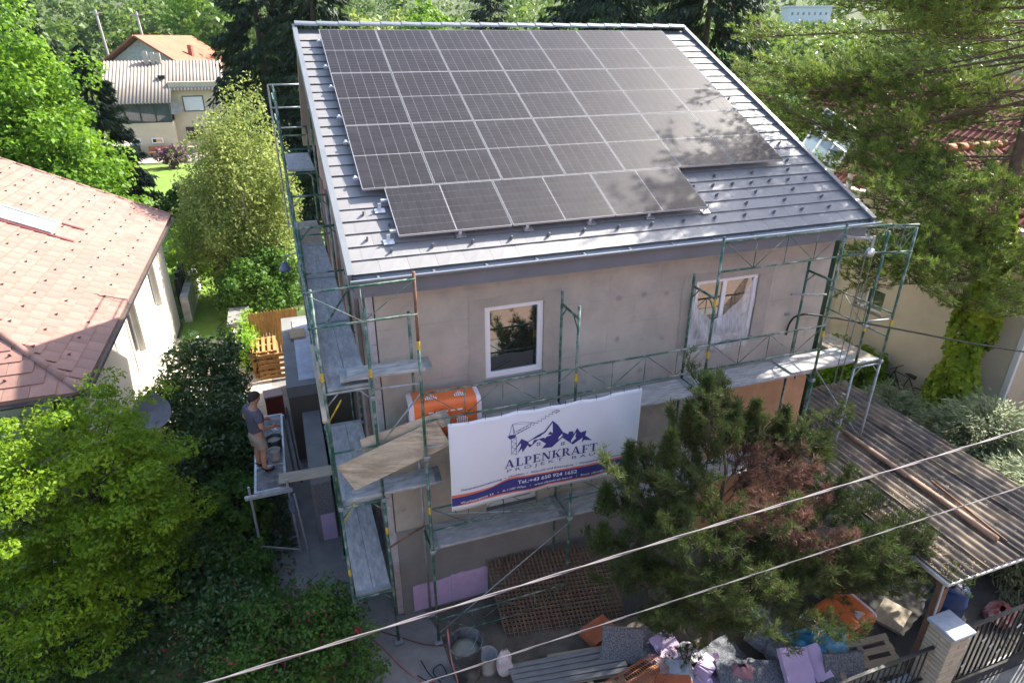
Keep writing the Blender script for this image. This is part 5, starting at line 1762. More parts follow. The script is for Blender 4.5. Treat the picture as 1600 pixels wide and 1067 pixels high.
# snow noses on every second tile
m = MB()
for P, sp in ((NE, spE), (NS_, spS)):
    for k, (a, b) in enumerate(sp):
        ia, ib = int(round(a / (tw / 2))), int(round(b / tc))
        if ib % 2 == 0 or (ia // 2) % 2 or b > 5.0:
            continue
        c = P(a + 0.2, b + 0.16, 0.02)
        f = lambda da, db, dd: P(a + 0.2 + da, b + 0.16 + db, 0.02 + dd)
        m.add([f(-.028, 0, 0), f(.028, 0, 0), f(.02, 0, 0.06), f(-.02, 0, 0.06), f(0, .07, 0)], [(0, 1, 2, 3), (0, 3, 4), (1, 4, 2), (3, 2, 4)])
m.build('snow_nose_field', mat('brown_nose', (0.19, 0.125, 0.115), rough=0.5), nr_o, kind='stuff')
# hip, ridge and verge caps
def cap_run(a, b, r=0.085, L=0.4, parent=nr_o):
    a, b = Vector(a), Vector(b)
    n = int((b - a).length / L)
    for k in range(n):
        p, q = a.lerp(b, k / n), a.lerp(b, (k + 1.06) / n)
        m = MB(); m.tube([p, q], [r * 1.05, r * 0.93], 8); m.build('hip_cap', M_nroof, parent, smooth=True)
cap_run(NE(0, 0, 0.01), NE(RW * 0.42, SL * 0.42, 0.01), r=0.07)
m = MB(); m.tube([NE(RW * 0.42, SL * 0.42, 0.01), NE(RW, SL, 0.01), NE(LEN, SL, 0.01)], 0.075, 8); m.build('ridge_cap', M_nroof, nr_o)
cap_run(NE(LEN, 0, 0.0), NE(LEN, SL * 0.9, 0.0), r=0.06, L=0.42)
def gutter_run(a, b, parent, material, r=0.07):
    a, b = Vector(a), Vector(b)
    d, s, u = basis(b - a)
    m = MB()
    m.grid(lambda x, v: a.lerp(b, x) + s * (r * math.cos(math.pi * v)) - Vector((0, 0, r * math.sin(math.pi * v))), 8, 8)
    return m.build('gutter', material, parent, smooth=True, solid=0.006)
gutter_run(NE(-0.05, -0.07, -0.03), NE(LEN, -0.07, -0.03), nr_o, M_copper)
gutter_run(NS_(-0.05, -0.07, -0.03), NS_(9, -0.07, -0.03), nr_o, M_copper)
m = MB(); m.tube([NE(0.05, -0.07, -0.1), Vector((EX - 0.3, EYN + 0.45, EZ - 0.5)), Vector((EX - 0.42, EYN + 0.5, 0.0))], 0.045, 8); m.build('downpipe', M_copper, nb, smooth=True)
WXE, WYS = -5.5, 3.75
wx_windows = [(9.35, 10.55, 1.75, 3.35), (13.1, 14.3, 1.75, 3.2)]
def ywall(x, y0, y1, z0, z1, holes, d, name, material, parent):
    ys = sorted({y0, y1} | {h[0] for h in holes} | {h[1] for h in holes})
    zs = sorted({z0, z1} | {h[2] for h in holes} | {h[3] for h in holes})
    m = MB()
    for i in range(len(ys) - 1):
        for j in range(len(zs) - 1):
            cy, cz = (ys[i] + ys[i + 1]) / 2, (zs[j] + zs[j + 1]) / 2
            if any(h[0] < cy < h[1] and h[2] < cz < h[3] for h in holes):
                continue
            m.face([(x, ys[i], zs[j]), (x, ys[i + 1], zs[j]), (x, ys[i + 1], zs[j + 1]), (x, ys[i], zs[j + 1])])
    for a, b, c, e in holes:
        m.face([(x, a, c), (x + d, a, c), (x + d, a, e), (x, a, e)]); m.face([(x, b, c), (x + d, b, c), (x + d, b, e), (x, b, e)])
        m.face([(x, a, c), (x, b, c), (x + d, b, c), (x + d, a, c)]); m.face([(x, a, e), (x, b, e), (x + d, b, e), (x + d, a, e)])
    return link(name, m.mesh(name, material, fix=False), parent)
ywall(WXE, WYS, EYF - 0.3, 0, EZ + 0.1, wx_windows, -0.25, 'side_wall', M_nwall, nb)
m = MB(); m.box(-15, WXE - 0.25, WYS, WYS + 0.25, 0, EZ + 0.1); m.build('front_wall', M_nwall, nb)
m = MB(); m.box(-15, WXE - 0.25, EYF - 0.55, EYF - 0.3, 0, EZ + 0.1); m.build('rear_wall', M_nwall, nb)
for a, b, c, e in wx_windows:
    m = MB()
    for yy in (a, (a + b) / 2 - 0.03, b - 0.06):
        m.box(WXE - 0.2, WXE - 0.14, yy, yy + 0.06, c, e)
    m.box(WXE - 0.2, WXE - 0.14, a, b, c, c + 0.06); m.box(WXE - 0.2, WXE - 0.14, a, b, e - 0.06, e)
    w = m.build('window', M_white, nb)
    m = MB(); m.box(WXE - 0.18, WXE - 0.172, a + .06, b - .06, c + .06, e - .06); m.build('pane', M_pane, w)
    m = MB(); m.box(WXE - 0.1, WXE + 0.06, a - 0.05, b + 0.05, c - 0.04, c - 0.003); m.build('sill', M_nwall, w)
    for yy in (a - 0.16, b + 0.02):
        m = MB(); m.box(WXE + 0.002, WXE + 0.03, yy, yy + 0.14, c - 0.05, e + 0.12); m.build('surround', M_nwall, w)
# skylight on the east slope
sk = MB()
A0, A1, B0, B1 = 7.9, 9.0, 2.35, 3.95
fm = MB()
for (a0, a1, b0, b1) in ((A0, A1, B0, B0 + .08), (A0, A1, B1 - .08, B1), (A0, A0 + .08, B0 + .08, B1 - .08), (A1 - .08, A1, B0 + .08, B1 - .08)):
    fm.add([NE(a, b, d) for a in (a0, a1) for b in (b0, b1) for d in (0.0, 0.09)], [(0, 1, 3, 2), (4, 6, 7, 5), (0, 4, 5, 1), (2, 3, 7, 6), (0, 2, 6, 4), (1, 5, 7, 3)])
sko = fm.build('skylight', mat('skylight_frame', (0.5, 0.44, 0.42), rough=0.5), nb)
pm_ = MB(); pm_.add([NE(A0 + .08, B0 + .08, 0.06), NE(A1 - .08, B0 + .08, 0.06), NE(A1 - .08, B1 - .08, 0.06), NE(A0 + .08, B1 - .08, 0.06)], [(0, 1, 2, 3)])
pm_.build('pane', glass_mat('sky_glass', (0.30, 0.40, 0.46), 0.06, 0.9), sko)
fl_ = MB()
for a in (A0 - 0.14, A1 + 0.02):
    fl_.add([NE(aa, b, d) for aa in (a, a + 0.12) for b in (B0 - 0.55, B1 + 0.1) for d in (0.02, 0.05)], [(0, 1, 3, 2), (4, 6, 7, 5), (0, 4, 5, 1), (2, 3, 7, 6), (0, 2, 6, 4), (1, 5, 7, 3)])
fl_.build('flashing', mat('dark_red_flashing', (0.13, 0.03, 0.03), rough=0.5), sko)

# satellite dish below the eave corner
sd = thing('satellite_dish', 'grey satellite dish beside the neighbour wall above the laurels', 'satellite dish', (-4.55, 5.35, 2.42), R(30))
m = MB(); m.lathe([(0, 0.0), (0.15, 0.015), (0.3, 0.06), (0.40, 0.11)], 28, Matrix.Rotation(R(62), 4, 'X')); m.build('dish', mat('dish_grey', (0.22, 0.24, 0.27), rough=0.4), sd, smooth=True)
m = MB(); m.tube([(0, 0.05, 0), (0, 0.1, -1.9)], 0.025, 7); m.tube([(0, 0, -0.3), (0, -0.45, -0.05)], 0.012, 5); m.build('mast', M_galv, sd)

# garden wall with ivy, pergola-like slab, fence and pallets behind the annex
gw = thing('garden_wall', 'low pale garden wall capped with a grey slab behind the laurels', 'wall', (-3.15, 13.6, 0))
m = MB(); m.box(-0.14, 0.14, -0.9, 1.3, 0, 1.0); m.build('wall', M_nwall, gw)
m = MB(); m.box(-0.35, 0.35, -0.2, 1.4, 1.0, 1.1); m.build('coping', M_conc, gw)
bw_ = thing('boundary_wall', 'whitewashed stone wall running beside the neighbour lawn', 'wall', (-5.2, 16.9, 0))
m = MB(); m.box(-0.14, 0.14, 0, 4.2, 0, 1.05); m.build('wall', mat('whitewash', (0.55, 0.53, 0.49), var=0.25, scale=4, bump=0.5, bscale=6), bw_)
for k in range(5):
    m = MB(); m.box(-0.30, -0.16, 0.6 + k * 0.5, 0.9 + k * 0.5, 0.5, 1.6 + 0.1 * (k % 2)); m.build('pot_block', M_black, bw_)
M_fence = mat('orange_brown_fence', (0.42, 0.22, 0.075), rough=0.85, var=0.2, scale=3, stretch=(7, 7, 1), island=0.12)
fe = thing('plank_fence', 'orange-brown plank fence closing the path behind the annex', 'fence', (-2.75, 12.9, 0))
for k in range(16):
    m = MB(); x = k * 0.10
    m.prism([(x, 0), (x + 0.092, 0), (x + 0.092, 1.55), (x + 0.046, 1.62), (x, 1.55)], lambda a, b, t: (a, t, b), 0, 0.022); m.build('plank', M_fence, fe)
for z in (0.4, 1.25):
    m = MB(); m.box(0, 1.6, 0.023, 0.06, z, z + 0.07); m.build('rail', M_fence, fe)
def pallet_stack(label, loc, n, rz):
    for k in range(n):
        p = pallet(label % ['lowest', 'second', 'third', 'fourth', 'fifth', 'sixth'][k], Vector(loc) + Vector((random.uniform(-.04, .04), random.uniform(-.04, .04), 0.148 * k)), rz + R(random.uniform(-3, 3)), (0, 0), M_fence)
        p['group'] = 'pallets stacked behind the annex'
pallet_stack('orange-brown pallet in the stack by the plank fence, %s', (-2.35, 11.7, 0.02), 6, R(90))  # stack shares the orange-brown wood of the fence
pallet('pallet leaning on its edge in front of the pallet stack', (-1.95, 10.95, 0.45), R(0), (R(75), 0), M_fence)

# ------------------------------------------------------------------ house at the back
M_beige = mat('beige_render', (0.60, 0.51, 0.38), rough=0.95, var=0.06, scale=0.8)
M_corr = mat('weathered_fibre_cement', (0.31, 0.265, 0.225), rough=0.95, var=0.16, scale=0.7, stain=(0.24, 0.19, 0.15), stain_scale=0.35)
bh = thing('house', 'beige house with corrugated brown roof and glazed veranda beyond the lawn', 'house')
BYF = 63.0
m = MB(); m.box(-9.75, -5.4, BYF, BYF + 8, 0, 6.4); m.build('wall', M_beige, bh)
m = MB(); m.box(-14.9, -9.75, BYF - 1.6, BYF + 8, 0, 3.05); m.build('veranda_wall', M_beige, bh)
m = MB(); m.box(-14.8, -9.85, BYF - 1.4, BYF + 7, 3.05, 4.6); m.build('veranda_core', M_dark, bh)
m = MB()
for k in range(5):
    xx = -14.85 + k * 1.25
    m.box(xx - 0.07, xx + 0.07, BYF - 1.62, BYF - 1.46, 3.05, 4.7)
m.box(-14.9, -9.8, BYF - 1.64, BYF - 1.45, 3.0, 3.1); m.box(-14.9, -9.8, BYF - 1.64, BYF - 1.45, 4.6, 4.75)
vf = m.build('veranda_frame', mat('dark_green_frame', (0.03, 0.06, 0.045), rough=0.5), bh)
for k in range(4):
    xx = -14.85 + k * 1.25
    m = MB(); m.box(xx + .07, xx + 1.18, BYF - 1.56, BYF - 1.53, 3.1, 4.6); m.build('pane', glass_mat('veranda_glass', (0.08, 0.10, 0.11), 0.03, 0.9), vf)
def corrug(x0, x1, y0, z0, y1, z1, pitch, amp, parent, name, material, dirx=True, n_len=1):
    m = MB()
    nu = int((x1 - x0) / pitch * 6)
    m.grid(lambda u, v: (x0 + (x1 - x0) * u, y0 + (y1 - y0) * v, z0 + (z1 - z0) * v + amp * math.cos(2 * math.pi * (x1 - x0) * u / pitch)), nu, n_len)
    return m.build(name, material, parent, smooth=True, solid=0.01)
corrug(-15.3, -9.55, BYF - 2.2, 4.72, BYF + 4.0, 8.15, 0.30, 0.05, bh, 'roof', M_corr)
corrug(-9.55, -4.9, BYF - 0.5, 5.66, BYF + 4.0, 8.15, 0.30, 0.05, bh, 'roof', M_corr)
corrug(-15.3, -4.9, BYF + 4.0, 8.15, BYF + 9, 5.4, 0.30, 0.05, bh, 'roof', M_corr)
def yface_window(parent, x0, x1, z0, z1, y, fmat=None, gmat=None, fw=0.1, mull=()):
    m = MB()
    m.box(x0, x1, y - 0.05, y + 0.02, z0, z0 + fw); m.box(x0, x1, y - 0.05, y + 0.02, z1 - fw, z1)
    for xx in [x0, x1 - fw] + list(mull):
        m.box(xx, xx + fw, y - 0.05, y + 0.02, z0 + fw, z1 - fw)
    w = m.build('window', fmat or M_white, parent)
    m = MB(); m.box(x0 + fw * .5, x1 - fw * .5, y - 0.025, y - 0.008, z0 + fw * .5, z1 - fw * .5); m.build('pane', gmat or M_pane, w)
    return w
M_shut = mat('white_blind', (0.68, 0.70, 0.73), rough=0.6, var=0.03)
yface_window(bh, -8.75, -6.9, 3.75, 5.15, BYF, mat('dark_frame', (0.05, 0.055, 0.06)), M_shut, 0.08)
yface_window(bh, -8.95, -7.4, 1.05, 2.35, BYF, mat('dark_frame', (0.05, 0.055, 0.06)), M_pane, 0.09, (-8.2,))
yface_window(bh, -11.9, -10.9, 1.15, 1.65, BYF - 1.6, None, M_pane, 0.1)
yface_window(bh, -13.7, -12.8, 1.15, 1.65, BYF - 1.6, None, M_pane, 0.1)
for xx in (-11.6, -11.0, -10.5):
    m = MB(); m.box(xx - .22, xx + .18, BYF + 3.5, BYF + 3.9, 7.6, 9.0 - 0.15 * (xx + 11.6)); m.build('chimney', mat('chimney_plaster', (0.45, 0.40, 0.34)), bh)
m = MB(); m.box(-10.6, -10.0, BYF + 1.0, BYF + 1.5, 6.7, 6.95); m.build('roof_hatch', M_black, bh)
d2 = copy_tree(sd); d2.location = (-9.45, BYF - 0.35, 4.1); d2.rotation_euler = (0, 0, R(-10)); d2.scale = (1.7, 1.7, 1.7)
d2['label'] = 'pale satellite dish on the back house between veranda and blind'
for ch in d2.children:
    if ch.name.startswith('dish'):
        ch.data = ch.data.copy(); ch.data.materials[0] = mat('dish_pale', (0.62, 0.58, 0.52), rough=0.5)
    if ch.name.startswith('mast'):
        ch.scale = (1, 1, 0.12)
bn = thing('garden_bench', 'reddish bench against the veranda wall of the back house', 'bench', (-11.2, BYF - 2.3, 0))
m = MB(); m.box(-1.05, 1.05, -0.3, 0.3, 0.42, 0.5); m.build('seat', mat('red_wood', (0.36, 0.14, 0.07)), bn)
m = MB(); m.box(-1.05, 1.05, 0.24, 0.3, 0.55, 0.95); m.build('backrest', mat('red_wood', (0.36, 0.14, 0.07)), bn)
for xx in (-0.9, 0.85):
    m = MB(); m.box(xx, xx + 0.07, -0.28, 0.28, 0, 0.42); m.build('leg', M_black, bn)
tb = thing('garden_table', 'small wooden table with dark chairs on the shaded terrace', 'table', (-8.3, BYF - 1.6, 0))
m = MB(); m.box(-0.6, 0.6, -0.4, 0.4, 0.68, 0.74); m.build('tabletop', mat('pale_wood', (0.42, 0.36, 0.27)), tb)
for sx_ in (-.5, .5):
    for sy_ in (-.3, .3):
        m = MB(); m.box(sx_ - .03, sx_ + .03, sy_ - .03, sy_ + .03, 0, 0.68); m.build('leg', M_black, tb)
for k, (xx, yy, wd) in enumerate(((-9.35, -1.6, 'left'), (-7.3, -1.6, 'right'))):
    ch = thing('garden_chair', 'dark garden chair %s of the terrace table' % wd, 'chair', (xx, BYF + yy, 0), R(90 if k else -90))
    m = MB(); m.box(-.25, .25, -.25, .25, .42, .46); m.build('seat', M_black, ch)
    m = MB(); m.box(-.25, .25, .21, .25, .46, .95); m.build('backrest', M_black, ch)
    for sx_ in (-.22, .22):
        for sy_ in (-.22, .22):
            m = MB(); m.box(sx_ - .02, sx_ + .02, sy_ - .02, sy_ + .02, 0, .42); m.build('leg', M_black, ch)
gb = thing('waste_bin', 'dark green wheeled bin beside the bench of the back house', 'bin', (-13.3, BYF - 2.2, 0))
m = MB(); m.prism([(-.3, 0), (.3, 0), (.36, 1.0), (-.36, 1.0)], lambda a, b, t: (a, t, b), -0.35, 0.35); m.build('body', mat('bin_green', (0.02, 0.05, 0.03), rough=0.5), gb)
m = MB(); m.box(-.38, .38, -.4, .38, 1.0, 1.07); m.build('lid', mat('bin_green', (0.02, 0.05, 0.03), rough=0.5), gb)
shd = thing('garden_shed', 'orange wooden lean-to shed left of the lawn', 'shed', (-12.6, 48.5, 0))
for k in range(14):
    m = MB(); m.box(0, 0.04, k * 0.42, k * 0.42 + 0.4, 0, 2.3); m.build('plank', M_fence, shd)
m = MB(); m.add([(-3.2, -0.4, 2.9), (0.5, -0.4, 2.35), (0.5, 6.3, 2.35), (-3.2, 6.3, 2.9)], [(0, 1, 2, 3)]); m.build('roof', mat('shed_roof', (0.50, 0.42, 0.36)), shd, solid=0.08)
m = MB(); m.box(-3, -0.1, 0, 0.05, 0, 2.5); m.build('front', M_fence, shd)

rh = thing('house', 'white gabled house with orange-red roof far behind the corrugated one', 'house', (-14.6, 86, 1.2), R(-24))
m = MB(); m.prism([(-4.6, -1.5), (4.8, -1.5), (4.8, 6.0), (0, 8.9), (-4.6, 6.1)], lambda a, b, t: (a, t, b), 0, 11); m.build('wall', mat('white_render', (0.60, 0.60, 0.60), rough=0.95), rh)
M_orroof = mat('orange_red_tiles', (0.40, 0.15, 0.085), rough=0.85, var=0.14, scale=0.9, stain=(0.33, 0.12, 0.08), stain_scale=0.3)
for s_, (xb, zb) in enumerate(((6.2, 5.35), (-6.0, 5.4))):
    m = MB(); m.add([(0, -1.0, 9.15), (xb, -1.0, zb), (xb, 12, zb), (0, 12, 9.15)], [(0, 1, 2, 3)])
    m.build('roof', M_orroof, rh, solid=0.2)
m = MB(); m.box(3.6, 4.1, 4, 4.5, 6.2, 8.2); m.build('chimney', mat('brick_red', (0.35, 0.12, 0.08)), rh)
for x0_, z0_ in ((-1.9, 4.7), (0.9, 4.7)):
    yface_window(rh, x0_, x0_ + 1.0, z0_, z0_ + 1.3, 0, mat('dark_frame', (0.05, 0.055, 0.06)), M_pane, 0.1)
for k, (x, top, w_) in enumerate(((-20.1, 13.5, 'left'), (-15.5, 13.3, 'right'))):
    p = thing('utility_pole', '%s of two pale utility poles above the orange roof' % w_, 'pole', (x, 95, 0))
    m = MB(); m.tube([(0.6, 0, 1), (0, 0, top)], [0.2, 0.14], 8); m.build('mast', mat('pole_grey', (0.50, 0.46, 0.40)), p)
    m = MB(); m.tube([(-0.7, 0, top - 0.4), (0.7, 0, top - 0.4)], 0.06, 6); m.build('crossarm', mat('pole_grey', (0.50, 0.46, 0.40)), p)

wbh = thing('building', 'distant white flat-roofed building on the wooded slope at top right', 'building', (143, 152, hill(143, 152) - 0.5), R(-25))
wbh.scale = (0.8, 0.8, 0.8)
wbh.location.z += 1.6
m = MB(); m.box(-7, 7, -5, 5, -4, 6.8); m.build('wall', mat('pale_block', (0.72, 0.73, 0.74), var=0.04), wbh)
m = MB(); m.box(-7.4, 7.4, -5.4, 5.4, 6.8, 7.2); m.build('roof', mat('white_roof', (0.75, 0.76, 0.78)), wbh)
for r in range(2):
    for c in range(7):
        m = MB(); m.box(-6.1 + c * 1.85, -5.4 + c * 1.85, -5.04, -4.96, 1.4 + r * 2.9, 2.3 + r * 2.9); m.build('window', glass_mat('far_glass', (0.25, 0.28, 0.31), 0.1), wbh)

# ------------------------------------------------------------------ right neighbour
rn = thing('neighbour_house', 'beige neighbour house with brick red tiled roof behind the pine', 'house')
M_rwall = mat('warm_beige_render', (0.60, 0.52, 0.40), rough=0.95, var=0.07, scale=1.2, bump=0.12)
RXW = 16.3
rwin = [(4.65, 5.75, 2.1, 2.85)]
ywall(RXW, 0.5, 9.0, 0, 4.4, rwin, 0.25, 'side_wall', M_rwall, rn)
m = MB(); m.box(RXW + 0.25, 26, 8.7, 9.0, 0, 5); m.build('end_wall', M_rwall, rn); m = MB(); m.box(RXW + .01, 20.2, 0.5, 0.75, 0, 4.4); m.build('end_wall', M_rwall, rn)
m = MB()
for yy in (4.65, 5.34, 5.69):
    m.box(RXW + 0.12, RXW + 0.18, yy, yy + 0.06, 2.1, 2.85)
m.box(RXW + .12, RXW + .18, 4.65, 5.75, 2.1, 2.16); m.box(RXW + .12, RXW + .18, 4.65, 5.75, 2.79, 2.85)
w = m.build('window', M_white, rn)
m = MB(); m.box(RXW + .14, RXW + .15, 4.71, 5.34, 2.16, 2.79); m.build('pane', M_pane, w)
m = MB(); m.box(RXW + .13, RXW + .16, 5.4, 5.69, 2.16, 2.79); m.build('blind', mat('grey_blind', (0.42, 0.41, 0.36)), w)
m = MB(); m.box(RXW - .04, RXW + .12, 4.6, 5.8, 2.04, 2.095); m.build('sill', M_oldwall, w)
m = MB(); m.box(RXW - 0.02, RXW + 0.01, 2.35, 2.62, 0.62, 0.9); m.build('vent_grille', mat('vent_dark', (0.12, 0.09, 0.08)), rn)
m = MB(); m.box(RXW - 0.025, RXW + 0.01, 1.95, 2.4, 2.55, 2.85); m.build('wall_plate', M_white, rn)
# flat white edge roof over the low wing
m = MB(); m.box(RXW - 0.28, RXW + 2.2, 3.6, 9.2, 4.4, 4.52); m.build('roof_edge', mat('white_roof', (0.75, 0.76, 0.78)), rn)
gutter_run((RXW - 0.34, 3.6, 4.42), (RXW - 0.34, 9.2, 4.42), rn, M_gutter)
# shutters on the near wall piece
WX_ = 20.0
m = MB(); m.box(WX_, WX_ + 3, -3.2, 3.4, 0, 3.6); m.build('front_wing', mat('pale_wing_render', (0.56, 0.57, 0.53), var=0.06), rn)
m = MB(); m.box(RXW - 0.03, RXW + 0.06, 0.42, 0.56, 0, 4.4); m.build('corner_board', M_white, rn)
def shutter(y0, y1, z0, z1, x):
    f = MB(); f.box(x - .05, x, y0, y0 + .07, z0, z1); f.box(x - .05, x, y1 - .07, y1, z0, z1); f.box(x - .05, x, y0, y1, z0, z0 + .08); f.box(x - .05, x, y0, y1, z1 - .08, z1)
    mt = mat('dark_green_shutter', (0.012, 0.05, 0.038), rough=0.5)
    o = f.build('shutter', mt, rn)
    k = 0
    z = z0 + 0.1
    while z < z1 - 0.12:
        s = MB(); s.beam((x - 0.03, y0 + .07, z), (x - 0.03, y1 - .07, z), 0.012, 0.06, up=(0.6, 0, 1)); s.build('slat', mt, o)
        z += 0.075
shutter(1.55, 2.25, 0.6, 2.3, WX_)
shutter(0.1, 0.7, 0.6, 2.3, WX_)
m = MB(); m.box(WX_ - 0.03, WX_ + 0.02, 0.72, 1.53, 0.6, 2.3); m.build('window', M_white, rn)
# red pantile roofs: waves across, overlapping courses up the slope
M_rtile = mat('brick_red_pantile', (0.20, 0.060, 0.042), rough=0.8, var=0.2, scale=2.0, stain=(0.2, 0.06, 0.045), stain_scale=0.8)
def pantiles(name, o, av, bv, A, B, parent, pitch=0.22, course=0.34, amp=0.03):
    av, bv = Vector(av).normalized(), Vector(bv).normalized()
    n = av.cross(bv).normalized()
    if n.z < 0:
        n = -n
    m = MB()
    nu = int(A / pitch * 5)
    rows = int(B / course)
    for r in range(rows):
        o2 = len(m.v)
        for j, (bb, dd) in enumerate(((r * course, 0.035), ((r + 1.12) * course, 0.0))):
            for i in range(nu + 1):
                a = A * i / nu
                m.v.append(tuple(Vector(o) + av * a + bv * bb + n * (dd + amp * math.cos(2 * math.pi * a / pitch))))
        for i in range(nu):
            m.f.append((o2 + i, o2 + i + 1, o2 + nu + 2 + i, o2 + nu + 1 + i))
    return m.build(name, M_rtile, parent, smooth=True, kind='stuff')
PR = R(38)
pantiles('roof_tiles', (RXW - 0.1, 0.2, 5.0), (0, 1, 0), (math.cos(PR), 0, math.sin(PR)), 9.2, 6.6, rn)
pantiles('roof_tiles', (RXW + 1.0, 9.3, 4.4), (0, 1, 0), (math.cos(PR), 0, math.sin(PR)), 6.0, 6.6, rn)
m = MB(); m.box(RXW + .3, RXW + 1.0, 0.5, 9.0, 4.3, 5.6); m.build('attic_wall', M_rwall, rn)
# dormer with its own ridge running towards the viewer's left
dy, dz, dx = 4.4, 7.15, 16.0
m = MB(); m.prism([(dy - 1.7, 4.6), (dy + 1.7, 4.6), (dy + 1.7, dz - 1.15), (dy, dz), (dy - 1.7, dz - 1.15)], lambda a, b, t: (t, a, b), dx + 0.12, dx + 3.5); m.build('dormer_wall', M_rwall, rn)
dd_ = R(34)
pantiles('roof_tiles', (dx - 0.15, dy - 2.0, dz - 2.0 * math.tan(dd_) + 0.08), (1, 0, 0), (0, math.cos(dd_), math.sin(dd_)), 3.7, 2.42, rn)
pantiles('roof_tiles', (dx - 0.15, dy + 2.0, dz - 2.0 * math.tan(dd_) + 0.08), (1, 0, 0), (0, -math.cos(dd_), math.sin(dd_)), 3.7, 2.42, rn)
for k in range(8):
    m = MB(); m.tube([(dx - 0.2 + k * 0.45, dy, dz + 0.12), (dx + 0.27 + k * 0.45, dy, dz + 0.10)], [0.13, 0.115], 10); m.build('ridge_cap', mat('terracotta', (0.50, 0.24, 0.13), rough=0.8, var=0.12), rn, smooth=True)
# glazed conservatory roof
cs = thing('conservatory', 'glass conservatory roof with white bars between the house and the red roof', 'conservatory')
Pq = [Vector((14.5, 7.45, 6.95)), Vector((14.5, 6.0, 6.40)), Vector((15.9, 6.6, 7.45)), Vector((15.9, 8.1, 8.0))]
def gq(u, v, d=0.0):
    p = (Pq[0] * (1 - u) + Pq[1] * u) * (1 - v) + (Pq[3] * (1 - u) + Pq[2] * u) * v
    n = (Pq[1] - Pq[0]).cross(Pq[3] - Pq[0]).normalized()
    return p + n * d * (1 if n.z > 0 else -1)
M_cglass = glass_mat('conservatory_glass', (0.36, 0.45, 0.47), 0.06, 0.9)
for i in range(3):
    for j in range(2):
        m = MB(); m.face([gq(i / 3 + .02, j / 2 + .02), gq((i + 1) / 3 - .02, j / 2 + .02), gq((i + 1) / 3 - .02, (j + 1) / 2 - .02), gq(i / 3 + .02, (j + 1) / 2 - .02)]); m.build('pane', M_cglass, cs)
for i in range(4):
    m = MB(); m.beam(gq(i / 3, 0, .01), gq(i / 3, 1, .01), 0.06, 0.06); m.build('glazing_bar', M_white, cs)
for j in range(3):
    m = MB(); m.beam(gq(0, j / 2, .012), gq(1, j / 2, .012), 0.06, 0.055); m.build('glazing_bar', M_white, cs)
m = MB()
for u in (0, 1):
    for v in (0, 1):
        p = gq(u, v); m.box(p.x - .06, p.x + .06, p.y - .06, p.y + .06, 0, p.z - 0.05)
m.build('post_frame', M_white, cs)

# peach house across the street: lights and mirrors into the front windows
ph_ = thing('house', 'peach house across the street mirrored in the front windows', 'house')
m = MB(); m.box(-8, 27, -19, -11.25, 0, 5.6); m.build('wall', mat('peach_house', (0.56, 0.40, 0.31), var=0.05), ph_)
m = MB(); m.prism([(-19.6, 5.55), (-10.7, 5.55), (-15.1, 9.0)], lambda a, b, t: (t, a, b), -8.5, 27.5); m.build('roof', M_orroof, ph_)
for k in range(9):
    for r in range(2):
        w = MB(); w.box(-6 + k * 3.6, -4.9 + k * 3.6, -11.26, -11.2, 1.3 + r * 2.6, 2.6 + r * 2.6); w.build('window', M_pane, ph_)

# ------------------------------------------------------------------ carport, fence, pillar, gate
cp = thing('carport', 'wooden carport with a dirty corrugated sheet roof at the lower right', 'carport')
M_sheetroof = mat('dirty_corrugated', (0.115, 0.098, 0.085), rough=0.85, var=0.3, scale=1.5, stain=(0.33, 0.25, 0.165), stain_scale=1.0, stain_amt=0.85, stretch=(2, 1, 1))
CX0, CX1, CY0, CY1 = 7.86, 11.2, -4.42, 1.0
def cz_(x, y):
    return 2.40 + 0.012 * (y - CY0) + 0.01 * (x - CX0)
def corr_sheet(x0, x1, y0, y1, lift, parent):
    m = MB(); pitch = 0.177
    nu = int((x1 - x0) / pitch * 8)
    m.grid(lambda u, v: (x0 + (x1 - x0) * u, y0 + (y1 - y0) * v, cz_(x0 + (x1 - x0) * u, y0 + (y1 - y0) * v) + lift + 0.028 * math.cos(2 * math.pi * (x1 - x0) * u / pitch)), nu, 4)
    return m.build('roof_sheet', M_sheetroof, parent, smooth=True, solid=0.006)
for i in range(4):
    for j in range(2):
        xa = CX0 + i * 0.83
        corr_sheet(xa, xa + 0.87, CY0 + j * 2.72, CY0 + 2.76 + j * 2.76, 0.004 * j + 0.003 * (i % 2), cp)
M_beam = mat('brown_beam', (0.20, 0.11, 0.07), rough=0.8, var=0.2, scale=3, stretch=(1, 6, 6))
m = MB(); m.box(CX0, CX1, CY0 + 0.06, CY0 + 0.16, 2.22, 2.36); m.build('front_beam', M_beam, cp)
m = MB(); m.box(CX0 - 0.03, CX1, CY0 - 0.02, CY0 + 0.03, 2.34, 2.385); m.build('edge_flashing', mat('pale_flashing', (0.62, 0.60, 0.56), rough=0.5), cp)
m = MB(); m.box(CX0 - 0.035, CX0 + 0.02, CY0, CY1, 2.33, 2.40); m.build('edge_flashing', mat('pale_flashing', (0.62, 0.60, 0.56), rough=0.5), cp)
m = MB(); m.box(CX0 + 0.03, CX0 + 0.13, CY0 + 0.1, CY1 - 0.05, 2.2, 2.345); m.build('side_beam', M_beam, cp)
for k in range(5):
    m = MB(); y = CY0 + 0.9 + k * 1.05
    m.box(CX0 + 0.14, CX1, y, y + 0.07, 2.22, 2.36); m.build('rafter', M_beam, cp)
for x, y in ((CX0 + 0.08, CY0 + 0.11), (CX1 - 0.1, CY0 + 0.11), (CX0 + 0.08, CY1 - 0.2), (CX1 - .1, CY1 - .2)):
    m = MB(); m.box(x - 0.06, x + 0.06, y - 0.06, y + 0.06, 0.012, 2.22); m.build('post', M_beam, cp)
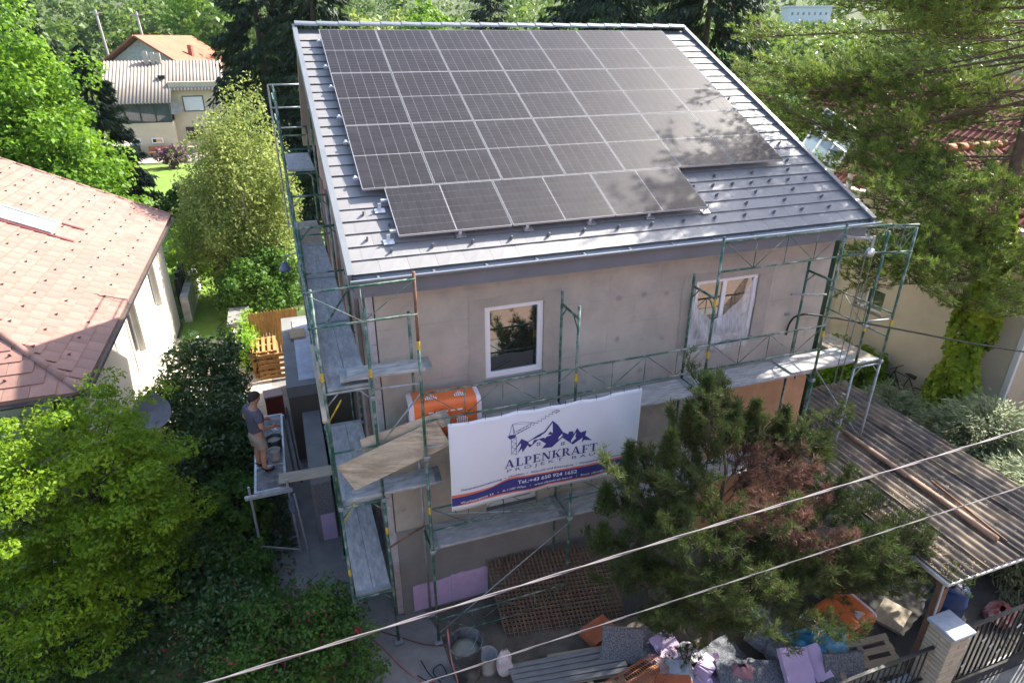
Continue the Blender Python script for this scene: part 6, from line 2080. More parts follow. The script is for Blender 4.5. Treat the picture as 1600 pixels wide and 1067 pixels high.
m = MB(); m.tube([(CX0 - 0.02, CY0 + 0.05, 2.33), (CX0 - 0.02, CY0 + 0.02, 1.5), (CX0 - 0.05, CY0 + 0.02, 0.05)], 0.018, 7); m.build('drain_pipe', M_galvd, cp)
pp = thing('clay_pipe', 'long terracotta half pipe lying along the corrugated carport roof', 'pipe')
for k, (a, b) in enumerate((((9.42, -0.7), (9.40, -2.3)), ((9.40, -2.3), (9.36, -4.05)))):
    m = MB(); m.tube([(a[0], a[1], cz_(*a) + 0.085), (b[0], b[1], cz_(*b) + 0.085)], 0.055, 9); m.build('pipe_length', mat('dusty_terracotta', (0.36, 0.24, 0.17)), pp, smooth=True)
m = MB(); m.tube([(9.75, -2.5, cz_(9.75, -2.5) + .05), (9.52, -4.12, cz_(9.5, -4.1) + .05)], 0.02, 6); o = m.build('iron_bar', M_rust); tag(o, 'thin rusty bar beside the clay pipe on the carport roof', 'bar')
# fallen needles and leaves on the corrugations
rng = np.random.default_rng(5)
n = 34000
px = rng.normal(8.9, 0.75, n); py = rng.uniform(CY0 + 0.1, CY1 - 0.1, n)
keep = np.sin(px * 2.3 + py * 1.1) + np.sin(py * 2.9 - px) + rng.normal(0, .5, n) > -0.2
px, py = px[keep], py[keep]; n = len(px)
keep = (px > CX0 + .05) & (px < CX1 - .05)
px, py = px[keep], py[keep]
ph2 = np.cos(2 * np.pi * (px - CX0) / 0.177)
keep = ph2 < rng.uniform(-1.2, 0.9, len(px))
px, py, ph2 = px[keep], py[keep], ph2[keep]
pz = 2.40 + 0.012 * (py - CY0) + 0.01 * (px - CX0) + 0.028 * ph2 + 0.018
P3 = np.stack([px, py, pz], 1)
me = np_mesh('leaf_litter', leaves(P3, np.tile([0, 0, 1.0], (len(P3), 1)), 0.032, 0.018, rng, 0.35), 4, mat('litter', (0.25, 0.19, 0.12), var=0.4, scale=20, island=0.4))
o = link('leaf_litter', me); tag(o, 'dry brown litter lying in the troughs of the carport roof', 'litter', kind='stuff')

M_iron = mat('black_iron', (0.025, 0.026, 0.028), rough=0.5, var=0.2)
fn = thing('iron_fence', 'black iron railing on a low wall in front of the rubble', 'fence')
FY = -4.62
m = MB(); m.box(3.2, 7.72, FY - 0.16, FY + 0.16, 0, 0.36); m.build('base_wall', mat('fence_wall', (0.34, 0.32, 0.28), var=0.12), fn)
m = MB(); m.box(3.2, 7.70, FY - 0.20, FY + 0.20, 0.36, 0.42); m.build('coping', mat('speckled_coping', (0.46, 0.50, 0.56), var=0.3, scale=14), fn)
m = MB(); m.box(3.2, 7.72, FY - 0.025, FY + 0.025, 1.25, 1.29); m.build('top_rail', M_iron, fn)
m = MB(); m.box(3.2, 7.72, FY - 0.02, FY + 0.02, 0.52, 0.55); m.build('bottom_rail', M_iron, fn)
bm_ = MB(); bm_.box(-0.009, 0.009, -0.009, 0.009, 0.42, 1.25); bme = bm_.mesh('bar', M_iron)
for k in range(36):
    o = link('bar', bme, fn); o.location = (3.3 + k * 0.123, FY, 0)
pi_ = thing('brick_pillar', 'cream brick gate pillar with a grey stone cap', 'pillar', (7.95, -4.62, 0))
M_pbrick = mat('cream_brick', (0.46, 0.40, 0.31), rough=0.9, var=0.1, scale=5, island=0.1)
m = MB(); m.box(-0.19, 0.19, -0.19, 0.19, 0, 1.62); m.build('core', mat('mortar', (0.25, 0.23, 0.2)), pi_)
for r in range(19):
    z = 0.02 + r * 0.084
    for s in (-1, 1):
        m = MB()
        if r % 2:
            m.box(-0.2, 0.2, s * 0.105 - 0.098, s * 0.105 + 0.098, z, z + 0.074)
        else:
            m.box(s * 0.105 - 0.098, s * 0.105 + 0.098, -0.2, 0.2, z, z + 0.074)
        m.build('brick', M_pbrick, pi_, bevel=0.006)
m = MB(); m.box(-0.24, 0.24, -0.24, 0.24, 1.625, 1.69); m.build('cap', mat('cap_stone', (0.36, 0.40, 0.46), var=0.12, scale=6), pi_, bevel=0.01)
gt = thing('iron_gate', 'black iron driveway gate with small white fittings right of the pillar', 'gate', (8.2, -4.62, 0))
for z in (0.12, 1.42):
    m = MB(); m.box(0, 3.6, -0.025, 0.025, z, z + 0.045); m.build('rail', M_iron, gt)
for k in range(26):
    m = MB(); x = 0.04 + k * 0.138
    m.box(x, x + 0.022, -0.012, 0.012, 0.165, 1.42); m.build('bar', M_iron, gt)
    if k % 2:
        m = MB(); zz = 0.45 + 0.5 * ((k * 7) % 3) / 2
        m.beam((x - .03, -0.022, zz), (x + .05, -0.022, zz + .06), 0.012, 0.03); m.build('fitting', M_white, gt)
bb_ = thing('plastic_barrel', 'blue barrel standing under the carport behind the gate', 'barrel', (9.55, -3.6, 0.012))
m = MB(); m.lathe([(0, 0), (0.27, 0), (0.29, 0.05), (0.29, 0.3), (0.305, 0.32), (0.29, 0.34), (0.29, 0.62), (0.305, 0.64), (0.29, 0.66), (0.28, 0.92), (0.2, 0.95), (0, 0.95)], 22); m.build('drum', mat('barrel_blue', (0.015, 0.05, 0.16), rough=0.4), bb_, smooth=True)
m = MB(); m.lathe([(0, 0.95), (0.05, 0.95), (0.05, 0.98), (0, 0.98)], 12); m.build('bung', M_black, bb_)
sack('red_sack', 'crumpled red and pink sack behind the gate', (10.75, -3.9, 0.02), (0.75, 0.55, 0.22), R(20), mat('sack_red', (0.22, 0.05, 0.05), rough=0.7, stain=(0.45, 0.33, 0.33), stain_scale=7, stain_amt=0.9))
slab('beige board leaning on the carport post', (8.35, -2.6, 0.35), (0.8, 0.6, 0.05), (55, 0, 70), mat('tan_board', (0.42, 0.30, 0.17)), 'board', 'board')
slab('pale crate lid under the carport', (8.8, -3.2, 0.06), (0.7, 0.5, 0.06), (0, 0, 25), mat('pale_wood', (0.42, 0.36, 0.27)), 'board', 'board')
m = MB(); m.box(8.6, 9.5, -1.6, -1.0, 0.02, 0.75); o = m.build('storage_chest', mat('grey_chest', (0.22, 0.23, 0.25), var=0.1), bevel=0.02); tag(o, 'grey chest under the left edge of the carport', 'chest')

# ------------------------------------------------------------------ overhead cables
def cable(label, a, b, sag, r, n=3, twist=34, material=None, cat='cable'):
    a, b = Vector(a), Vector(b)
    root = thing('power_cable', label, cat, (0, 0, 0))
    L = (b - a)
    for s in range(n):
        m = MB()
        pts = []
        N = 150
        for k in range(N + 1):
            t = k / N
            p = a + L * t + Vector((0, 0, -sag * 4 * t * (1 - t)))
            th = t * twist * 2 * math.pi + s * 2 * math.pi / n
            pts.append(p + Vector((0, math.cos(th), math.sin(th))) * r * 1.05)
        m.tube(pts, r, 6)
        m.build('strand', material or mat('cable_sheath', (0.21, 0.19, 0.19), rough=0.5, var=0.15), root, smooth=True)
    return root
A1, A2 = Vector((-2.05, -5.5, 5.91)), Vector((6.08, -5.5, 6.27))
d = A2 - A1
cable('upper twisted pair of grey overhead cables crossing the foreground', A1 - d * 0.45, A2 + d * 0.35, 0.0, 0.0062, 2, 13)
A1, A2 = Vector((-0.52, -5.5, 5.23)), Vector((6.5, -5.5, 5.41))
d = A2 - A1
cable('lower thin grey overhead cable crossing the foreground', A1 - d * 0.6, A2 + d * 0.35, 0.0, 0.0042, 2, 15, mat('dark_cable', (0.12, 0.115, 0.12), rough=0.5))
sv = thing('service_cable', 'black service cable running from the wall bracket to the right', 'cable')
m = MB(); m.tube(smooth_pts([(8.02, -0.01, 4.72), (7.98, -0.08, 5.0), (8.10, -0.14, 5.17), (8.6, -0.2, 5.12), (11.0, -0.1, 4.42), (13.5, 0.05, 3.65), (16.4, 0.2, 2.82)]), 0.02, 7); m.build('sheath', M_black, sv, smooth=True)
m = MB(); m.box(7.9, 8.0, -0.03, 0.0, 5.15, 5.19); m.build('bracket', M_galv, sv)
# ------------------------------------------------------------------ vegetation
BARK = mat('bark_brown', (0.10, 0.075, 0.055), rough=0.95, var=0.3, scale=6, bump=0.6, bscale=14)
BARKP = mat('bark_pine', (0.125, 0.085, 0.06), rough=0.95, var=0.3, scale=6, bump=0.6, bscale=12)
BARKW = mat('bark_birch', (0.50, 0.46, 0.40), rough=0.9, var=0.2, scale=4, stain=(0.12, 0.10, 0.09), stain_scale=4)
L_ymaple = leaf_mat('leaf_yellow_green', (0.085, 0.19, 0.012), (0.27, 0.40, 0.020), 0.42)
L_maple = leaf_mat('leaf_fresh_green', (0.065, 0.17, 0.012), (0.20, 0.36, 0.030), 0.42)
L_birch = leaf_mat('leaf_pale_olive', (0.16, 0.23, 0.05), (0.38, 0.44, 0.13), 0.35)
L_laurel = leaf_mat('leaf_laurel', (0.017, 0.055, 0.013), (0.065, 0.14, 0.028), 0.22, 0.35, 0.5)
L_mid = leaf_mat('leaf_mid_green', (0.035, 0.10, 0.015), (0.11, 0.22, 0.03), 0.35)
L_bright = leaf_mat('leaf_bright', (0.11, 0.25, 0.015), (0.27, 0.45, 0.03), 0.45)
L_ivy = leaf_mat('leaf_ivy_yellow', (0.12, 0.24, 0.012), (0.36, 0.46, 0.03), 0.4)  # yellow-green colour range of the ivy leaves
L_spruce = leaf_mat('needle_spruce', (0.010, 0.026, 0.012), (0.036, 0.065, 0.022), 0.12, 0.6)
L_pine = leaf_mat('needle_pine', (0.055, 0.112, 0.022), (0.27, 0.375, 0.066), 0.28, 0.45, clump=2.2)
L_dwarf = leaf_mat('needle_dwarf_pine', (0.032, 0.060, 0.018), (0.115, 0.155, 0.042), 0.25, 0.5, clump=1.5)
L_dead = leaf_mat('needle_dead', (0.12, 0.065, 0.045), (0.24, 0.14, 0.10), 0.2, 0.7)
L_jun = leaf_mat('needle_juniper', (0.12, 0.165, 0.085), (0.36, 0.40, 0.22), 0.25, 0.6, clump=1.6)
L_hill = leaf_mat('leaf_far_wood', (0.04, 0.095, 0.018), (0.15, 0.23, 0.045), 0.35, clump=0.12)
L_red = leaf_mat('flower_red', (0.25, 0.02, 0.03), (0.45, 0.08, 0.09), 0.3)

# --- Japanese maple, bottom left: flat overlapping fans of small leaves
broad_tree('maple_tree', 'yellow-green maple filling the lower left corner', (-5.2, 2.4, 0), (-5.55, 1.9, 2.35), (2.25, 1.85, 2.1), 430, 185, 0.075, L_ymaple, BARK, 0.10,
           seed=3, cr=(0.10, 0.27), flat=0.32, jit=0.5, wid=0.5, hollow=0.42, low=-0.95, lump=0.26, limbs=26)
# --- laurels and shrubs between the neighbour and the platform
for lab, b, c, r, n, per, lf, mt, sd_ in (
    ('tall dark laurel bush behind the platform', (-3.75, 8.2, 0), (-3.75, 8.2, 1.35), (1.15, 1.7, 1.45), 150, 75, 0.13, L_laurel, 21),
    ('dark laurel bush left of the man on the platform', (-3.35, 5.4, 0), (-3.35, 5.4, 1.15), (1.05, 1.4, 1.3), 130, 75, 0.12, L_laurel, 22),
    ('mid green laurel bush below the platform end', (-2.95, 3.3, 0), (-2.95, 3.3, 0.85), (0.62, 0.9, 1.0), 80, 80, 0.12, L_mid, 23),
    ('low green shrub at the platform foot', (-2.75, 1.75, 0), (-2.75, 1.75, 0.4), (0.5, 0.6, 0.5), 45, 70, 0.10, L_mid, 26),
    ('shaded laurel low beside the maple', (-3.55, 2.0, 0), (-3.55, 2.0, 0.45), (0.9, 1.1, 0.6), 70, 70, 0.11, L_laurel, 24),
    ('dark evergreen shrub under the neighbour roof corner', (-5.0, 5.2, 0), (-5.1, 5.2, 0.7), (0.6, 1.0, 0.8), 60, 70, 0.10, L_mid, 25)):
    broad_tree('laurel_shrub', lab, b, c, r, n, per, lf, mt, BARK, 0.05, 'shrub', seed=sd_, low=-0.8, wid=0.45, cr=(0.2, 0.32), limbs=8, part='foliage')
broad_tree('flowering_shrub', 'mixed green bush with reddish shoots at the bottom edge', (-1.95, -0.6, 0), (-1.95, -0.55, 0.65), (1.15, 1.0, 0.85), 170, 75, 0.075, L_mid, BARK, 0.04, 'shrub', seed=31, part='foliage', wid=0.5)
broad_tree('flowering_shrub', 'darker bush with dull red tips left of the bottom bush', (-2.95, 0.3, 0), (-3.0, 0.35, 0.5), (0.9, 0.9, 0.7), 110, 70, 0.075, L_laurel, BARK, 0.04, 'shrub', seed=32, part='foliage', wid=0.5)
broad_tree('flowering_shrub', 'small rose bush with a red bloom beside the scaffold foot', (-0.98, -1.25, 0), (-0.98, -1.25, 0.6), (0.5, 0.45, 0.75), 50, 60, 0.06, L_mid, BARK, 0.025, 'shrub', seed=33, part='foliage')
rng = np.random.default_rng(34)
pts = np.concatenate([np.array([-2.0, -0.5, 0.75]) + rng.normal(0, 1, (420, 3)) * [0.7, 0.6, 0.38], np.array([-3.0, 0.3, 0.6]) + rng.normal(0, 1, (160, 3)) * [.6, .5, .3], np.array([-0.9, -1.2, 1.28]) + rng.normal(0, .03, (40, 3))])
o = link('red_shoots', np_mesh('red_shoots', leaves(pts, np.tile([0, 0, 1.], (len(pts), 1)), 0.055, 0.04, rng), 4, L_red))
tag(o, 'scattered dull red shoots and petals over the bottom bushes', 'blossom', kind='stuff')
# ground cover in the dark garden
rng = np.random.default_rng(41)
n = 26000
gx, gy = rng.uniform(-8.5, -1.9, n), rng.uniform(-2.2, 5.5, n)
k_ = (np.sin(gx * 2.1) * np.cos(gy * 1.7) + rng.normal(0, .6, n)) > -0.35
gx, gy = gx[k_], gy[k_]
P3 = np.stack([gx, gy, rng.uniform(0.01, 0.22, len(gx))], 1)
o = link('ground_cover', np_mesh('ground_cover', leaves(P3, np.tile([0, 0, 1.], (len(P3), 1)), 0.10, 0.05, rng, 0.7), 4, L_laurel))
tag(o, 'dark low ground cover under the garden shrubs', 'ground cover', kind='stuff')
# garden rubbish in the shade
for k, (a, b, lab) in enumerate((((-4.2, 3.3, 0.3), (-3.5, 3.9, 0.4), 'pale rod lying in the dark shrubs'), ((-4.1, 3.0, 0.25), (-3.4, 3.2, 0.35), 'second pale rod lying nearer the maple'))):
    m = MB(); m.tube([a, b], 0.018, 6); o = m.build('rod', M_galv); tag(o, lab, 'rod')

# --- climbing leaves on garden wall
def leaf_skin(name, label, cat, pts, nrm, size, mt, rng, group=None):
    o = link(name, np_mesh(name, leaves(pts, nrm, size, size * 0.85, rng, 0.45), 4, mt))
    tag(o, label, cat, group)
    return o
rng = np.random.default_rng(51)
n = 2600
t = rng.uniform(0, 1, n)
P3 = np.stack([-2.85 + rng.normal(0, .16, n), 11.4 + t * 3.0, rng.uniform(0.1, 1.25, n)], 1)
leaf_skin('creeper', 'bright green creeper covering the low wall beside the pallets', 'creeper', P3, np.tile([0.7, -0.3, 0.6], (n, 1)), 0.10, L_bright, rng)

# --- trees to the left and behind
broad_tree('deciduous_tree', 'large fresh green tree at the upper left behind the neighbour roof', (-12.0, 24, 0), (-12.0, 24.0, 5.5), (4.3, 4.0, 4.8), 430, 190, 0.185, L_maple, BARK, 0.3, seed=61, cr=(0.13, 0.24), low=-0.95, hollow=0.42, wid=0.7, lump=0.2)
broad_tree('deciduous_tree', 'lower green tree between the neighbour roof and the lawn', (-8.9, 21.5, 0), (-8.9, 21.5, 2.3), (2.2, 2.0, 2.1), 130, 150, 0.165, L_maple, BARK, 0.18, seed=62, cr=(0.17, 0.3), low=-0.95, wid=0.7)
broad_tree('birch_tree', 'pale olive birch with drooping twigs between the houses', (-2.35, 18.3, 0), (-2.35, 18.3, 3.9), (1.75, 1.9, 4.0), 360, 120, 0.12, L_birch, BARKW, 0.11, seed=63, cr=(0.15, 0.27), low=-0.95, flat=1.5, hollow=0.3, droop=0.8, jit=0.9, wid=0.55, lump=0.2, limbs=24)
broad_tree('birch_tree', 'lower pale birch in front of the lawn', (-3.75, 19.2, 0), (-3.75, 19.2, 2.7), (1.5, 1.6, 2.6), 190, 110, 0.12, L_birch, BARKW, 0.08, seed=68, cr=(0.17, 0.3), low=-0.95, flat=1.4, hollow=0.3, droop=0.8, jit=0.9, wid=0.55)
broad_tree('shrub', 'green shrub at the foot of the birch', (-2.5, 16.6, 0), (-2.4, 16.4, 1.3), (1.5, 1.5, 1.4), 110, 90, 0.13, L_mid, BARK, 0.05, 'shrub', seed=64, part='foliage')
broad_tree('shrub', 'round shrub edging the neighbour lawn', (-5.35, 22.5, 0), (-5.35, 22.4, 1.2), (0.9, 1.5, 1.3), 70, 80, 0.14, L_bright, BARK, 0.05, 'shrub', seed=65, part='foliage')
broad_tree('shrub', 'dark shrub at the corner of the lawn', (-6.8, 34, 0), (-6.4, 34, 1.0), (1.8, 1.2, 1.1), 70, 70, 0.2, L_mid, BARK, 0.05, 'shrub', seed=66, part='foliage')
broad_tree('lilac_bush', 'bush with purple blossom on the lawn edge', (-9.2, 54, 0), (-9.2, 54, 1.0), (1.3, 0.8, 0.9), 50, 60, 0.2, leaf_mat('leaf_lilac', (0.06, 0.10, 0.03), (0.35, 0.14, 0.28), 0.3), BARK, 0.05, 'shrub', seed=67, part='foliage')

def spruce(name, label, base, h, r, n_b, per, mt, seed, group=None, leaf=0.42, start=0.04):
    rng = np.random.default_rng(seed)
    root = thing(name, label, 'tree', base, 0, group)
    P, D = [], []
    for k in range(n_b):
        t = start + (1 - start) * (k + rng.uniform(0, 1)) / n_b
        z = h * t
        rad = r * (1 - t) ** 0.62 * rng.uniform(0.75, 1.12) + 0.15
        a = rng.uniform(0, 2 * np.pi)
        out = np.array([np.cos(a), np.sin(a), 0])
        s = rng.uniform(0.15, 1, per) ** 0.6
        q = out * (rad * s)[:, None]
        q[:, 2] = z - 0.28 * rad * s ** 1.5 + 0.10 * rad * s ** 4
        side = np.cross(out, [0, 0, 1])
        q += side * (rng.normal(0, 0.16, per) * (0.3 + s) * rad * 0.5)[:, None]
        q[:, 2] -= rng.exponential(0.10, per) * (0.5 + rad * 0.22)
        P.append(q)
        D.append(np.tile(out * 0.8 + np.array([0, 0, -0.75]), (per, 1)))
    P, D = np.concatenate(P), np.concatenate(D)
    n = len(P)
    t = unit(D + rng.normal(0, 0.35, (n, 3)))
    nr = unit(rng.normal(0, 0.5, (n, 3)) + np.array([0, 0, 0.8]))
    s_ = unit(np.cross(t, nr))
    L = leaf * rng.uniform(0.6, 1.3, (n, 1))
    Wd = L * 0.30
    v = np.stack([P - t * L * .4, P + s_ * Wd * .5, P + t * L * .6, P - s_ * Wd * .5], 1).reshape(-1, 3)
    link('crown', np_mesh('crown', v, 4, mt), root)
    m = MB(); m.tube([(0, 0, -0.1), (0, 0, h * 0.5), (0, 0, h)], [h * 0.016 + 0.05, h * 0.009, 0.02], 8); m.build('trunk', BARK, root, smooth=True)
    return root
spruce('spruce_tree', 'dark spruce left of the main roof ridge', (-1.0, 34, 0), 19, 3.9, 330, 100, L_spruce, 71)
spruce('spruce_tree', 'tall dark spruce just left of the roof corner', (1.9, 31, 0), 18.5, 3.6, 310, 100, L_spruce, 72)
spruce('spruce_tree', 'massive dark spruce behind the right half of the ridge', (16.6, 25, 0), 19.5, 6.0, 420, 110, L_spruce, 73)
spruce('spruce_tree', 'dark spruce overlapping the right end of the ridge', (22.8, 25, 0), 19, 5.4, 380, 110, L_spruce, 74)
spruce('spruce_tree', 'dark conifer behind the large fresh green tree', (-14.0, 34, 0), 16.5, 5.2, 320, 90, L_spruce, 75)
spruce('spruce_tree', 'ragged conifer between fresh green tree and the back house', (-9.9, 33, 0), 9.8, 2.5, 200, 70, L_spruce, 76)
spruce('spruce_tree', 'spruce far behind above the middle of the ridge', (22.0, 62, 0), 18, 4.6, 240, 70, L_spruce, 77)
broad_tree('deciduous_tree', 'rounded mid green tree in the gap behind the conservatory', (17.5, 13.5, 0), (17.5, 13.5, 4.0), (3.2, 2.6, 4.0), 170, 90, 0.2, L_mid, BARK, 0.2, seed=78, low=-0.95)

# --- far wooded slope: individual outlines melt into one mass
rng = np.random.default_rng(81)
FP, FN, FS = [], [], []
kinds = []
sp = []
for k in range(1020):
    rr = 76 + 560 * rng.uniform(0, 1) ** 1.5
    a = rng.uniform(R(-34), R(76))
    x, y = rr * math.sin(a), rr * math.cos(a) - 9
    if y < 60 or (-21 < x < -4 and y < 101) or (abs(x - 143) < 16 and 90 < y < 170 and False):
        continue
    if math.hypot(x - 143, y - 152) < 13:
        continue
    sp.append((rr, x, y))
for k in range(26):
    rr = 95 + 105 * rng.uniform(0, 1)
    a = R(41.8 + rng.uniform(-4, 4))
    sp.append((rr, rr * math.sin(a) - 1, rr * math.cos(a) - 9))
for rr, x, y in sp:
    h = rng.uniform(7, 13) if rr < 300 else rng.uniform(10, 17)
    w = h * rng.uniform(0.34, 0.5)
    if abs(math.degrees(math.atan2(x + 1, y + 9)) - 41.8) < 4.0 and rr < 222:      # low growth below the white building
        h = min(h, 10.0 + 0.016 * rr - hill(x, y))
        w = max(1.8, min(w, h * 0.9))
        if h < 1.5:
            continue
    nc = 22 if rr < 160 else 10
    per = 26 if rr < 160 else 15
    cc, cr_ = crown_clumps((x, y, hill(x, y) + h * 0.52), (w, w, h * 0.52), nc, rng, (0.22, 0.4), 0.4, -0.6, 0.2)
    p, nr = clump_points(cc, cr_, per, rng, 0.5, 0.8)
    FP.append(p); FN.append(nr)
    FS.append(np.full(len(p), min(1.5, 0.55 + rr * 0.0022)))
FP, FN, FS = np.concatenate(FP), np.concatenate(FN), np.concatenate(FS)
v = leaves(FP, FN, 1.0, 0.75, rng, 0.5).reshape(-1, 4, 3)
c = FP[:, None, :]
v = (c + (v - c) * FS[:, None, None]).reshape(-1, 3)
o = link('far_wood', np_mesh('far_wood', v, 4, L_hill))
tag(o, 'wooded slope of deciduous trees filling the top of the picture', 'wood', kind='stuff')
for k, (x, y, h, w, mt, lab) in enumerate((
        (-28, 72, 13, 5.0, L_maple, 'green tree at the far top left above the conifer'), (-24, 62, 11, 4.2, L_mid, 'dark green tree left of the two poles'),
        (-8, 105, 16, 5.2, L_maple, 'rounded light tree behind the orange roof'), (2.5, 70, 12, 4.2, L_mid, 'tree above the left end of the ridge'),
        (9.5, 60, 12, 3.8, L_birch, 'pale tree above the left third of the ridge'), (15.5, 66, 12.5, 3.4, L_maple, 'yellow-green tree above the middle of the ridge'),
        (27, 52, 12, 4.0, L_mid, 'green tree right of the massive spruce'), (38, 50, 10, 4.0, L_mid, 'tree behind the pine below the white building'), (31, 34, 9, 3.6, L_mid, 'tree close behind the red roof'))):
    broad_tree('deciduous_tree', lab, (x, y, hill(x, y)), (x, y, hill(x, y) + h * 0.55), (w, w, h * 0.5), 130, 75, 0.42, mt, BARK, 0.25, seed=90 + k, cr=(0.16, 0.28), group='trees behind the houses')

# --- pines
def pine(name, label, base, top, limbs, mt, bark, seed, r0, tuft=0.15, per=15, width=0.009, sub_len=(0.5, 1.3), sub_step=0.32, tuft_step=0.10, extra=None, dead=None, up=0.25, spread=0.75, droop=0.0, att=(-0.6, 0.6), inner=0.25, fill=0, near=3.0, jit=0.25, fill_n=0, leaders=(), fill_up=0, zj=1.0):
    rng = np.random.default_rng(seed)
    root = thing(name, label, 'tree', base)
    b = Vector(base)
    topv = Vector(top) - b
    mb = MB()
    pts = [topv * (k / 7) + Vector((math.sin(k * 1.3), math.cos(k * 1.7), 0)) * 0.08 * (k > 0) for k in range(8)]
    mb.tube(pts, [r0 * (1 - 0.85 * k / 7) for k in range(8)], 10)
    B, D = [], []
    limbs = [(Vector(e), None) for e in limbs]
    nl = fill_n or len(limbs)
    for q in range(fill):
        i = int(rng.integers(0, nl))
        dv = rng.normal(0, jit * 2.2, 3) * np.array([1, 1, zj])
        limbs.append((limbs[i][0] + Vector(dv) - Vector((0, 0, jit * 0.3)), i))
    n0 = len(limbs) - fill
    for q in range(fill_up):
        i = int(rng.integers(nl, n0))
        limbs.append((limbs[i][0] + Vector(rng.normal(0, jit * 1.6, 3)), i))
    curves = []
    for li, (e, par) in enumerate(limbs):
        rng = np.random.default_rng(seed * 1000 + li)
        e = Vector(e) - b
        if par is None:
            zz = min(max(e.z + rng.uniform(*att), topv.z * 0.08), topv.z * 0.97)
            s = topv * (zz / topv.z)
        else:
            pc = curves[par]
            s = pc[int(len(pc) * rng.uniform(0.3, 0.75))]
        L = (e - s).length
        mid = s.lerp(e, 0.5) + Vector((0, 0, -0.06 * L + droop * L)) + Vector(rng.normal(0, 0.05 * L, 3))
        curve = smooth_pts([s, mid, e], 8)
        curves.append(curve)
        rl = max(0.009, min(r0 * 0.3, 0.0062 * L + 0.005)) * (1 if par is None else 0.6)
        mb.tube(curve, [rl * (1 - 0.8 * k / (len(curve) - 1)) for k in range(len(curve))], 6)
        d = (e - s).normalized()
        nsub = int(L / sub_step) + 2
        for q in range(nsub):
            t = inner + (1 - inner) * (q + rng.uniform(0, 1)) / nsub
            i = min(int(t * (len(curve) - 1)), len(curve) - 2)
            p = curve[i].lerp(curve[i + 1], t * (len(curve) - 1) - i)
            side = d.cross(Vector((0, 0, 1)))
            if side.length < 0.05:
                side = Vector((1, 0, 0))
            side.normalize()
            dirv = (d * rng.uniform(0.3, 0.9) + side * rng.uniform(-1, 1) + Vector((0, 0, up * rng.uniform(-0.3, 1.5)))).normalized()
            ln = rng.uniform(*sub_len) * (1.15 - 0.55 * t)
            q2 = p + dirv * ln
            mb.tube([p, q2], [0.010, 0.004], 4, False)
            nt_ = max(2, int(ln / tuft_step))
            for k in range(nt_):
                f = 0.3 + 0.7 * (k + 1) / nt_
                B.append(p + dirv * ln * f + Vector(rng.normal(0, 0.03, 3)))
                D.append((dirv + Vector((0, 0, up * 0.8))).normalized())
    for tip, ln in leaders:
        tip = Vector(tip) - b
        bot = tip - Vector((0, 0, ln))
        mb.tube([bot, tip], [0.014, 0.006], 5)
        nn = int(ln / 0.012)
        for k in range(nn):
            t = k / nn
            a = k * 2.4
            rr_ = 0.14 * (1 - t) ** 0.7 + 0.015
            for f in (0.4, 1.0):
                B.append(bot.lerp(tip, t) + Vector((math.cos(a), math.sin(a), 0.35)) * rr_ * f)
                D.append(Vector((math.cos(a) * 0.6, math.sin(a) * 0.6, 0.8)).normalized())
    mb.build('trunk', bark, root, smooth=True)
    B, D = np.array([tuple(x) for x in B]), np.array([tuple(x) for x in D])
    if dead is not None:
        dc, dr = np.array(dead[0]) - np.array(base), np.array(dead[1])
        dm_ = (((B - dc) / dr) ** 2).sum(1) + rng.normal(0, 0.25, len(B)) < 1
        me = np_mesh('dead_needles', needles(B[dm_], D[dm_], tuft, width, per, rng, spread), 4, L_dead)
        link('dead_needles', me, root)
        B, D = B[~dm_], D[~dm_]
    link('crown', np_mesh('crown', needles(B, D, tuft, width, per, rng, spread), 4, mt), root)
    return root
big = [(10.71, 6.0, 10.08), (10.84, 5.5, 8.88), (12.14, 6.0, 9.3), (12.86, 6.0, 9.3), (13.43, 5.0, 9.18), (14.28, 4.5, 8.24), (12.64, 6.0, 8.32), (15.11, 5.0, 10.09), (15.6, 4.0, 9.19), (12.87, 3.5, 7.31), (13.63, 3.0, 6.56), (14.44, 3.0, 7.31), (15.7, 3.0, 8.03), (17.19, 4.0, 9.79), (10.77, 1.0, 5.4), (11.32, 1.2, 5.8), (13.32, 1.5, 5.51), (13.59, 1.0, 4.84), (15.88, 2.0, 6.12), (15.95, 1.0, 4.89), (14.41, 5.0, 10.86), (15.45, 4.0, 10.66), (15.96, 2.0, 6.91), (13.15, 5.5, 8.84), (14.99, 4.0, 8.42), (11.82, 0.6, 5.11), (13.56, 1.0, 5.94), (14.76, 0.6, 4.34), (17.16, 3.0, 8.6), (13.59, 5.0, 9.5), (11.53, 6.0, 9.47), (16.15, 3.5, 9.05), (13.36, 5.0, 7.9), (14.0, 2.0, 6.43), (15.0, 0.2, 6.9), (16.2, -0.3, 6.0), (14.6, 0.0, 8.2), (16.4, 0.3, 8.6), (15.4, -0.4, 9.6), (15.2, 0.3, 5.4), (12.4, 0.8, 5.6), (12.9, 1.2, 6.2), (14.2, 0.8, 5.3), (15.0, 0.6, 6.0), (13.0, 2.4, 7.0), (14.6, 1.6, 6.8), (12.0, 2.0, 6.6), (13.4, 3.6, 7.6), (14.9, 2.6, 8.4)]
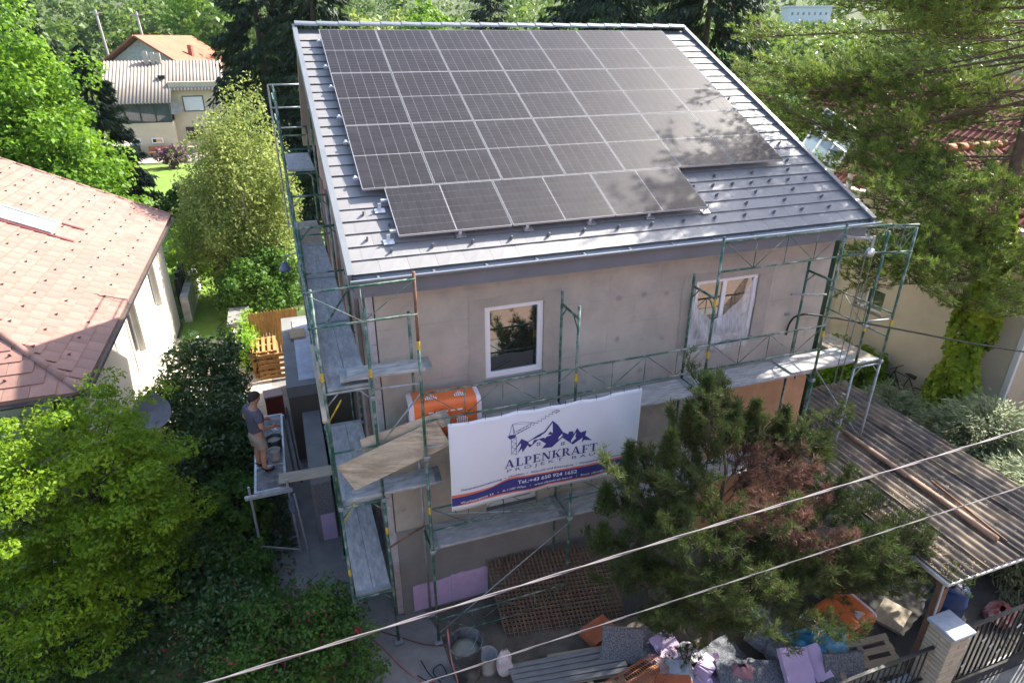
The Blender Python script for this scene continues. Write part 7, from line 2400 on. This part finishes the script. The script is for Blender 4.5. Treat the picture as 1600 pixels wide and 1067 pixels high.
# upper crown beyond the frame: it throws the dappled shade onto the roof
big += [(10.2, 2.2, 10.9), (10.6, 1.6, 11.6), (11.4, 2.6, 12.4), (12.2, 1.4, 12.6), (11.0, 3.2, 11.4), (13.0, 2.4, 13.6), (12.4, 3.4, 13.0), (14.2, 1.0, 14.2), (10.9, 1.0, 10.8), (17.5, -0.5, 12.5), (18.8, 3.0, 12), (16.5, 4.8, 13), (19.5, 1.0, 10.5), (18.4, -1.2, 9.5), (15.0, -1.5, 11.8), (14.0, 3.6, 14.6), (16, 1, 16), (17, 3, 15.4), (12.0, 2.0, 11.7), (13.2, 0.2, 12.2)]
sv_ = SUN
for u_, v_ in ((5.2, -0.8), (6.0, -0.2), (7.0, -0.9), (7.6, 0.2), (8.1, -0.7), (6.5, -1.3), (6.7, 0.5), (5.6, 0.4), (7.7, -1.4), (4.7, -1.3)):
    p_ = RP(u_, v_, TD)
    xx = 10.9 + 0.9 * abs(math.sin(u_ * 5 + v_ * 3))
    big.append(tuple(p_ + sv_ * ((xx - p_.x) / sv_.x)))
pine('pine_tree', 'large light green pine reaching over the right side of the picture', (15.5, 1.3, 0), (15.6, 1.7, 15.6), big, L_pine, BARKP, 101, 0.24, tuft=0.125, per=18, width=0.0145, sub_len=(0.4, 1.05), sub_step=0.15, tuft_step=0.17, up=0.45, spread=0.55, inner=0.3, fill=215, near=2.5, jit=0.34, fill_n=49, fill_up=48, zj=0.45)
dw = [(4.56, -2.2, 5.55), (4.29, -2.3, 5.05), (3.43, -2.0, 4.49), (3.4, -2.4, 4.18), (3.11, -2.0, 3.6), (2.88, -2.3, 3.14), (3.69, -2.6, 4.81), (4.97, -2.4, 4.97), (5.78, -2.0, 4.58), (6.45, -1.9, 4.26), (5.54, -2.6, 4.27), (7.19, -2.2, 3.77), (7.4, -2.6, 3.59), (7.84, -3.0, 3.1), (7.96, -3.4, 3.1), (7.94, -3.8, 2.63), (6.52, -3.6, 3.15), (5.77, -3.2, 3.67), (4.49, -3.2, 4.25), (3.53, -3.2, 4.28), (3.05, -2.8, 3.15), (3.27, -3.2, 2.94), (3.63, -3.8, 3.62), (4.52, -4.0, 3.63), (5.95, -3.9, 2.84), (7.17, -3.9, 2.56), (3.71, -3.2, 2.0), (4.38, -3.6, 1.9), (4.12, -3.0, 0.75), (5.05, -4.0, 2.73), (4.19, -4.0, 3.16), (2.88, -2.8, 3.92), (4.11, -2.9, 4.58), (6.47, -2.6, 3.55)]
dw = [(x + (0.2 if x < 3.6 else 0.05), y, z - (0.34 if z > 3.0 else 0.1)) for x, y, z in dw]
pine('dwarf_pine', 'dense dark dwarf pine with a brown dead patch in front of the house', (5.0, -2.6, 0), (4.75, -2.45, 4.6), dw, L_dwarf, BARK, 102, 0.09, tuft=0.10, per=15, width=0.010, sub_len=(0.2, 0.46), sub_step=0.085, tuft_step=0.06, up=0.9, spread=0.6, att=(-1.8, -0.5), inner=0.35, fill=125, near=2.2, jit=0.17,
     dead=((5.65, -3.15, 3.6), (1.15, 1.25, 0.72)),
     leaders=[((4.54, -2.2, 5.50), 1.2), ((3.44, -2.0, 4.45), 0.9), ((6.42, -1.95, 4.45), 0.8), ((5.72, -2.0, 4.75), 0.8), ((4.95, -2.4, 5.05), 0.7), ((3.08, -2.0, 3.75), 0.6), ((7.15, -2.2, 3.95), 0.6), ((3.75, -2.55, 4.95), 0.7), ((4.2, -2.3, 5.2), 0.8), ((2.85, -2.4, 3.35), 0.6)])
# ivy-clad lower trunk
rng = np.random.default_rng(111)
n = 8500
z = rng.uniform(0.2, 6.6, n); a = rng.uniform(0, 2 * np.pi, n)
r_ = (0.44 + 0.12 * np.sin(z * 3 + a * 2) + 0.09 * np.sin(a * 5 + z * 4) + rng.normal(0, 0.05, n)) * np.where(z < 4.4, 1 - 0.04 * z, 0.82 - 0.28 * (z - 4.4))
P3 = np.stack([15.5 + np.cos(a) * r_, 1.3 + np.sin(a) * r_, z], 1)
leaf_skin('ivy', 'sunlit yellow-green ivy wrapping the trunk of the large pine', 'ivy', P3, np.stack([np.cos(a), np.sin(a), np.full(n, .5)], 1), 0.14, L_ivy, rng)

def juniper(label, base, rad, n_arch, per, seed, leaf=0.16):
    rng = np.random.default_rng(seed)
    root = thing('juniper', label, 'shrub', base)
    P, D = [], []
    mb = MB()
    for k in range(n_arch):
        a = rng.uniform(0, 2 * np.pi)
        el = rng.uniform(0.15, 1.35)
        out = np.array([np.cos(a), np.sin(a), 0])
        ln = rng.uniform(0.75, 1.1)
        s = rng.uniform(0.45, 1, per)[:, None]
        q = out * s * rad[0] * ln * math.cos(el) * 1.05
        q = q * [1, rad[1] / rad[0], 1]
        q[:, 2] = (rad[2] * ln * (math.sin(el) * s - 0.22 * s ** 3))[:, 0]
        q += rng.normal(0, 0.06, (per, 3)) * (0.4 + s)
        P.append(q); D.append(np.tile(out * 0.9 + np.array([0, 0, -0.25 + math.sin(el) * 0.5]), (per, 1)))
        if k % 7 == 0:
            mb.tube([(0, 0, 0), tuple(q.mean(0) * 0.6), tuple(q.mean(0))], [0.03, 0.015, 0.006], 5)
    P, D = np.concatenate(P), np.concatenate(D)
    P[:, 2] = np.maximum(P[:, 2], 0.05)
    n = len(P)
    t = unit(D + rng.normal(0, 0.3, (n, 3)))
    s_ = unit(np.cross(t, unit(rng.normal(0, 0.4, (n, 3)) + np.array([0, 0, 1]))))
    L = leaf * rng.uniform(0.5, 1.3, (n, 1))
    v = np.stack([P - t * L * .3, P + s_ * L * .11, P + t * L * .7, P - s_ * L * .11], 1).reshape(-1, 3)
    link('foliage', np_mesh('foliage', v, 4, L_jun), root)
    mb.build('stems', BARK, root)
    return root
juniper('large grey-green juniper with feathery sprays at the right edge', (13.9, -0.8, 0), (2.2, 1.8, 2.9), 1200, 50, 121, 0.16)
juniper('smaller darker juniper in front of the ivy-clad trunk', (13.5, 1.5, 0), (1.35, 1.3, 2.0), 600, 46, 122, 0.15)
juniper('low juniper mound beside the carport roof', (12.6, -2.7, 0), (1.55, 1.6, 2.7), 800, 48, 123, 0.16)
broad_tree('shrub', 'sunlit bright green shrub at the foot of the beige wall', (14.9, 4.3, 0), (14.9, 4.3, 0.6), (1.3, 1.2, 0.8), 90, 80, 0.12, L_bright, BARK, 0.04, 'shrub', seed=131, part='foliage')
broad_tree('shrub', 'dark low shrub beside the sunlit one below the right scaffold', (12.6, 2.8, 0), (12.6, 2.8, 0.5), (1.1, 1.0, 0.65), 70, 70, 0.12, L_mid, BARK, 0.04, 'shrub', seed=132, part='foliage')
# stacked clay roof tiles and a bicycle in that yard
for r in range(5):
    for c in range(2):
        m = MB(); m.grid(lambda u, v: ((u - .5) * 0.4, (v - .5) * 0.25, 0.05 * math.sin(math.pi * v)), 2, 6)
        o = m.build('clay_tile', mat('terracotta', (0.50, 0.24, 0.13)), solid=0.015)
        o.location = (10.6 + 0.42 * c, 2.0, 0.03 + r * 0.055); o.rotation_euler = (0, 0, R(random.uniform(-4, 4)))
        tag(o, 'spare clay tile, %s in the %s stack beside the scaffold foot' % (['lowest', 'second', 'third', 'fourth', 'topmost'][r], ['left', 'right'][c]), 'tile', 'spare clay tiles')
bi = thing('bicycle', 'dark bicycle leaning against the beige wall', 'bicycle', (15.9, 3.0, 0), R(95))
for sx_ in (-0.5, 0.5):
    m = MB()
    m.tube([(sx_ + 0.32 * math.cos(a), 0, 0.33 + 0.32 * math.sin(a)) for a in [2 * math.pi * k / 20 for k in range(21)]], 0.018, 6, False)
    w = m.build('wheel', M_black, bi)
    m = MB()
    for k in range(8):
        a = math.pi * k / 8
        m.tube([(sx_ + 0.31 * math.cos(a), 0, 0.33 + 0.31 * math.sin(a)), (sx_ - 0.31 * math.cos(a), 0, 0.33 - 0.31 * math.sin(a))], 0.003, 4, False)
    m.build('spokes', M_galv, w)
m = MB()
for a, b in (((-0.5, 0, .33), (-0.15, 0, .85)), ((-0.15, 0, .85), (0.35, 0, .85)), ((0.35, 0, .85), (0, 0, .32)), ((0, 0, .32), (-0.15, 0, .85)), ((-0.5, 0, .33), (0, 0, .32)), ((0.35, 0, .85), (0.5, 0, .33)), ((0.33, 0, .85), (0.3, 0, 1.0))):
    m.tube([a, b], 0.016, 6)
m.build('frame', mat('bike_dark', (0.04, 0.03, 0.03), rough=0.4), bi)
m = MB(); m.tube([(0.3, -0.28, 1.0), (0.3, 0.28, 1.0)], 0.014, 6); m.build('handlebar', M_black, bi)
m = MB(); m.tube([(-0.32, 0, .92), (-0.12, 0, .94), (0.0, 0, .93)], [0.07, 0.05, 0.02], 8); m.build('saddle', M_black, bi)

# ------------------------------------------------------------------ summer haze over the valley
m = MB(); m.box(-915, 915, -125, 1010, -2, 125)
hz = m.build('haze', None)
hm = bpy.data.materials.new('haze_air'); hm.use_nodes = True
hn = hm.node_tree
hn.nodes.remove(hn.nodes['Principled BSDF'])
pv = hn.nodes.new('ShaderNodeVolumePrincipled')
pv.inputs['Color'].default_value = (0.80, 0.88, 1.0, 1)
pv.inputs['Density'].default_value = 0.00011
pv.inputs['Anisotropy'].default_value = 0.0
hn.links.new(pv.outputs['Volume'], hn.nodes['Material Output'].inputs['Volume'])
hz.data.materials.append(hm)
tag(hz, 'thin bluish summer haze over the wooded slope', 'haze', kind='stuff')
